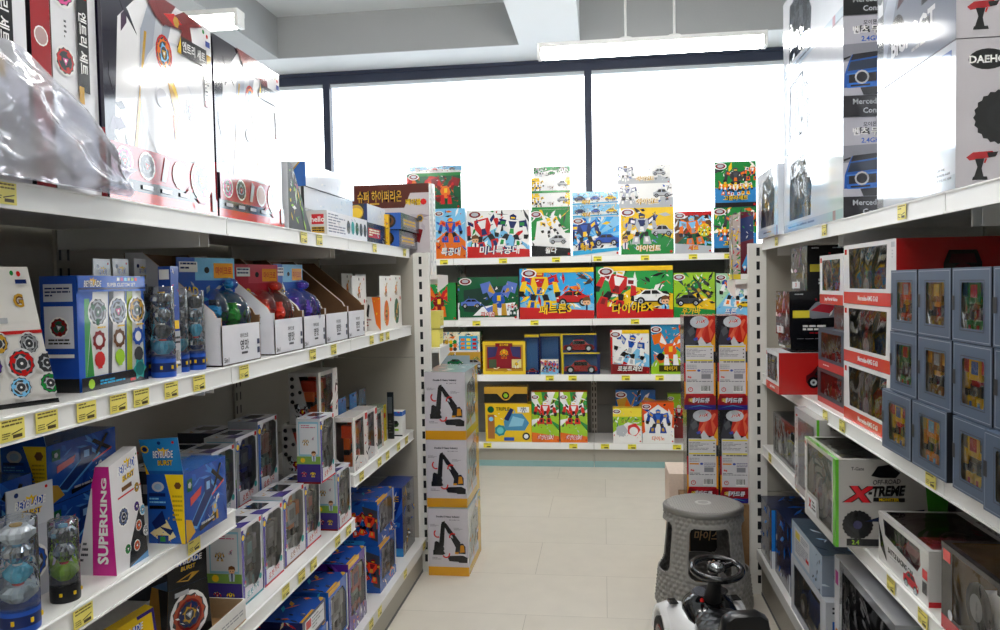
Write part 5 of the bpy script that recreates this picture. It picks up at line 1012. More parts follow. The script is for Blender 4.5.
wbox('purple edged window box with a grey toy, nearest the open carton', 1.945, 2.068, -.968, ZB, .215, toyp=('8A9AA0', 'silver', '9ACAD0'), tcol='3A8A98', seed=1)
wbox('purple edged window box with a grey toy, second from the open carton', 2.078, 2.212, -.968, ZB, .212, toyp=('9A9AA0', 'grey', 'silver'), seed=2)
wbox('purple edged window box with an orange and silver toy, third from the open carton', 2.224, 2.39, -.97, ZB, .222, toyp=('silver', 'E88A4A', 'grey'), seed=3, tcol='8A4A3A')
wbox('purple edged window box with a dark red toy, fourth from the open carton', 2.40, 2.535, -.972, ZB, .215, toyp=('5A2A30', 'dgrey', 'C04A3A'), seed=4)
wbox('window box with a child pictured on its side, at the middle shelf end', 2.60, 2.742, -.932, ZB, .208, .085, toyp=('dgrey', 'grey', '4A3A5A'), seed=5, group=None)
gs = 'window boxes on the second tier'
for i, (a, b) in enumerate(((1.95, 2.075), (2.085, 2.21), (2.22, 2.35), (2.36, 2.5))):
    wbox(('window box hidden below the second tier, behind the box beside the open carton', 'window box below the second tier, behind the second shelf edge box', 'window box below the second tier, behind the orange and silver toy box', 'window box below the second tier, behind the dark red toy box')[i], a, b, -1.085, ZB, .195, .1, seed=i, toyp=('dgrey', 'grey', 'blue'), group='window boxes supporting the second tier')
wbox('grey windowed box on the second tier, first beyond the blue launcher box', 2.03, 2.165, -1.09, ZB+.197, .2, toyp=('3A4A50', '4A6A60', 'grey'), seed=6, tcol='3A8A88', pc='grey')
wbox('grey windowed box on the second tier, holding a blue and grey toy', 2.175, 2.315, -1.09, ZB+.197, .212, toyp=('5A5E70', '4A5AA0', 'grey'), seed=7, pc='grey')
wbox('blue edged box on the second tier with a dark red toy inside', 2.325, 2.47, -1.09, ZB+.197, .235, toyp=('7A2028', '3A2A3A', 'dred'), seed=8, pc='2A5AB0', side=lambda c: (c.rect(0, 0, 1, 1, 'A8ACB4'), c.lines(.1, .7, .9, .9, 2, 'C05A80', 2), c.rect(.1, .1, .9, .6, '5A6A80')))
wbox('purple box with a child and robots on its side, raised above the shelf edge boxes', 2.405, 2.535, -.915, ZB+.217, .212, .08, toyp=('dgrey', '5A5A68', 'grey'), seed=9, group=None)
def darktop(label, y0, y1, xf, z, h, d=.12, seed=0):
    return Lb('toy_box', label, y0, y1, xf, z, h, d, '2A2C38', art=dict(front=lambda c: (c.shards(12, ['silver', 'blue', 'dred', 'grey'], seed, (.05, .05, .95, .95), .3), c.rect(.85, .8, .97, .95, 'red')), top=wbtop, left=lambda c: c.lines(.1, .1, .9, .9, 5, 'grey', seed)), m='gloss', group='dark boxes at the back of the middle shelf')
for i, (a, b, hh) in enumerate(((1.96, 2.09, .36), (2.10, 2.235, .38), (2.245, 2.38, .41), (2.39, 2.53, .36))):
    darktop(('dark box at the back of the middle shelf, nearest the camera', 'dark box at the back of the middle shelf, second from the near side', 'dark box at the back of the middle shelf, tallest of the row', 'dark box at the back, beside the grey spooky toy boxes')[i], a, b, -1.195, ZB, hh, seed=i)
HG = [(.3, .95), (.95, .95), (.95, .15), (.7, .2)]
def spside(c):
    [c.circ(.12, .88-.15*i, .07, '1A1A1C', 9) for i in range(4)]; c.creature(.45, .25, .28, ['1A1A1C', 'dred', 'silver'], 3); c.shards(8, ['black', 'dred', 'silver'], 3, (.1, .05, .8, .4), .15); c.circ(.38, .62, .06, '1A1A1C')
def spfront(c): c.rect(0, 0, .1, 1, 'D0CEC8'); c.shards(10, ['dred', 'black', 'red', 'white'], 4, (.6, 0, 1, .5), .2); c.poly([(.75, 1), (1, 1), (1, 0), (.7, 0)], 'D8D4D0'); c.shards(10, ['dred', 'C03A3A', 'black'], 6, (.75, 0, 1, .9), .18)
def spooky(label, y0, y1, xf, z, h, d, seed, o='E0662A'):
    return Lb('window_toy_box', label, y0, y1, xf, z, h, d, 'A8A6A2', cols=dict(top='8A8884'), art=dict(left=spside, front=spfront), holes=dict(left=[(.34, .93), (.93, .93), (.93, .2), (.66, .22)], front=[(.12, .08), (.68, .08), (.72, .92), (.12, .92)]), inner='4A4846', toy=toy_robot([o, 'C83A20', 'D8882A'], .86), toyname='toy_figure', m='gloss', group='grey boxes with an orange creature in a slanted window')
spooky('grey box with an orange creature in its slanted window, topmost of the stack', 2.60, 2.79, -.99, ZB+.375, .18, .11, 1)
spooky('grey box with an orange creature, under the topmost grey creature box', 2.60, 2.75, -1.02, ZB+.188, .185, .11, 2)
spooky('grey box with an orange creature, lowest of the grey creature stack', 2.60, 2.75, -1.03, ZB, .186, .11, 3)
# ---------------------------------------------------------------- shelf C
def cfront(c): c.rect(.72, 0, 1, 1, 'E4DEDA'); c.rect(0, 0, .1, 1, 'E4DEDA'); c.shards(14, ['C83A2A', 'dred', 'silver', 'black'], 4, (.05, 0, 1, .35), .2); c.rect(.8, .85, .97, .97, 'red'); c.shards(6, ['gold', 'red'], 2, (.75, .3, 1, .8), .15)
cz = dict(left=[(.08, .25), (.5, .1), (.92, .1), (.92, .92), (.08, .92)], front=[(.14, .3), (.7, .2), (.7, .93), (.14, .93)])
Lb('window_toy_box', 'white windowed box with an orange dinosaur shape, nearest on the far middle shelf', 2.80, 2.975, -.935, ZC, .208, .075, 'DAD6D2', art=dict(front=cfront, left=lambda c: c.rect(0, 0, .0, 0, 'red')), holes=cz, inner='7A7674', toy=toy_robot(['F06A1A', 'E84A1A', 'F08A2A'], .9), toyname='toy_dinosaur', m='gloss')
Lb('window_toy_box', 'clear fronted grey box with red printed edges, next to the orange dinosaur box', 2.99, 3.14, -.945, ZC, .2, .08, 'C4C0BE', art=dict(front=cfront), holes=dict(front=cz['front']), inner='8A8886', toy=toy_robot(['grey', 'silver', 'A08070'], .8), toyname='toy_figure', m='gloss')
Lb('window_toy_box', 'low window box with green and blue toys, on the far middle shelf', 3.16, 3.30, -.965, ZC, .165, .08, '8A9A8C', art=dict(front=lambda c: (c.rect(.8, 0, 1, 1, 'B8A890'), c.shards(10, ['green', 'red', 'yellow'], 3, (.7, 0, 1, 1), .2))), holes=dict(front=[(.06, .1), (.76, .1), (.76, .92), (.06, .92)]), inner='6A7A6C', toy=toy_robot(['2A5AB0', 'green', 'silver'], .8), toyname='toy_figure', m='gloss')
Lb('window_toy_box', 'low window box with a yellow and red side, behind the black hang card', 3.31, 3.42, -.985, ZC, .165, .07, '7A8A6C', art=dict(front=lambda c: (c.rect(.6, 0, 1, 1, 'C8B020'), c.circ(.75, .7, .12, 'red'), c.shards(10, ['green', 'red', 'yellow'], 3, (.1, 0, 1, 1), .2))), m='gloss')
for i, (y, x, cc, lab) in enumerate(((2.86, -1.13, '24262C', 'dark hang card pack at the back, behind the orange dinosaur box'), (3.06, -1.1, '2A6AB0', 'blue and black hang card pack in the back row'), (3.20, -1.1, '2A6AB0', 'blue and black hang card pack with red print, near the low window boxes'), (3.33, -1.1, '2A4A6A', 'dark hang card pack in the back row, nearest the end panel'))):
    wedge('hang_tag_pack', lab, .1, .07, .17, .095, .06, (x, y, ZC), H90, dict(all='2A2C30', tag=cc), dict(front=lambda c: c.shards(12, ['blue', 'green', 'silver', 'orange'], 3), left=lambda c: c.shards(9, ['blue', 'green', 'silver'], 6, sz=.4)), tagh=.075, tagart=lambda c: (c.shards(9, ['black', 'cyan', 'red' if i == 2 else 'grey'], i), c.circ(.8, .85, .05, 'red')))
hc = MB(); hc.box((-.985, 3.434, ZC), (-.955, 3.445, ZC+.215), '1E2226', 'gloss', bevel=.002); cv = Cv(hc, (-.985, 3.434, ZC), (1, 0, 0), (0, 0, 1), .03, .215); cv.rect(.1, .55, .8, .9, '4A5256'); cv.lines(.2, .1, .8, .4, 5, '3A4044', 3); tag(hc.build('card_box', None), 'thin black upright card box beside the small white creature box', 'toy box')
Cb('small_toy_box', 'small white box with a blue top band and a green creature', -.995, -.932, 3.50, .06, ZC, .115, 'E4E4E0', art=dict(front=lambda c: (c.rect(0, .82, 1, 1, '2A62B8'), c.shards(5, ['yellow', 'red'], 2, (.2, .82, .8, 1), .2), c.rect(0, 0, 1, .06, 'black'), c.circ(.48, .5, .26, '2A4A20', teeth=7), c.circ(.5, .56, .14, 'black'), c.rect(.4, .22, .7, .3, 'lime'), c.rect(.15, .12, .3, .26, 'black')), right=lambda c: c.rect(0, .82, 1, 1, '2A62B8')), m='card')
# ---------------------------------------------------------------- base deck
def dragonbox(c):
    c.rect(0, 0, 1, 1, '1A3E98'); c.rays(.6, .45, ['1A3E98', '2A5AC0', '16307A'], 16, seed=4); c.poly([(.1, .2), (.5, .5), (.35, .55), (.8, .95), (.62, .5), (.75, .48), (.4, .15)], 'DCE8F8'); c.creature(.6, .4, .3, ['2A6AC8', 'dblue', 'silver'], 5); c.text('공룡메카드', .5, .84, .1, 'gold', out='black', maxw=.8, shear=.1); c.rect(0, 0, 1, .12, '2A8AD0'); c.shards(8, ['white', 'cyan'], 5, (.1, .1, .9, .7), .15)
Cb('toy_box', 'tall blue box with white lightning, at the far end of the bottom left shelf', -1.04, -.915, 3.40, .22, ZD, .315, '1A3E98', art=dict(front=dragonbox, right=lambda c: (c.rect(0, 0, 1, 1, '3A3C44'), c.shards(22, ['gold', 'white', 'dred', 'blue'], 4, (.05, .05, .95, .95), .25))), m='gloss')
def redmecha(c): c.rect(0, 0, 1, 1, '1A52A8'); c.shards(14, ['2A72C8', '16307A', 'cyan'], 7, (0, 0, 1, 1), .3); c.poly([(.55, .9), (1, .8), (1, .1), (.8, .15)], '3A3E48'); c.mecha(.38, .5, .36, ['C8321E', 'E8501E', 'silver'], 3, lean=.3); c.mecha(.75, .5, .36, ['E8401E', 'dred', 'gold'], 6, lean=-.2); c.rect(0, .02, .6, .12, '2A8AD8'); c.lines(.05, .04, .5, .1, 1, 'dblue', 3)
def mechtop(c): c.rect(0, 0, 1, 1, '1A4AA0'); c.shards(14, ['orange', 'dblue', 'gold', 'cyan', 'black'], 7, (0, 0, 1, 1), .35); c.rect(0, 0, .5, .06, 'D8A030')
def mechbox(label, y0, y1, xf, z, h, d, seed=0, group='blue boxes with a red robot and clear rounded side', s_=redmecha, base='1A52A8', toyp=('grey', 'silver', 'dgrey')):
    def fr(c): c.rect(0, .93, .6, 1, 'D8A030'); c.shards(14, ['white', 'orange', 'dred', 'silver'], seed, (.1, 0, 1, .22), .2); c.rect(.93, .2, 1, 1, 'silver')
    return Lb('window_toy_box', label, y0, y1, xf, z, h, d, base, art=dict(left=s_, top=mechtop, front=fr), holes=dict(front=[(.12, .24), (.9, .24), (.9, .75), (.75, .88), (.12, .88)]), inner='8A8E94', toy=tray(toy_robot(list(toyp), .85)), toyname='toy_robot', group=group, m='gloss')
mechbox('blue box with a red robot on its end, upper of the bottom shelf stack', 2.98, 3.22, -.905, ZD+.192, .178, .14, 2)
mechbox('blue box with a red robot on its end, lower of the bottom shelf stack', 2.98, 3.22, -.900, ZD, .19, .135, 3)
mechbox('blue and orange box standing behind the red robot stack', 3.02, 3.24, -1.07, ZD, .4, .13, 4, group=None)
def purp(c): c.rect(0, 0, 1, 1, '4A1E88'); c.shards(10, ['6A3AA8', '2A1250', 'black'], 3, (0, 0, 1, 1), .3); c.text('메카드', .5, .85, .1, 'gold', maxw=.8)
mechbox('purple topped window box on the bottom shelf, under the middle shelf end', 2.60, 2.80, -.90, ZD, .255, .15, 5, None, purp, '4A1E88', ('C84A4A', 'grey', 'purple'))
mechbox('blue window box on the bottom shelf, next to the purple topped box', 2.40, 2.585, -.90, ZD, .235, .15, 6, None, lambda c: (c.rect(0, 0, 1, 1, '1D5AB8'), c.shards(10, ['cyan', 'dblue', 'silver'], 5, (0, 0, 1, 1), .3)), '1D5AB8', ('grey', 'silver', 'dgrey'))
mechbox('light blue window box on the bottom shelf, partly under the middle shelf', 2.20, 2.385, -.90, ZD, .15, .15, 7, None, lambda c: (c.rect(0, 0, 1, 1, '1D5AB8'), c.text('메카드', .5, .7, .16, 'gold', out='dblue', maxw=.7)), '1D5AB8', ('silver', 'cyan', 'grey'))
Lb('flat_toy_box', 'flat navy box with a white and red label, lying on the light blue window box', 2.19, 2.385, -.905, ZD+.152, .075, .15, '1A2050', art=dict(front=lambda c: (c.rect(.1, .15, .92, .9, 'D8D8DC'), c.lines(.4, .25, .88, .8, 4, 'grey', 3), c.rect(.14, .5, .35, .85, 'red')), top=mechtop, left=lambda c: (c.rect(0, 0, 1, 1, '1A2050'), c.shards(14, ['blue', 'cream', 'dgrey', 'red'], 3, (0, 0, 1, 1), .35))), m='gloss')
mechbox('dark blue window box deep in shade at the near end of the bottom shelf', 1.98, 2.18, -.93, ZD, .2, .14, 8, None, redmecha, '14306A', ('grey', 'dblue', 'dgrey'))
# ================================================================ goods on the right shelves
def Rb(name, label, y0, y1, xf, z, h, d, base='white', rz=-H90, **k):
    """carton facing the aisle (-X); its right-hand side face looks towards the near end"""
    return box(name, label, y1-y0, d, h, (xf+d/2, (y0+y1)/2, z), rz, base, **k)
TR = RZ['top']
# large pickup boxes
def oval(c, u, v, s=.1, t='DAEHO'): c.circ(u, v, s, 'black', 20, 1.75); c.text(t, u, v, s*.75*min(c.w, c.h)/c.h, 'white', maxw=.3, bold=.03)
def remote(c, u, v, S):
    f = c.loc(u, v, S); c.shape(f, [(-.9, .5), (-.5, .8), (.6, .85), (.9, .6), (.5, .45), (.1, .4), (-.7, .3)], 'B02028'); c.shape(f, [(.3, .75), (.95, .8), (.8, .5), (.4, .45)], 'black')
    c.shape(f, [(-.4, .4), (.15, .4), (.0, -.2), (.1, -.7), (-.45, -.75), (-.25, -.1)], 'black'); c.shape(f, [(-.5, -.7), (.3, -.7), (.35, -.9), (-.55, -.9)], '1A1A1C'); c.shape(f, [(.2, .4), (.32, .4), (.2, .1), (.12, .15)], 'red')
def tyre(c, u, v, R):
    c.circ(u, v, R, '16171A', teeth=22, td=.07); c.circ(u, v, R*.86, '0C0D10', 24); c.circ(u, v, R*.55, '1E2024', 20); c.circ(u, v, R*.3, '0C0D10', 12)
def bigfront(top):
    def f(c):
        c.rect(0, 0, 1, 1, 'D4D8E2'); c.poly([(0, 0), (1, 0), (1, .1), (0, .06)], 'B8C0CC'); c.rect(0, 0, .1, 1, '6A7078'); c.rect(.015, .62, .09, .96, 'E4E6EA'); c.circ(.05, .78, .06, 'black', 14)
        if top:
            c.rect(.1, .0, 1, .95, '8A90A0'); c.poly([(.1, .1), (.35, .8), (.6, .95), (.3, .95), (.1, .6)], 'A8B0C0'); c.rect(.62, .42, .98, .92, '2A2C32'); c.poly([(.3, .55), (.75, .7), (.8, .95), (.42, .95)], '5A2038'); c.circ(.3, .35, .16, '2A2C34'); c.circ(.3, .35, .08, 'silver')
            c.text('BIGFOOT', .5, .27, .17, 'E4E6EC', maxw=.62, bold=.04, rot=.0); c.lines(.5, .1, .8, .15, 1, 'silver', 3); c.text('레프트포스', .8, .84, .12, 'D8E040', maxw=.3); [c.circ(.7+.1*i, .62, .045, 'silver', 12) for i in range(3)]; [c.circ(.7+.1*i, .62, .033, '2A2C32', 12) for i in range(3)]; c.rect(.6, .16, .72, .3, '50545C'); c.text('24', .66, .23, .1, 'white')
        else:
            c.text('24', .72, .1, .09, '4A4E58'); c.lines(.78, .05, .97, .16, 3, '5A5E68', 3); c.rect(.8, .88, .96, .95, '5A70B0')
    return f
def bigside(c):
    c.rect(0, 0, 1, 1, 'C8C4CA'); oval(c, .17, .86, .07); tyre(c, .25, .47, .185); remote(c, .14, .15, .11); c.text('2.4', .32, .17, .08, 'black'); c.lines(.34, .06, .5, .1, 1, 'dgrey', 2)
def truckrear(t, w, d, h): toy_car('7A2A38', .85, 1.3, wheel=.34, z=.0)(t, w, d, h)
for i in range(2):
    z = TR+.291*i; hh = [(.14, .05), (.72, .1), (.78, .3), (.9, .9), (.3, .93), (.14, .8)] if i == 0 else [(.12, .4), (.58, .4), (.6, .93), (.14, .93)]
    Rb('pickup_truck_box', ('large pickup box with a black wheel pictured on its end, on the top right shelf', 'large pickup box lettered in capitals along its clear front, upper of two')[i], 1.645, 2.085, .69, z, .289, .34, 'C8C4CA', art=dict(front=bigfront(i), right=bigside), holes=dict(front=hh), inner='9AA0AC', toy=truckrear, toyname='toy_truck', m='wrap')
# blue lorry boxes
def lorry(c):
    c.rect(0, 0, 1, 1, 'BCBCC6'); c.poly([(0, .55), (1, .6), (1, .75), (0, .72)], '8E909A'); c.text('모이몬즈', .36, .93, .045, '2A2A30', maxw=.4); c.text('벤츠 무선 트럭', .44, .86, .08, 'white', out='1A1A20', maxw=.78); c.text('2.4GHz', .36, .77, .05, '2A5AC0', maxw=.35)
    f = c.loc(.29, .46, .40); c.shape(f, [(-.55, .3), (-.45, .5), (.7, .62), (.75, -.5), (-.7, -.55), (-.68, -.1)], '1D5AB0'); c.shape(f, [(-.5, .32), (.66, .48), (.68, .62), (-.42, .52)], '1A1E28'); c.shape(f, [(-.5, .28), (-.6, -.02), (.7, .1), (.68, .42)], '2A3A50')
    c.shape(f, [(-.62, -.1), (.7, .02), (.72, -.02), (-.63, -.15)], '3A7AD0'); c.shape(f, [(-.55, -.14), (.3, -.08), (.3, -.36), (-.55, -.4)], '12161E'); c.shape(f, [(-.62, -.42), (.6, -.38), (.55, -.54), (-.6, -.56)], '2A70D0'); c.shape(f, [(-.5, -.46), (.1, -.44), (.1, -.5), (-.5, -.52)], '12161E')
    c.shape(f, [(-.2, -.56), (.6, -.52), (.5, -.8), (-.1, -.8)], '16171A'); p = f(-.15, -.22); R = .09*min(c.w, c.h); c.poly([(p[0]+R*math.cos(2*PI*k/12), p[1]+R*math.sin(2*PI*k/12)) for k in range(12)], 'silver', True); R *= .75; c.poly([(p[0]+R*math.cos(2*PI*k/12), p[1]+R*math.sin(2*PI*k/12)) for k in range(12)], '12161E', True)
    c.shape(f, [(-.72, .4), (-.5, .48), (-.5, .42), (-.7, .34)], 'black'); c.shape(f, [(.45, -.2), (.62, -.18), (.6, -.3), (.45, -.3)], 'sky'); c.rect(0, 0, 1, .21, '15161A'); c.text('Mercedes-Benz', .42, .15, .055, 'silver', maxw=.72); c.text('Construction', .5, .06, .055, 'silver', maxw=.6)
def lorryfront(c): c.rect(.0, .0, 1, .1, 'C4D4E4'); c.lines(.1, .02, .6, .07, 1, '8A9AB0', 2); c.rect(.86, 0, .9, .1, 'C49AA8')
gL = 'boxes of blue toy lorries'
for i in range(3):
    Rb('truck_box', ('white box with a blue lorry on its end, resting on the top right shelf', 'white box with a blue lorry on its end, second from the shelf', 'white box with a blue lorry on its end, topmost and cut by the frame')[i], 2.36, 3.10, .688, TR+.287*i, .285, .22, 'E2E6EE', art=dict(front=lorryfront, right=lorry), holes=dict(front=[(.12, .14), (.52, .14), (.54, .5), (.4, .9), (.14, .85)]), inner='C8D0DC', toy=lambda t, w, d, h: toy_car('2A6AC0', .8, 1.5)(t, w*.62, d, h), toyname='toy_truck', m='wrap')
Rb('window_toy_box', 'smaller white window box at the far end of the top right shelf', 3.125, 3.52, .672, TR, .272, .2, 'DDE4EE', art=dict(front=lambda c: (c.rect(0, 0, 1, .12, 'C4D4E4'), c.lines(.3, .03, .7, .08, 1, '8A9AB0', 2), c.rect(.92, 0, .97, .14, 'C49AA8'))), holes=dict(front=[(.14, .16), (.82, .16), (.86, .8), (.6, .92), (.3, .85)]), inner='C8CCB8', toy=toy_robot(['sky', 'E8D060', 'purple'], .8), toyname='toy_robot', m='wrap')
# ---------------------------------------------------------------- second right shelf
Z2R = RZ['two']
def jeepend(c):
    c.rect(0, 0, 1, 1, 'A81C1C'); f = c.loc(.5, .5, .42)
    c.shape(f, [(-.6, -.7), (-.62, .3), (-.45, .75), (.45, .75), (.62, .3), (.6, -.7)], '1A0C10'); c.shape(f, [(-.45, .3), (-.36, .62), (.36, .62), (.45, .3)], '4A1218'); c.shape(f, [(-.5, .2), (.5, .2), (.5, -.3), (-.5, -.3)], '2A0C12'); c.circ(.5, .5, .13, '4A1218', 14)
def g63front(c):
    c.rect(0, 0, 1, 1, 'D8D8DA') if False else None; c.rect(0, 0, 1, .2, 'D03024'); c.text('Mercedes-AMG G 63', .5, .105, .085, 'F0F0F0', maxw=.52, bold=.03); c.rect(.02, .84, .07, .93, 'red'); c.rect(.92, .88, .98, .96, 'silver'); c.lines(.93, .7, .97, .84, 3, 'silver', 3)
gj = 'white and red boxes of toy jeeps'
for i in range(3):
    Rb('jeep_box', ('white and red window box with a toy jeep, bottom of the tall stack of three', 'white and red window box with a toy jeep, middle of the tall stack of three', 'white and red window box with a toy jeep, top of the tall stack')[i], 1.985, 2.395, .70, Z2R+.168*i, .1665, .3, 'DEDEE0', cols=dict(right='A81C1C', top='DEDEE0'), art=dict(front=g63front, right=jeepend), holes=dict(front=[(.13, .26), (.83, .26), (.85, .93), (.11, .93)]), inner='4A4E52', toy=toy_car(('9A2A2A', '3A3E48', '2A3A6A')[i], .78, 1.35, wheel=.3), toyname='toy_jeep', m='gloss')
# grey figure boxes with stitched edge and small window
def stitch(c):
    q = .025
    for u0, v0, u1, v1 in ((.03, .03, .97, .03), (.03, .97, .97, .97), (.03, .03, .03, .97), (.97, .03, .97, .97)): c.line(u0, v0, u1, v1, .008, '9AA0AC')
    for u0, v0, u1, v1 in ((.22, .16, .84, .16), (.22, .83, .84, .83), (.22, .16, .22, .83), (.84, .16, .84, .83)): c.line(u0, v0, u1, v1, .012, '262A32')
    c.rect(0, .42, .08, .62, '16181C')
hg = [(.27, .19), (.79, .19), (.81, .23), (.81, .76), (.79, .8), (.27, .8), (.25, .76), (.25, .23)]
FIG = [['F0C020', 'C8202A', '2A6AC0'], ['silver', '6A7078', 'F08A1A'], ['green', 'dgreen', 'C8202A'], ['F08A1A', 'C8A030', 'sky'], ['E8601A', 'gold', 'silver'], ['8A5A2A', 'F0B030', 'silver'], ['F0C020', '5A4A30', 'C8202A'], ['A87830', 'gold', 'F0D060']]
greys = []
def greybox(label, y0, y1, xf, z, h, fi, g='46566C'):
    return Rb('figure_box', label, y0, y1, xf, z, h, .11, g, art=dict(front=stitch), cols=dict(right='1E2026'), holes=dict(front=hg), inner='E0D0A0', toy=tray(toy_robot(FIG[fi], .95), 'C8B07A', .02), toyname='toy_figure', m='card', group='grey window boxes of small figures')
rowlab = ('bottom', 'middle', 'top')
spots = {0: [(1.805, 1.985), (1.625, 1.80), (1.455, 1.60), (1.28, 1.45), (1.10, 1.275)], 1: [(1.785, 1.945), (1.615, 1.78), (1.455, 1.61), (1.29, 1.45)], 2: [(1.785, 1.94), (1.62, 1.78), (1.46, 1.615), (1.30, 1.455)]}
gcol = ('3A404C', '566882', '6A8098')
ordn = ('farthest from the camera', 'second from the far end', 'third from the far end', 'fourth from the far end', 'nearest, cut by the frame')
for r_, L_s in spots.items():
    for i, (a, b) in enumerate(L_s):
        if i == 3 and r_ > 0: a = 1.27
        greybox('%s row grey figure box with a small window, %s' % (rowlab[r_], ordn[i] if not (i == 3 and r_ > 0) else 'cut by the right frame edge'), a, b-.002, .668-(.012 if (r_ == 0 and i > 2) else 0)+(.004 if r_ else 0), Z2R+.0005+r_*.142-(0), .1405, (i*3+r_*2) % 8)
# smaller window boxes beside the jeeps
def smallfront(t): return lambda c: (c.rect(0, 0, 1, .2, 'C82A24'), c.text(t, .5, .1, .09, 'F0F0F0', maxw=.6, bold=.03) if t else None, c.rect(.03, .85, .1, .95, 'red'))
SQ = [(.12, .28), (.88, .28), (.88, .9), (.12, .9)]
Rb('window_toy_box', 'dark framed window box with a copper coloured toy car, lower of two', 2.425, 2.725, .712, Z2R, .112, .12, '2A2C34', art=dict(front=lambda c: c.rect(0, 0, 1, .16, 'B82A28')), holes=dict(front=SQ), inner='5A3030', toy=toy_car('A04038', .75), toyname='toy_car', m='card')
Rb('window_toy_box', 'dark framed window box with a copper coloured toy car, upper of two', 2.43, 2.715, .712, Z2R+.1135, .132, .12, '323A48', art=dict(front=lambda c: (c.rect(0, 0, 1, .2, 'B82A28'), c.lines(.2, .06, .6, .12, 1, 'white', 3))), holes=dict(front=SQ), inner='9A6A50', toy=toy_car('8A2A20', .75), toyname='toy_car', m='card')
Rb('window_toy_box', 'plain dark clear fronted box between the copper car boxes and the red striped box', 2.43, 2.60, .73, Z2R+.2475, .078, .16, '2A2E38', art=dict(front=lambda c: c.shards(10, ['3A4660', 'silver', '1A2030'], 3, (0, 0, 1, 1), .3)), m='gloss')
Rb('window_toy_box', 'white window box with a red stripe, upper box next to the tall jeep stack', 2.42, 2.67, .705, Z2R+.327, .155, .18, 'E0E0E2', art=dict(front=smallfront('Jeep Wrangler Rubicon')), holes=dict(front=SQ), inner='3A4A58', toy=toy_car('C83A2A', .8, 1.3, wheel=.3), toyname='toy_jeep', m='gloss')
def jeepside(c):
    c.rect(0, 0, 1, 1, 'B8201E'); c.car(.62, .42, .42, '4A0C12', tall=.3, wheel=.26)
Cb('jeep_box', 'red box with white window end and a dark jeep picture, jutting over the shelf edge', .607, .865, 2.80, .0, Z2R, .0) if False else None
e = empty('jeep_box', (0, 0, 0), 0, 'red box with a white window end and a jeep picture, jutting over the shelf edge', 'toy box')
mb, fm = carton(.215, .25, .148, 'B8201E', cols=dict(front='DEDEE0', top='DEDEE0', right='B8201E'), art=dict(front=smallfront('Jeep Wrangler'), right=jeepside), holes=dict(front=SQ, top=[(.1, .2), (.9, .2), (.9, .9), (.1, .9)]), inner='3A4048', m='gloss')
mb.build('carton', e); fm.build('clear_window', e); t = MB(); toy_car('3A4A5A', .8, 1.3, wheel=.3)(t, .215, .25, .148); t.build('toy_jeep', e); e.rotation_euler.z = -H90; e.location = (.612+.125, 2.845+.1075, Z2R)
def blackside(c):
    c.rect(0, 0, 1, 1, '101014'); c.lines(.08, .9, .3, .95, 1, 'silver', 3); c.lines(.45, .9, .9, .95, 1, 'silver', 4); f = c.loc(.55, .58, .36)
    c.shape(f, [(-1.3, -.3), (-.6, .5), (.4, .6), (1.1, .1), (.9, -.4), (-.8, -.5)], '8A8E98'); c.shape(f, [(-.9, 0), (-.3, .4), (.5, .3), (.3, -.2)], 'C03040'); c.shards(8, ['C03040', 'white', 'grey'], 3, (.3, .4, .95, .85), .15); c.rect(.05, .42, .3, .58, 'E0D040'); c.lines(.2, .12, .8, .26, 2, 'white', 3, .6); c.lines(.3, .05, .8, .1, 1, 'B8202A', 4)
def clearend(c): c.shards(24, ['white', 'silver', 'grey', 'C8A0B8', '8A90A8'], 5, (0, 0, 1, 1), .3); c.rect(.1, .05, .6, .2, 'E0E0E4'); c.text('SR', .35, .13, .1, 'C02A3A')
Cb('racing_toy_box', 'black box with a red and silver vehicle, behind the jutting red box', .668, .90, 2.93, .22, 1.188, .165, '101014', rz=0, art=dict(front=blackside, left=clearend), m='gloss')
Cb('racing_toy_box', 'black box with a thin edge visible, under the red and silver vehicle box', .675, .90, 2.945, .2, 1.1395, .047, '101014', art=dict(front=lambda c: (c.rect(0, 0, 1, 1, '101014'), c.lines(.1, .82, .9, .9, 1, 'silver', 3)), left=clearend), m='gloss')
Cb('racing_toy_box', 'black box standing at the back, highest of the black racing boxes', .735, .93, 2.95, .24, 1.3545, .165, '101014', art=dict(front=blackside, left=clearend), m='gloss')
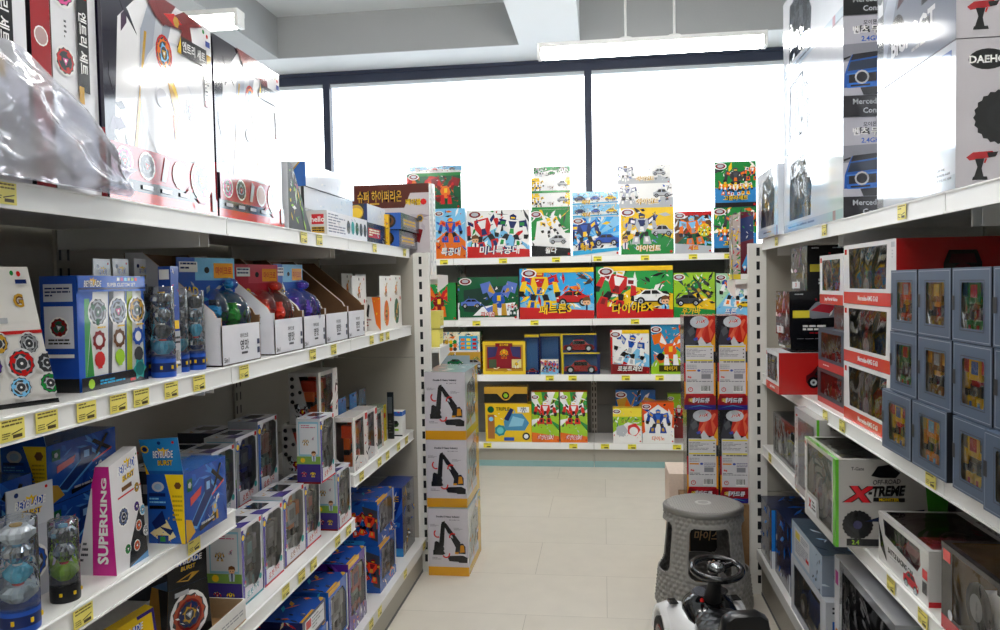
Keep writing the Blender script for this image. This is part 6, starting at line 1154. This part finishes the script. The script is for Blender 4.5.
# ---------------------------------------------------------------- third right shelf
Z3 = RZ['three']
def darkf(c): c.rect(0, 0, 1, 1, '1C2024'); c.circ(.7, .2, .12, 'silver', 14); c.circ(.7, .2, .09, '101214', 14); c.shards(8, ['3A4A2A', '3A3E44'], 3, (.1, .3, .9, .9), .3)
Rb('window_toy_box', 'dark window box with a green toy, at the far end of the third right shelf', 2.93, 3.36, .70, Z3, .175, .13, '24282C', art=dict(right=darkf), holes=dict(front=[(.08, .12), (.92, .12), (.92, .92), (.08, .92)]), inner='4A5240', toy=toy_car('4A7A2A', .85, 1.2, wheel=.3), toyname='toy_car', m='gloss')
def xside(c):
    c.rect(0, 0, 1, 1, 'A8A6A2'); c.rect(0, 0, .03, 1, '5AB02A'); c.poly([(.78, 1), (1, 1), (1, 0), (.86, 0)], '3A8A24'); c.text('T-Gate', .2, .9, .04, 'dgrey', maxw=.12); c.poly([(.32, .82), (.38, .93), (.48, .95), (.58, .86), (.54, .8), (.4, .8)], '14161A'); c.text('OFF-ROAD', .46, .755, .055, '2A2A2E', maxw=.26, shear=.15, rot=.06)
    c.text('X', .22, .61, .19, 'C8202A', out='14161A', shear=.35, bold=.05, flat=1.3); c.text('-TREME', .46, .65, .12, '101216', maxw=.36, shear=.2, bold=.05, rot=.05); c.rect(.34, .53, .62, .575, 'black'); c.text('MONSTER', .48, .552, .035, 'yellow', maxw=.24)
    tyre(c, .2, .26, .17); c.poly([(.26, .3), (.5, .4), (.8, .45), (.76, .38), (.5, .3)], '1A2440'); c.circ(.2, .26, .05, '3A3A5A', 10); c.rect(.1, .02, .4, .1, '14161A'); c.text('2.4', .18, .06, .05, 'lime'); tyre(c, .5, .14, .11)
def xfront(c): c.poly([(.0, .0), (1, 0), (1, .1), (0, .1)], 'C8C6C4'); c.rect(.93, 0, 1, 1, '5AB02A'); c.rect(0, 0, .07, 1, 'D8D6D2'); c.shards(10, ['C03A2A', 'black', 'grey'], 3, (0, .1, .07, 1), .1); c.rect(.1, .1, .42, .3, 'D8D8DA'); c.text('X', .2, .2, .12, 'red', out='black'); c.lines(.27, .13, .4, .26, 3, 'black', 3, .6)
e = Rb('truck_box', 'white and green box with a large red letter on its end, third right shelf', 2.18, 2.50, .615, Z3, .238, .285, 'A8A6A2', art=dict(right=xside, front=xfront, top=lambda c: c.rect(0, 0, 1, .04, '5AB02A')), holes=dict(front=[(.1, .34), (.46, .34), (.5, .12), (.9, .12), (.9, .95), (.1, .95)], top=[(.06, .08), (.94, .08), (.94, .8), (.06, .8)]), inner='8A8A78', toy=toy_car('3A4A6A', .86, 1.3, wheel=.42), toyname='toy_truck', m='gloss')
Rb('truck_box', 'white box with black and red edge print, behind the red lettered box', 2.52, 2.80, .655, Z3, .285, .28, 'B8B6B4', art=dict(front=lambda c: (c.shards(26, ['C03A2A', 'black', 'grey', 'white'], 6, (0, .0, .12, 1), .12), c.rect(.2, .1, .9, .9, '5A5C5E')), right=xside), m='gloss')
def xside2(c): c.rect(0, 0, 1, 1, '8A8886'); c.text('X', .25, .62, .3, 'B8202A', out='14161A', shear=.35, bold=.05); c.text('-TREME', .62, .66, .15, '101216', maxw=.42, shear=.2, bold=.05); c.shards(10, ['black', '1A1C20'], 3, (.2, .0, 1, .4), .4)
Rb('truck_box', 'second red lettered box standing further back, right of the green stripe', 2.20, 2.48, .93, Z3, .24, .24, '8A8886', art=dict(right=xside2), m='gloss')
def brfront(c):
    c.poly([(0, 0), (1, 0), (1, .62), (.8, .36), (.12, .5), (0, .8)], 'D2D0CE'); c.text('BATTLE RACING CAR', .47, .345, .115, '16161A', maxw=.6, bold=.06, shear=.1, rot=-.035); c.lines(.25, .23, .5, .26, 1, 'grey', 3); c.car(.68, .17, .36, 'C8202A'); c.poly([(0, .8), (.1, .5), (.2, .1), (.05, .3)], '16161A'); c.rect(.9, .45, .99, .62, 'C8202A'); c.rect(.9, .18, .98, .4, 'dgrey'); c.rect(0, .93, 1, 1, 'D2D0CE')
def brside(c): c.rect(0, 0, 1, 1, 'C0BEBC'); c.text('BATTLE RACING', .45, .8, .12, '16161A', maxw=.7, bold=.05); c.shards(12, ['black', '1A1C20', '3A2A6A'], 3, (.1, .1, .8, .6), .4); c.rect(0, 0, 1, .1, 'C8202A')
Rb('racing_car_box', 'white and black clear topped box with a small red car printed on its front', 1.79, 2.10, .70, Z3, .125, .21, 'C8C6C4', art=dict(front=brfront, right=brside, top=lambda c: (c.rect(0, .9, 1, 1, 'D2D0CE'), c.text('BATTLE RACING CAR', .5, .95, .05, '16161A', maxw=.7))), holes=dict(front=[(.14, .6), (.8, .46), (.86, .62), (.84, .9), (.1, .9)], top=[(.04, .06), (.96, .06), (.96, .86), (.04, .86)]), inner='3A3C40', toy=toy_car('A83A44', .8, 1.1), toyname='toy_car', m='gloss')
def wcar(c): c.rect(0, 0, 1, .16, 'B82430'); c.rect(.02, .8, .1, .93, 'D83A3A'); c.circ(.1, .22, .06, 'silver', 12); c.rect(0, .96, 1, 1, '1A1418')
Rb('sports_car_box', 'black and red window box holding a white sports car, at the right frame edge', 1.28, 1.70, .69, Z3, .18, .25, '1A1418', art=dict(front=wcar), holes=dict(front=[(.12, .2), (.96, .2), (.96, .94), (.12, .94)], top=[(.04, .05), (.96, .05), (.96, .8), (.04, .8)]), inner='A07A48', toy=toy_car('F0F0F2', .82, 1.0, wheel=.34, z=.16), toyname='toy_sports_car', m='gloss')
# ---------------------------------------------------------------- base deck right
ZR = RZ['base']
def bluef(c): c.rect(0, 0, 1, 1, '0E1C44'); c.shards(24, ['14357A', '1D62C0', '0A1230', '2A84E0', 'silver'], 7, (0, 0, 1, 1), .3); c.rect(.9, 0, 1, .3, 'D8DCE4')
for i, (a, b, h, xf, lab) in enumerate(((3.28, 3.5, .245, .675, 'dark blue box at the far end of the bottom right shelf'), (2.99, 3.262, .262, .685, 'dark blue box with bright blue edge, second on the bottom right shelf'))):
    Rb('racing_toy_box', lab, a, b, xf, ZR, h, .28, '0E1C44', art=dict(front=bluef, right=lambda c: (c.rect(0, 0, 1, 1, '14357A'), c.rect(0, 0, .25, 1, '2A84E0'), c.rect(0, 0, .25, .3, 'D8DCE4'), c.shards(12, ['0A1230', '2A84E0', '4A5AA0'], 3, (.25, 0, 1, 1), .35)), top=lambda c: (c.rect(0, 0, 1, 1, '0E1C44'), c.shards(16, ['1D62C0', '2A84E0', '0A1230'], 5, (0, 0, 1, 1), .4))), m='gloss')
def labf(c): c.rect(.1, .12, .62, .88, 'D8D8DC'); c.rect(.14, .62, .3, .82, 'E8D060'); c.lines(.14, .2, .58, .58, 6, 'grey', 4); c.lines(.34, .64, .58, .82, 3, 'grey', 2); c.rect(.5, .3, .6, .4, 'C83A3A'); c.shards(14, ['2A5A90', '8AB0D0', '14182A'], 4, (.64, .05, 1, .95), .25)
def lorrywin(c): c.rect(0, 0, 1, .1, 'C8CCD4'); c.rect(.9, 0, 1, 1, 'D0D4DA'); c.rect(0, .0, .06, 1, 'D0D4DA')
Rb('police_car_box', 'white bordered window box with a blue vehicle, under the labelled white box', 2.46, 2.90, .665, ZR, .20, .2, 'C8CCD4', art=dict(front=lorrywin, right=lambda c: (c.rect(0, 0, 1, 1, 'B8BCC4'), c.lines(.1, .78, .9, .92, 2, '2A2E38', 3), c.rect(.1, .3, .9, .7, '2A5AB0'), c.rect(0, 0, 1, .14, 'white'))), holes=dict(front=[(.1, .14), (.86, .14), (.86, .88), (.1, .88)]), inner='5A6A80', toy=toy_car('1D4FB0', .85, 1.3), toyname='toy_van', m='gloss')
Rb('toy_box', 'white box with yellow and grey label, lying on the blue vehicle window box', 2.50, 2.89, .665, ZR+.202, .128, .2, 'B0C0D0', art=dict(front=labf, right=lambda c: (c.rect(0, 0, 1, 1, '8A96A8'), c.shards(16, ['2A5A90', '14182A', 'C8D4E0'], 4, (0, 0, 1, 1), .3)), top=lambda c: (c.rect(0, 0, 1, 1, '3A4A5A'), c.shards(16, ['8AB0D0', '14182A', 'C8D4E0'], 6, (0, 0, 1, 1), .25))), m='gloss')
Rb('window_toy_box', 'large clear wrapped grey box with an orange emblem, nearest on the bottom right shelf', 1.86, 2.33, .655, ZR, .395, .22, '8A8C90', art=dict(front=lambda c: (c.rect(0, 0, .1, 1, 'D0D2D6'), c.circ(.055, .42, .06, 'E08A2A', 6), c.circ(.055, .42, .035, 'white', 6), c.rect(.02, .8, .08, .9, 'C05A9A'))), holes=dict(front=[(.12, .06), (.95, .06), (.95, .94), (.16, .94)]), inner='2A2C30', toy=toy_car('4A4C52', .7, 1.0), toyname='toy_car', m='wrap')
Rb('toy_box', 'dark box with a white label, nearest behind the large clear wrapped box', 1.45, 1.83, .68, ZR, .33, .22, '1A1C20', art=dict(front=lambda c: (c.rect(.05, .4, .25, .95, 'D0D2D6'), c.lines(.08, .5, .2, .8, 4, 'grey', 3))), m='gloss')
# ================================================================ things standing on the floor
def digger(c):
    c.rect(0, 0, 1, 1, 'C8C4CC'); c.rect(0, 0, 1, .135, 'D89A1A'); c.text('Double E Heavy Industry', .5, .88, .035, '2A2A30', maxw=.8, bold=.05); c.text('RC 2.4G 1:14', .66, .835, .02, '5A5A60', maxw=.38)
    K = '16171B'; P = lambda pts, k=K: c.poly(pts, k)
    P([(.26, .42), (.33, .78), (.43, .79), (.39, .45)]); P([(.36, .79), (.45, .79), (.80, .5), (.70, .40), (.60, .52)]); P([(.34, .8), (.42, .82), (.44, .74), (.36, .72)]); P([(.22, .44), (.36, .47), (.4, .4), (.36, .35), (.22, .43)])
    P([(.12, .38), (.32, .44), (.42, .33), (.36, .31), (.12, .31)]); P([(.16, .5), (.2, .52), (.27, .5), (.34, .42), (.2, .4), (.14, .38)]); P([(.68, .42), (.72, .48), (.86, .49), (.92, .44), (.92, .33), (.66, .34)]); P([(.78, .35), (.8, .46), (.88, .46), (.9, .36)], 'D08A1A'); P([(.66, .36), (.76, .36), (.74, .33), (.66, .33)], 'D08A1A')
    P([(.48, .27), (.52, .3), (.86, .31), (.96, .28), (.94, .23), (.86, .21), (.52, .22)]); P([(.7, .25), (.74, .28), (.97, .28), (.96, .2), (.76, .2)]); P([(.44, .66), (.5, .6), (.62, .56), (.6, .6)], 'B8BAC0')
    for (u, v, a0, a1) in ((.24, .63, 2.2, 5.0), (.62, .58, .9, 3.2), (.44, .33, 3.6, 6.3)):
        pts = []
        for k in range(9):
            a = a0+(a1-a0)*k/8; pts.append((u+.085*math.cos(a), v+.055*math.sin(a)))
        for a, b in zip(pts, pts[1:]): c.line(a[0], a[1], b[0], b[1], .034, 'C82A2A'); c.k -= 1
        c.k += 1; c.circ(pts[-1][0], pts[-1][1], .028, 'C82A2A', 3)
    for u0, v0 in ((.05, .73), (.64, .68), (.1, .235)): c.lines(u0, v0, u0+.22, v0+.04, 3 if v0 > .5 else 2, '7A7A82', 3)
def diggerside(c):
    c.rect(0, 0, 1, 1, 'B0B4B8'); c.rect(0, 0, 1, .13, 'C8981A'); c.rect(.75, .12, 1, 1, 'C8A030'); c.poly([(.1, .2), (.8, .3), (.7, .9), (.15, .8)], '6A7070'); c.shards(24, ['D87A2A', 'silver', '2A3034', 'teal', 'E0B080'], 6, (.1, .15, .9, .95), .25); c.rect(.7, .25, .95, .42, 'E0A020')
dx0 = gy(428.5, 450, 3.70)[0]; gD = 'digger boxes stacked on the floor'
for i in range(3):
    Cb('digger_box', ('white and yellow box with a black digger, standing on the floor', 'white and yellow box with a black digger, middle of the stack', 'white and yellow box with a black digger, topmost under clear wrap')[i], dx0+.006*(i == 0), dx0+.198+.006*(i == 0), 3.645-.02*(i == 0), .37, .0+.328*i, .326, 'C8C4CC', art=dict(front=digger, right=diggerside, top=lambda c: (c.rect(0, 0, 1, 1, '9AB0B4'), c.shards(10, ['silver', 'D0D8DC', '7A9A9A'], 3, (0, 0, 1, 1), .5))), group=gD, m='gloss')
# robot toy towers
def tower(c):
    c.rect(0, 0, 1, 1, '1E1A22'); c.poly([(.35, .75), (1, .7), (1, 1), (.5, 1)], 'C82A1E'); c.poly([(.75, .62), (1, .62), (1, .82)], 'E8A020'); c.poly([(.4, .78), (.8, 1), (.95, .95), (.6, .74)], 'E86A4A'); c.rays(.75, .93, ['C82A1E', 'E05A3A', 'D8382A'], 8, .22, 3)
    c.poly([(.02, .72), (.15, .9), (.4, .84), (.35, .78), (.5, .72), (.1, .66)], '3A3C44'); c.poly([(.12, .84), (.3, .9), (.36, .82), (.2, .78)], '55585E'); c.poly([(.45, .73), (.55, .78), (.72, .7), (.85, .72), (.95, .66), (.5, .66)], 'D0D2D6'); c.poly([(.3, .755), (.42, .775), (.45, .75), (.35, .735)], '3A4AB0')
    c.circ(.5, .935, .2, 'C8CCD4', sx=1.5, n=18); c.text('JTIX', .55, .94, .045, 'C8202A', out='white', shear=.3, maxw=.5, bold=.05); c.circ(.5, .97, .08, 'silver', 8, 1.6)
    c.rect(0, .1, .06, .5, 'B8202A'); c.rect(0, 0, 1, .17, 'B8202A'); c.poly([(0, .1), (.1, .2), (.06, .3), (0, .3)], 'E89A1A'); c.rect(.93, .15, 1, .5, 'E89A1A'); c.rect(.05, .17, .94, .69, 'D6D4D8')
    c.rect(.07, .665, .92, .68, 'E0D040'); c.lines(.08, .56, .7, .65, 6, '8A8A92', 3); [c.circ(.87, .64-.04*i, .025, '16161A', 5) for i in range(3)]; c.rect(.07, .52, .92, .535, 'E0D040'); c.lines(.2, .49, .9, .515, 1, '4A4A52', 4); c.lines(.08, .43, .4, .48, 3, '9A9AA2', 5)
    c.rect(.08, .41, .38, .425, 'E8901A'); c.circ(.47, .418, .04, '4A5AA8', 8, 1.4); c.lines(.55, .38, .92, .43, 3, '7A7A9A', 6); c.circ(.14, .35, .035, 'D86A6A', 8); c.circ(.2, .345, .035, 'D86A6A', 8); c.rect(.55, .33, .85, .38, '8A8A92'); c.lines(.08, .29, .9, .32, 2, '6A6A72', 7)
    c.circ(.2, .215, .08, 'C83A4A', 14); c.circ(.2, .215, .055, 'D6D4D8', 12); c.circ(.2, .22, .03, 'C83A4A', 3); c.barcode(.52, .185, .84, .255, 5)
    c.poly([(.05, .16), (.5, .12), (.95, .16), (.98, .05), (.02, .05)], '8A1420'); c.text('메카드큐', .5, .1, .055, 'D8D8E0', out='14161A', maxw=.85, shear=.2, bold=.05); c.text('메', .2, .1, .045, 'yellow', out='14161A'); c.rect(0, 0, 1, .05, '2A2078'); c.poly([(.1, .02), (.5, .05), (.9, .02), (.5, .04)], '2A8AC0')
gT = 'tall robot boxes stacked in two towers'; ty = 3.56
tx = [(gy(684, 360, ty)[0], gy(716, 360, ty)[0]), (gy(717.5, 360, ty)[0], gy(748, 360, ty)[0])]
def trans(c): c.rect(0, 0, 1, 1, '2A1A20'); c.shards(20, ['C82A1E', 'E8A020', 'silver', '3A3C44'], 5, (0, 0, 1, 1), .25)
zt0 = gy(700, 315.5, ty)[1]; zt1 = gy(700, 409.5, ty)[1]; hT = zt0-zt1-.002; zb0 = zt1-hT-.002
for i, (a, b) in enumerate(tx):
    s_ = ('left', 'right')[i]
    for j, z in enumerate((zb0, zt1)):
        Cb('robot_toy_box', '%s box in the %s tower of red and black robot boxes' % (('lower', 'upper')[j], s_), a+(.01 if j == 0 else 0), b-.003+(.01 if j == 0 else 0), ty+(.006 if j == 0 else 0), .16, z, hT, '1E1A22', art=dict(front=tower, left=trans, right=trans, top=lambda c: (c.rect(0, 0, 1, 1, 'B02020'), c.shards(8, ['silver', 'white'], 3))), group=gT, m='gloss')
def brown(c):
    c.rect(0, 0, 1, 1, '8A6A48'); c.rect(.1, .42, .85, .95, '1C1814'); c.text('마이스', .36, .64, .11, 'B89468', maxw=.4, shear=.15); c.lines(.15, .82, .8, .9, 1, 'B89468', 3); c.text('Monster', .48, .34, .1, '1C1814', maxw=.5, bold=.04); c.text('QUANTITY : 4PCS', .4, .2, .07, '1C1814', maxw=.6)
Cb('cardboard_carton', 'brown cardboard carton on the floor beneath the robot box towers', tx[0][0]-.01, tx[1][1]-.002, ty-.02, .30, 0, zb0-.001, '8A6A48', art=dict(front=brown), m='kraft')
xp = gy(669, 480, 3.78)[0]
Cb('cardboard_carton', 'pale pinkish carton on the floor behind the left toy tower', xp, xp+.26, 3.78, .25, 0, gy(676, 474, 3.78)[1], 'D8C4B4', m='kraft')
# packs on the right end shelves
def pk(c): c.rect(0, 0, 1, 1, 'B8A8A0'); c.shards(40, ['yellow', 'C83A4A', 'silver', 'green', '4A6AB0', 'white'], 6, (0, 0, 1, 1), .9); c.rect(0, 0, 1, .08, 'E0C83A')
x1, x2, x3 = gy(733, 240, 3.62)[0], gy(740.5, 240, 3.62)[0], gy(749, 240, 3.62)[0]
Cb('narrow_toy_pack', 'narrow multicoloured pack on the right end shelf, left of the lorry picture pack', x1, x2-.001, 3.62, .10, 1.401, .29, 'C8B8B0', art=dict(front=pk, left=pk), m='gloss')
Cb('narrow_toy_pack', 'narrow dark pack with a blue vehicle on the right end shelf', x2, x3+.02, 3.62, .10, 1.401, .302, '3A1420', art=dict(front=lambda c: (c.rect(0, 0, 1, 1, '5A1626'), c.poly([(0, .55), (1, .6), (1, .95), (0, .9)], '1E2A5A'), c.shards(10, ['green', 'silver', 'dblue'], 3, (0, .5, 1, 1), .3), c.poly([(.1, .2), (.6, .42), (.8, .3), (.3, .12)], '4A9AD8'), c.circ(.3, .18, .12, 'white', 8), c.rect(0, 0, 1, .08, 'white')), left=pk), m='gloss')
# ---------------------------------------------------------------- woven plastic stool
def stool(x, y, rot):
    e = empty('plastic_stool', (x, y, 0), rot, 'grey woven pattern plastic stool with rounded openings, behind the ride-on car', 'stool')
    H = .45; NA, NZ = 264, 96; G = '8C8A86'
    def R(z): t = z/H; return .198-.046*min(t, 1)
    def sq(a): return 1+.035*math.cos(4*a)
    def hole(a, z):
        k = ((a+PI/4) % (PI/2))-PI/4; w = .205/R(z)*.5
        if .195 < z < .402:
            ww = .43*(1-.0) if True else w; rr = .035; dz = min(z-.195, .402-z); ww = .53-(0 if dz > rr else (rr-math.sqrt(max(0, rr*rr-(rr-dz)**2)))*5)
            if abs(k) < ww: return True
        if z < .055 and abs(k) < .52*math.sqrt(max(0, 1-(z/.055)**2)): return True
        return False
    V = []; idx = {}; t = MB(); Fo = []
    for j in range(NZ+1):
        z = .442*j/NZ
        for i in range(NA):
            a = 2*PI*i/NA; r = R(z)*sq(a); wv = abs(math.sin(a*20+(0 if (int(z/.02) % 2) else PI/2)))*abs(math.sin(PI*z/.02)); near = any(hole(a+da, z+dz) for da in (-.06, .06) for dz in (-.012, .012))
            r += (.0085*wv-.002 if not near else .0045); V.append((r*math.cos(a), r*math.sin(a), z))
    for j in range(NZ):
        for i in range(NA):
            if not hole(2*PI*(i+.5)/NA, .442*(j+.5)/NZ): Fo.append((j*NA+i, j*NA+(i+1) % NA, (j+1)*NA+(i+1) % NA, (j+1)*NA+i))
    t.tris(V, Fo, G, 'weave', True)
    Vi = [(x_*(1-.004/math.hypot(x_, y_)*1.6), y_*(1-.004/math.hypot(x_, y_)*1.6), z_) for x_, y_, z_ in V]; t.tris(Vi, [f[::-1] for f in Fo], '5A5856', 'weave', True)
    keep = set(Fo); S = set((f[0]) for f in Fo)
    for j in range(NZ):
        for i in range(NA):
            q = lambda jj, ii: (0 <= jj < NZ) and not hole(2*PI*((ii % NA)+.5)/NA, .442*(jj+.5)/NZ)
            if q(j, i):
                A = (j*NA+i, j*NA+(i+1) % NA, (j+1)*NA+(i+1) % NA, (j+1)*NA+i)
                for (p, s2, n_) in ((A[0], A[1], (j-1, i)), (A[1], A[2], (j, i+1)), (A[2], A[3], (j+1, i)), (A[3], A[0], (j, i-1))):
                    if not q(*n_): t.face([V[p], Vi[p], Vi[s2], V[s2]], G, 'weave')
    t.build('woven_body', e)
    t = MB(); ring = lambda r, z: [(r*sq(2*PI*k/64)*math.cos(2*PI*k/64), r*sq(2*PI*k/64)*math.sin(2*PI*k/64), z) for k in range(64)]
    t.loft([ring(.150, .438), ring(.158, .440), ring(.160, .4405), ring(.161, .455), ring(.160, .459), ring(.156, .462)], '7E7C78', 'weave', caps=True)
    for k in range(-14, 15):
        for dr in (0, 1):
            u = k*.0105; L2 = math.sqrt(max(0, .148**2-u*u)); a, b = (u, -L2), (u, L2)
            if dr: a, b = (a[1], a[0]), (b[1], b[0])
            if L2 > .02:
                w_ = .0032; dx, dy = (w_, 0) if not dr else (0, w_); t.box((min(a[0], b[0])-dx, min(a[1], b[1])-dy, .462), (max(a[0], b[0])+dx, max(a[1], b[1])+dy, .4645+.0004*dr), 'A8A6A2', 'weave')
    t.xform(Matrix.Rotation(R_(40), 4, 'Z')) if False else None; t.build('seat', e); t = MB(); t.lathe([(.034, .462), (.034, .4665), (.030, .4675)], 'C8C8C4', 'weave', 24); t.lathe([(.022, .4675), (.018, .4685)], 'A8A8A4', 'weave', 18); t.build('centre_cap', e)
    return e
stool(.405, 3.32, R_(3))
# ---------------------------------------------------------------- ride-on toy car
def rideon(x, y, rz):
    e = empty('ride_on_car', (x, y, 0), rz, 'white and black toddler ride-on car with a round steering wheel, at the bottom edge', 'ride-on toy')
    W, K = 'F2F2F4', '101114'
    # body shell: cross sections along Y
    def sec(yy, w, zb, zt, cr): return [(-w, yy, zb), (w, yy, zb), (w*1.02, yy, zb+(zt-zb)*.4), (w*.92, yy, zt-(zt-zb)*.12), (w*.66, yy, zt), (w*.3, yy, zt-cr), (-w*.3, yy, zt-cr), (-w*.66, yy, zt), (-w*.92, yy, zt-(zt-zb)*.12), (-w*1.02, yy, zb+(zt-zb)*.4)]
    t = MB(); t.loft([sec(.30, .06, .09, .13, 0), sec(.285, .115, .06, .17, 0), sec(.23, .145, .055, .205, .01), sec(.16, .148, .055, .228, .02), (sec(.09, .138, .06, .215, .03)), sec(.02, .115, .06, .20, .02), sec(-.08, .11, .06, .185, .01), sec(-.16, .13, .06, .215, .02), sec(-.24, .14, .06, .215, .02), sec(-.29, .12, .07, .17, 0), sec(-.305, .07, .09, .13, 0)], W, 'shiny'); t.build('body_shell', e)
    for s_ in (-1, 1):
        t = MB(); a = [(s_*.128, .10+.075*math.cos(k*PI/10), .085+.095*math.sin(k*PI/10)) for k in range(11)]
        t.loft([[(s_*.10, p[1], p[2]) for p in a], [(s_*.158, p[1], p[2]) for p in a], [(s_*.158, .10+(p[1]-.10)*1.25, .085+(p[2]-.085)*1.22) for p in a], [(s_*.12, .10+(p[1]-.10)*1.3, .085+(p[2]-.085)*1.35) for p in a]], W, 'shiny', caps=False, closed=False)
        t.xform(Matrix.Translation((0, .10, 0))); t.build('fender', e)
        t = MB(); t.box((s_*.118-.017, .14, .226), (s_*.118+.017, .185, .232), K, 'shiny', bevel=.002); t.build('mirror_patch', e)
        t = MB(); t.lathe([(.0, .0), (.006, .0)], K, 'shiny', 6); 
    for (wx, wy) in ((-.135, .20), (.135, .20), (-.135, -.20), (.135, -.20)):
        we = None; t = MB(); n = 24
        for r0, r1, cc, mm, x0, x1 in ((.078, .078, K, 'rubber', -.022, .022), (.052, .05, '7A1418', 'shiny', -.0235, .0235), (.045, .04, '2A2C30', 'shiny', -.0245, .0245)):
            t.loft([[(wx+x0, wy+r1*.9*math.cos(2*PI*k/n), .078+r1*.9*math.sin(2*PI*k/n)) for k in range(n)], [(wx+x0*.9, wy+r0*math.cos(2*PI*k/n), .078+r0*math.sin(2*PI*k/n)) for k in range(n)], [(wx+x1*.9, wy+r0*math.cos(2*PI*k/n), .078+r0*math.sin(2*PI*k/n)) for k in range(n)], [(wx+x1, wy+r1*.9*math.cos(2*PI*k/n), .078+r1*.9*math.sin(2*PI*k/n)) for k in range(n)]], cc, mm)
        t.build('wheel', e)
    # dashboard
    t = MB(); D = lambda yy, w, z0, z1: [(w*math.cos(a)*1.0, yy, z0+(z1-z0)*max(0, math.sin(a))**.7) for a in [PI*k/14 for k in range(15)]]
    t.loft([D(.19, .05, .2, .24), D(.165, .085, .2, .27), D(.12, .098, .2, .28), D(.06, .094, .19, .262), D(.02, .08, .18, .235), D(.0, .06, .18, .215)], K, 'shiny'); t.build('dashboard', e)
    t = MB(); n = 26; Vs = [(0+.068*math.cos(2*PI*k/n), .10+.032*math.sin(2*PI*k/n), .290+.010*math.sin(2*PI*k/n)-.009) for k in range(n)]; t.face(Vs, '3A3A3E', 'chrome'); t.xform(Matrix.Translation((0, 0, .004)))
    for u in (-.035, .035): t.face([(u+.024*math.cos(2*PI*k/14), .10+.022*math.sin(2*PI*k/14), .2875+.009*math.sin(2*PI*k/14)) for k in range(14)], '6A6A70', 'chrome')
    t.build('gauge_panel', e); t = MB(); t.lathe([(.007, 0), (.007, .008), (.004, .011)], 'red', 'shiny', 10, ctr=(-.045, .055, .268)); t.build('red_button', e)
    # steering wheel tilted towards the rider
    sw = MB(); T = Matrix.Translation((0, .03, .392)) @ Matrix.Rotation(R_(7), 4, 'X')
    sw.tube([(.083*math.cos(2*PI*k/40), .083*math.sin(2*PI*k/40), 0) for k in range(40)], .0125, K, 'shiny', 12, closed=True); sw.xform(T); s_ = sw.build('steering_wheel', e)
    hb = MB(); hb.lathe([(.012, -.02), (.03, -.012), (.034, 0), (.028, .01), (.01, .013)], K, 'shiny', 18)
    for a in (R_(25), R_(270)):
        d_ = Vector((math.cos(a), math.sin(a), 0)); p_ = Vector((-d_.y, d_.x, 0))*.011; hb.loft([[d_*.025-p_+Vector((0, 0, -.006)), d_*.025+p_+Vector((0, 0, -.006)), d_*.025+p_+Vector((0, 0, .005)), d_*.025-p_+Vector((0, 0, .005))], [d_*.08-p_*.8+Vector((0, 0, -.005)), d_*.08+p_*.8+Vector((0, 0, -.005)), d_*.08+p_*.8+Vector((0, 0, .004)), d_*.08-p_*.8+Vector((0, 0, .004))]], K, 'shiny', smooth=False)
    hb.xform(T); hb.build('spokes', s_)
    cp = MB(); cp.lathe([(.022, .012), (.02, .017), (.01, .02)], 'silver', 'chrome', 16)
    for k in range(5): a = R_(20+35*k); cp.lathe([(.0045, .01), (.0045, .016)], 'silver', 'chrome', 8, ctr=(.03*math.cos(a), .03*math.sin(a), 0))
    for a in (R_(25),): cp.tube([(.036*math.cos(a), .036*math.sin(a), .007), (.078*math.cos(a), .078*math.sin(a), .006)], .0035, 'silver', 'chrome', 6)
    cp.xform(T); cp.build('chrome_badge', s_)
    t = MB(); t.tube([(0, .075, .268), (0, .055, .32), (0, .034, .382)], [.032, .024, .018], K, 'rubber', 14); t.build('steering_column', e)
    # quilted seat
    t = MB(); NX, NY = 28, 40; V = []
    for j in range(NY+1):
        for i in range(NX+1):
            u, v = i/NX*2-1, j/NY; yy = .01-.2*v; w = .086+.02*math.sin(PI*v); zz = .252+.012*v*v-.03*u*u*abs(u)+.004; q = min(abs(math.sin((u*2.2+v*4.4)*PI*.72)), abs(math.sin((u*2.2-v*4.4)*PI*.72))); zz += .005*min(1, q*2.2); V.append((u*w, yy, zz))
    t.tris(V, [(j*(NX+1)+i, (j+1)*(NX+1)+i, (j+1)*(NX+1)+i+1, j*(NX+1)+i+1) for j in range(NY) for i in range(NX)], K, 'plastic', True)
    rim = [V[i] for i in range(NX+1)]+[V[j*(NX+1)+NX] for j in range(1, NY+1)]+[V[NY*(NX+1)+i] for i in range(NX-1, -1, -1)]+[V[j*(NX+1)] for j in range(NY-1, 0, -1)]
    t.loft([rim, [(p[0]*1.04, p[1], .17) for p in rim]], K, 'shiny', caps=False); t.build('seat', e)
    t = MB(); P = [(-.075, .23), (-.082, .28), (-.072, .322), (-.045, .338), (.045, .338), (.072, .322), (.082, .28), (.075, .23)]
    t.loft([[(a_*.93, -.188, b_*1.0) for a_, b_ in P], [(a_, -.196, b_) for a_, b_ in P], [(a_, -.222, b_-.004) for a_, b_ in P], [(a_*.93, -.232, b_-.006) for a_, b_ in P]], K, 'plastic'); t.build('backrest', e)
    return e
rideon(.388, 2.725, R_(13))

for i in range(2):
    Cb('small_toy_box', ('yellow pack on the left end shelf behind the slotted post, lower of two', 'yellow pack on the left end shelf behind the slotted post, upper of two')[i], -.875, -.812+.004*i, 3.80, .09, 1.0905+.092*i, .088, 'E0D468', art=dict(right=lambda c: (c.rect(0, 0, 1, .15, 'F0F0EC'), c.lines(.2, .4, .8, .7, 2, 'B8A840', 3))), m='card')
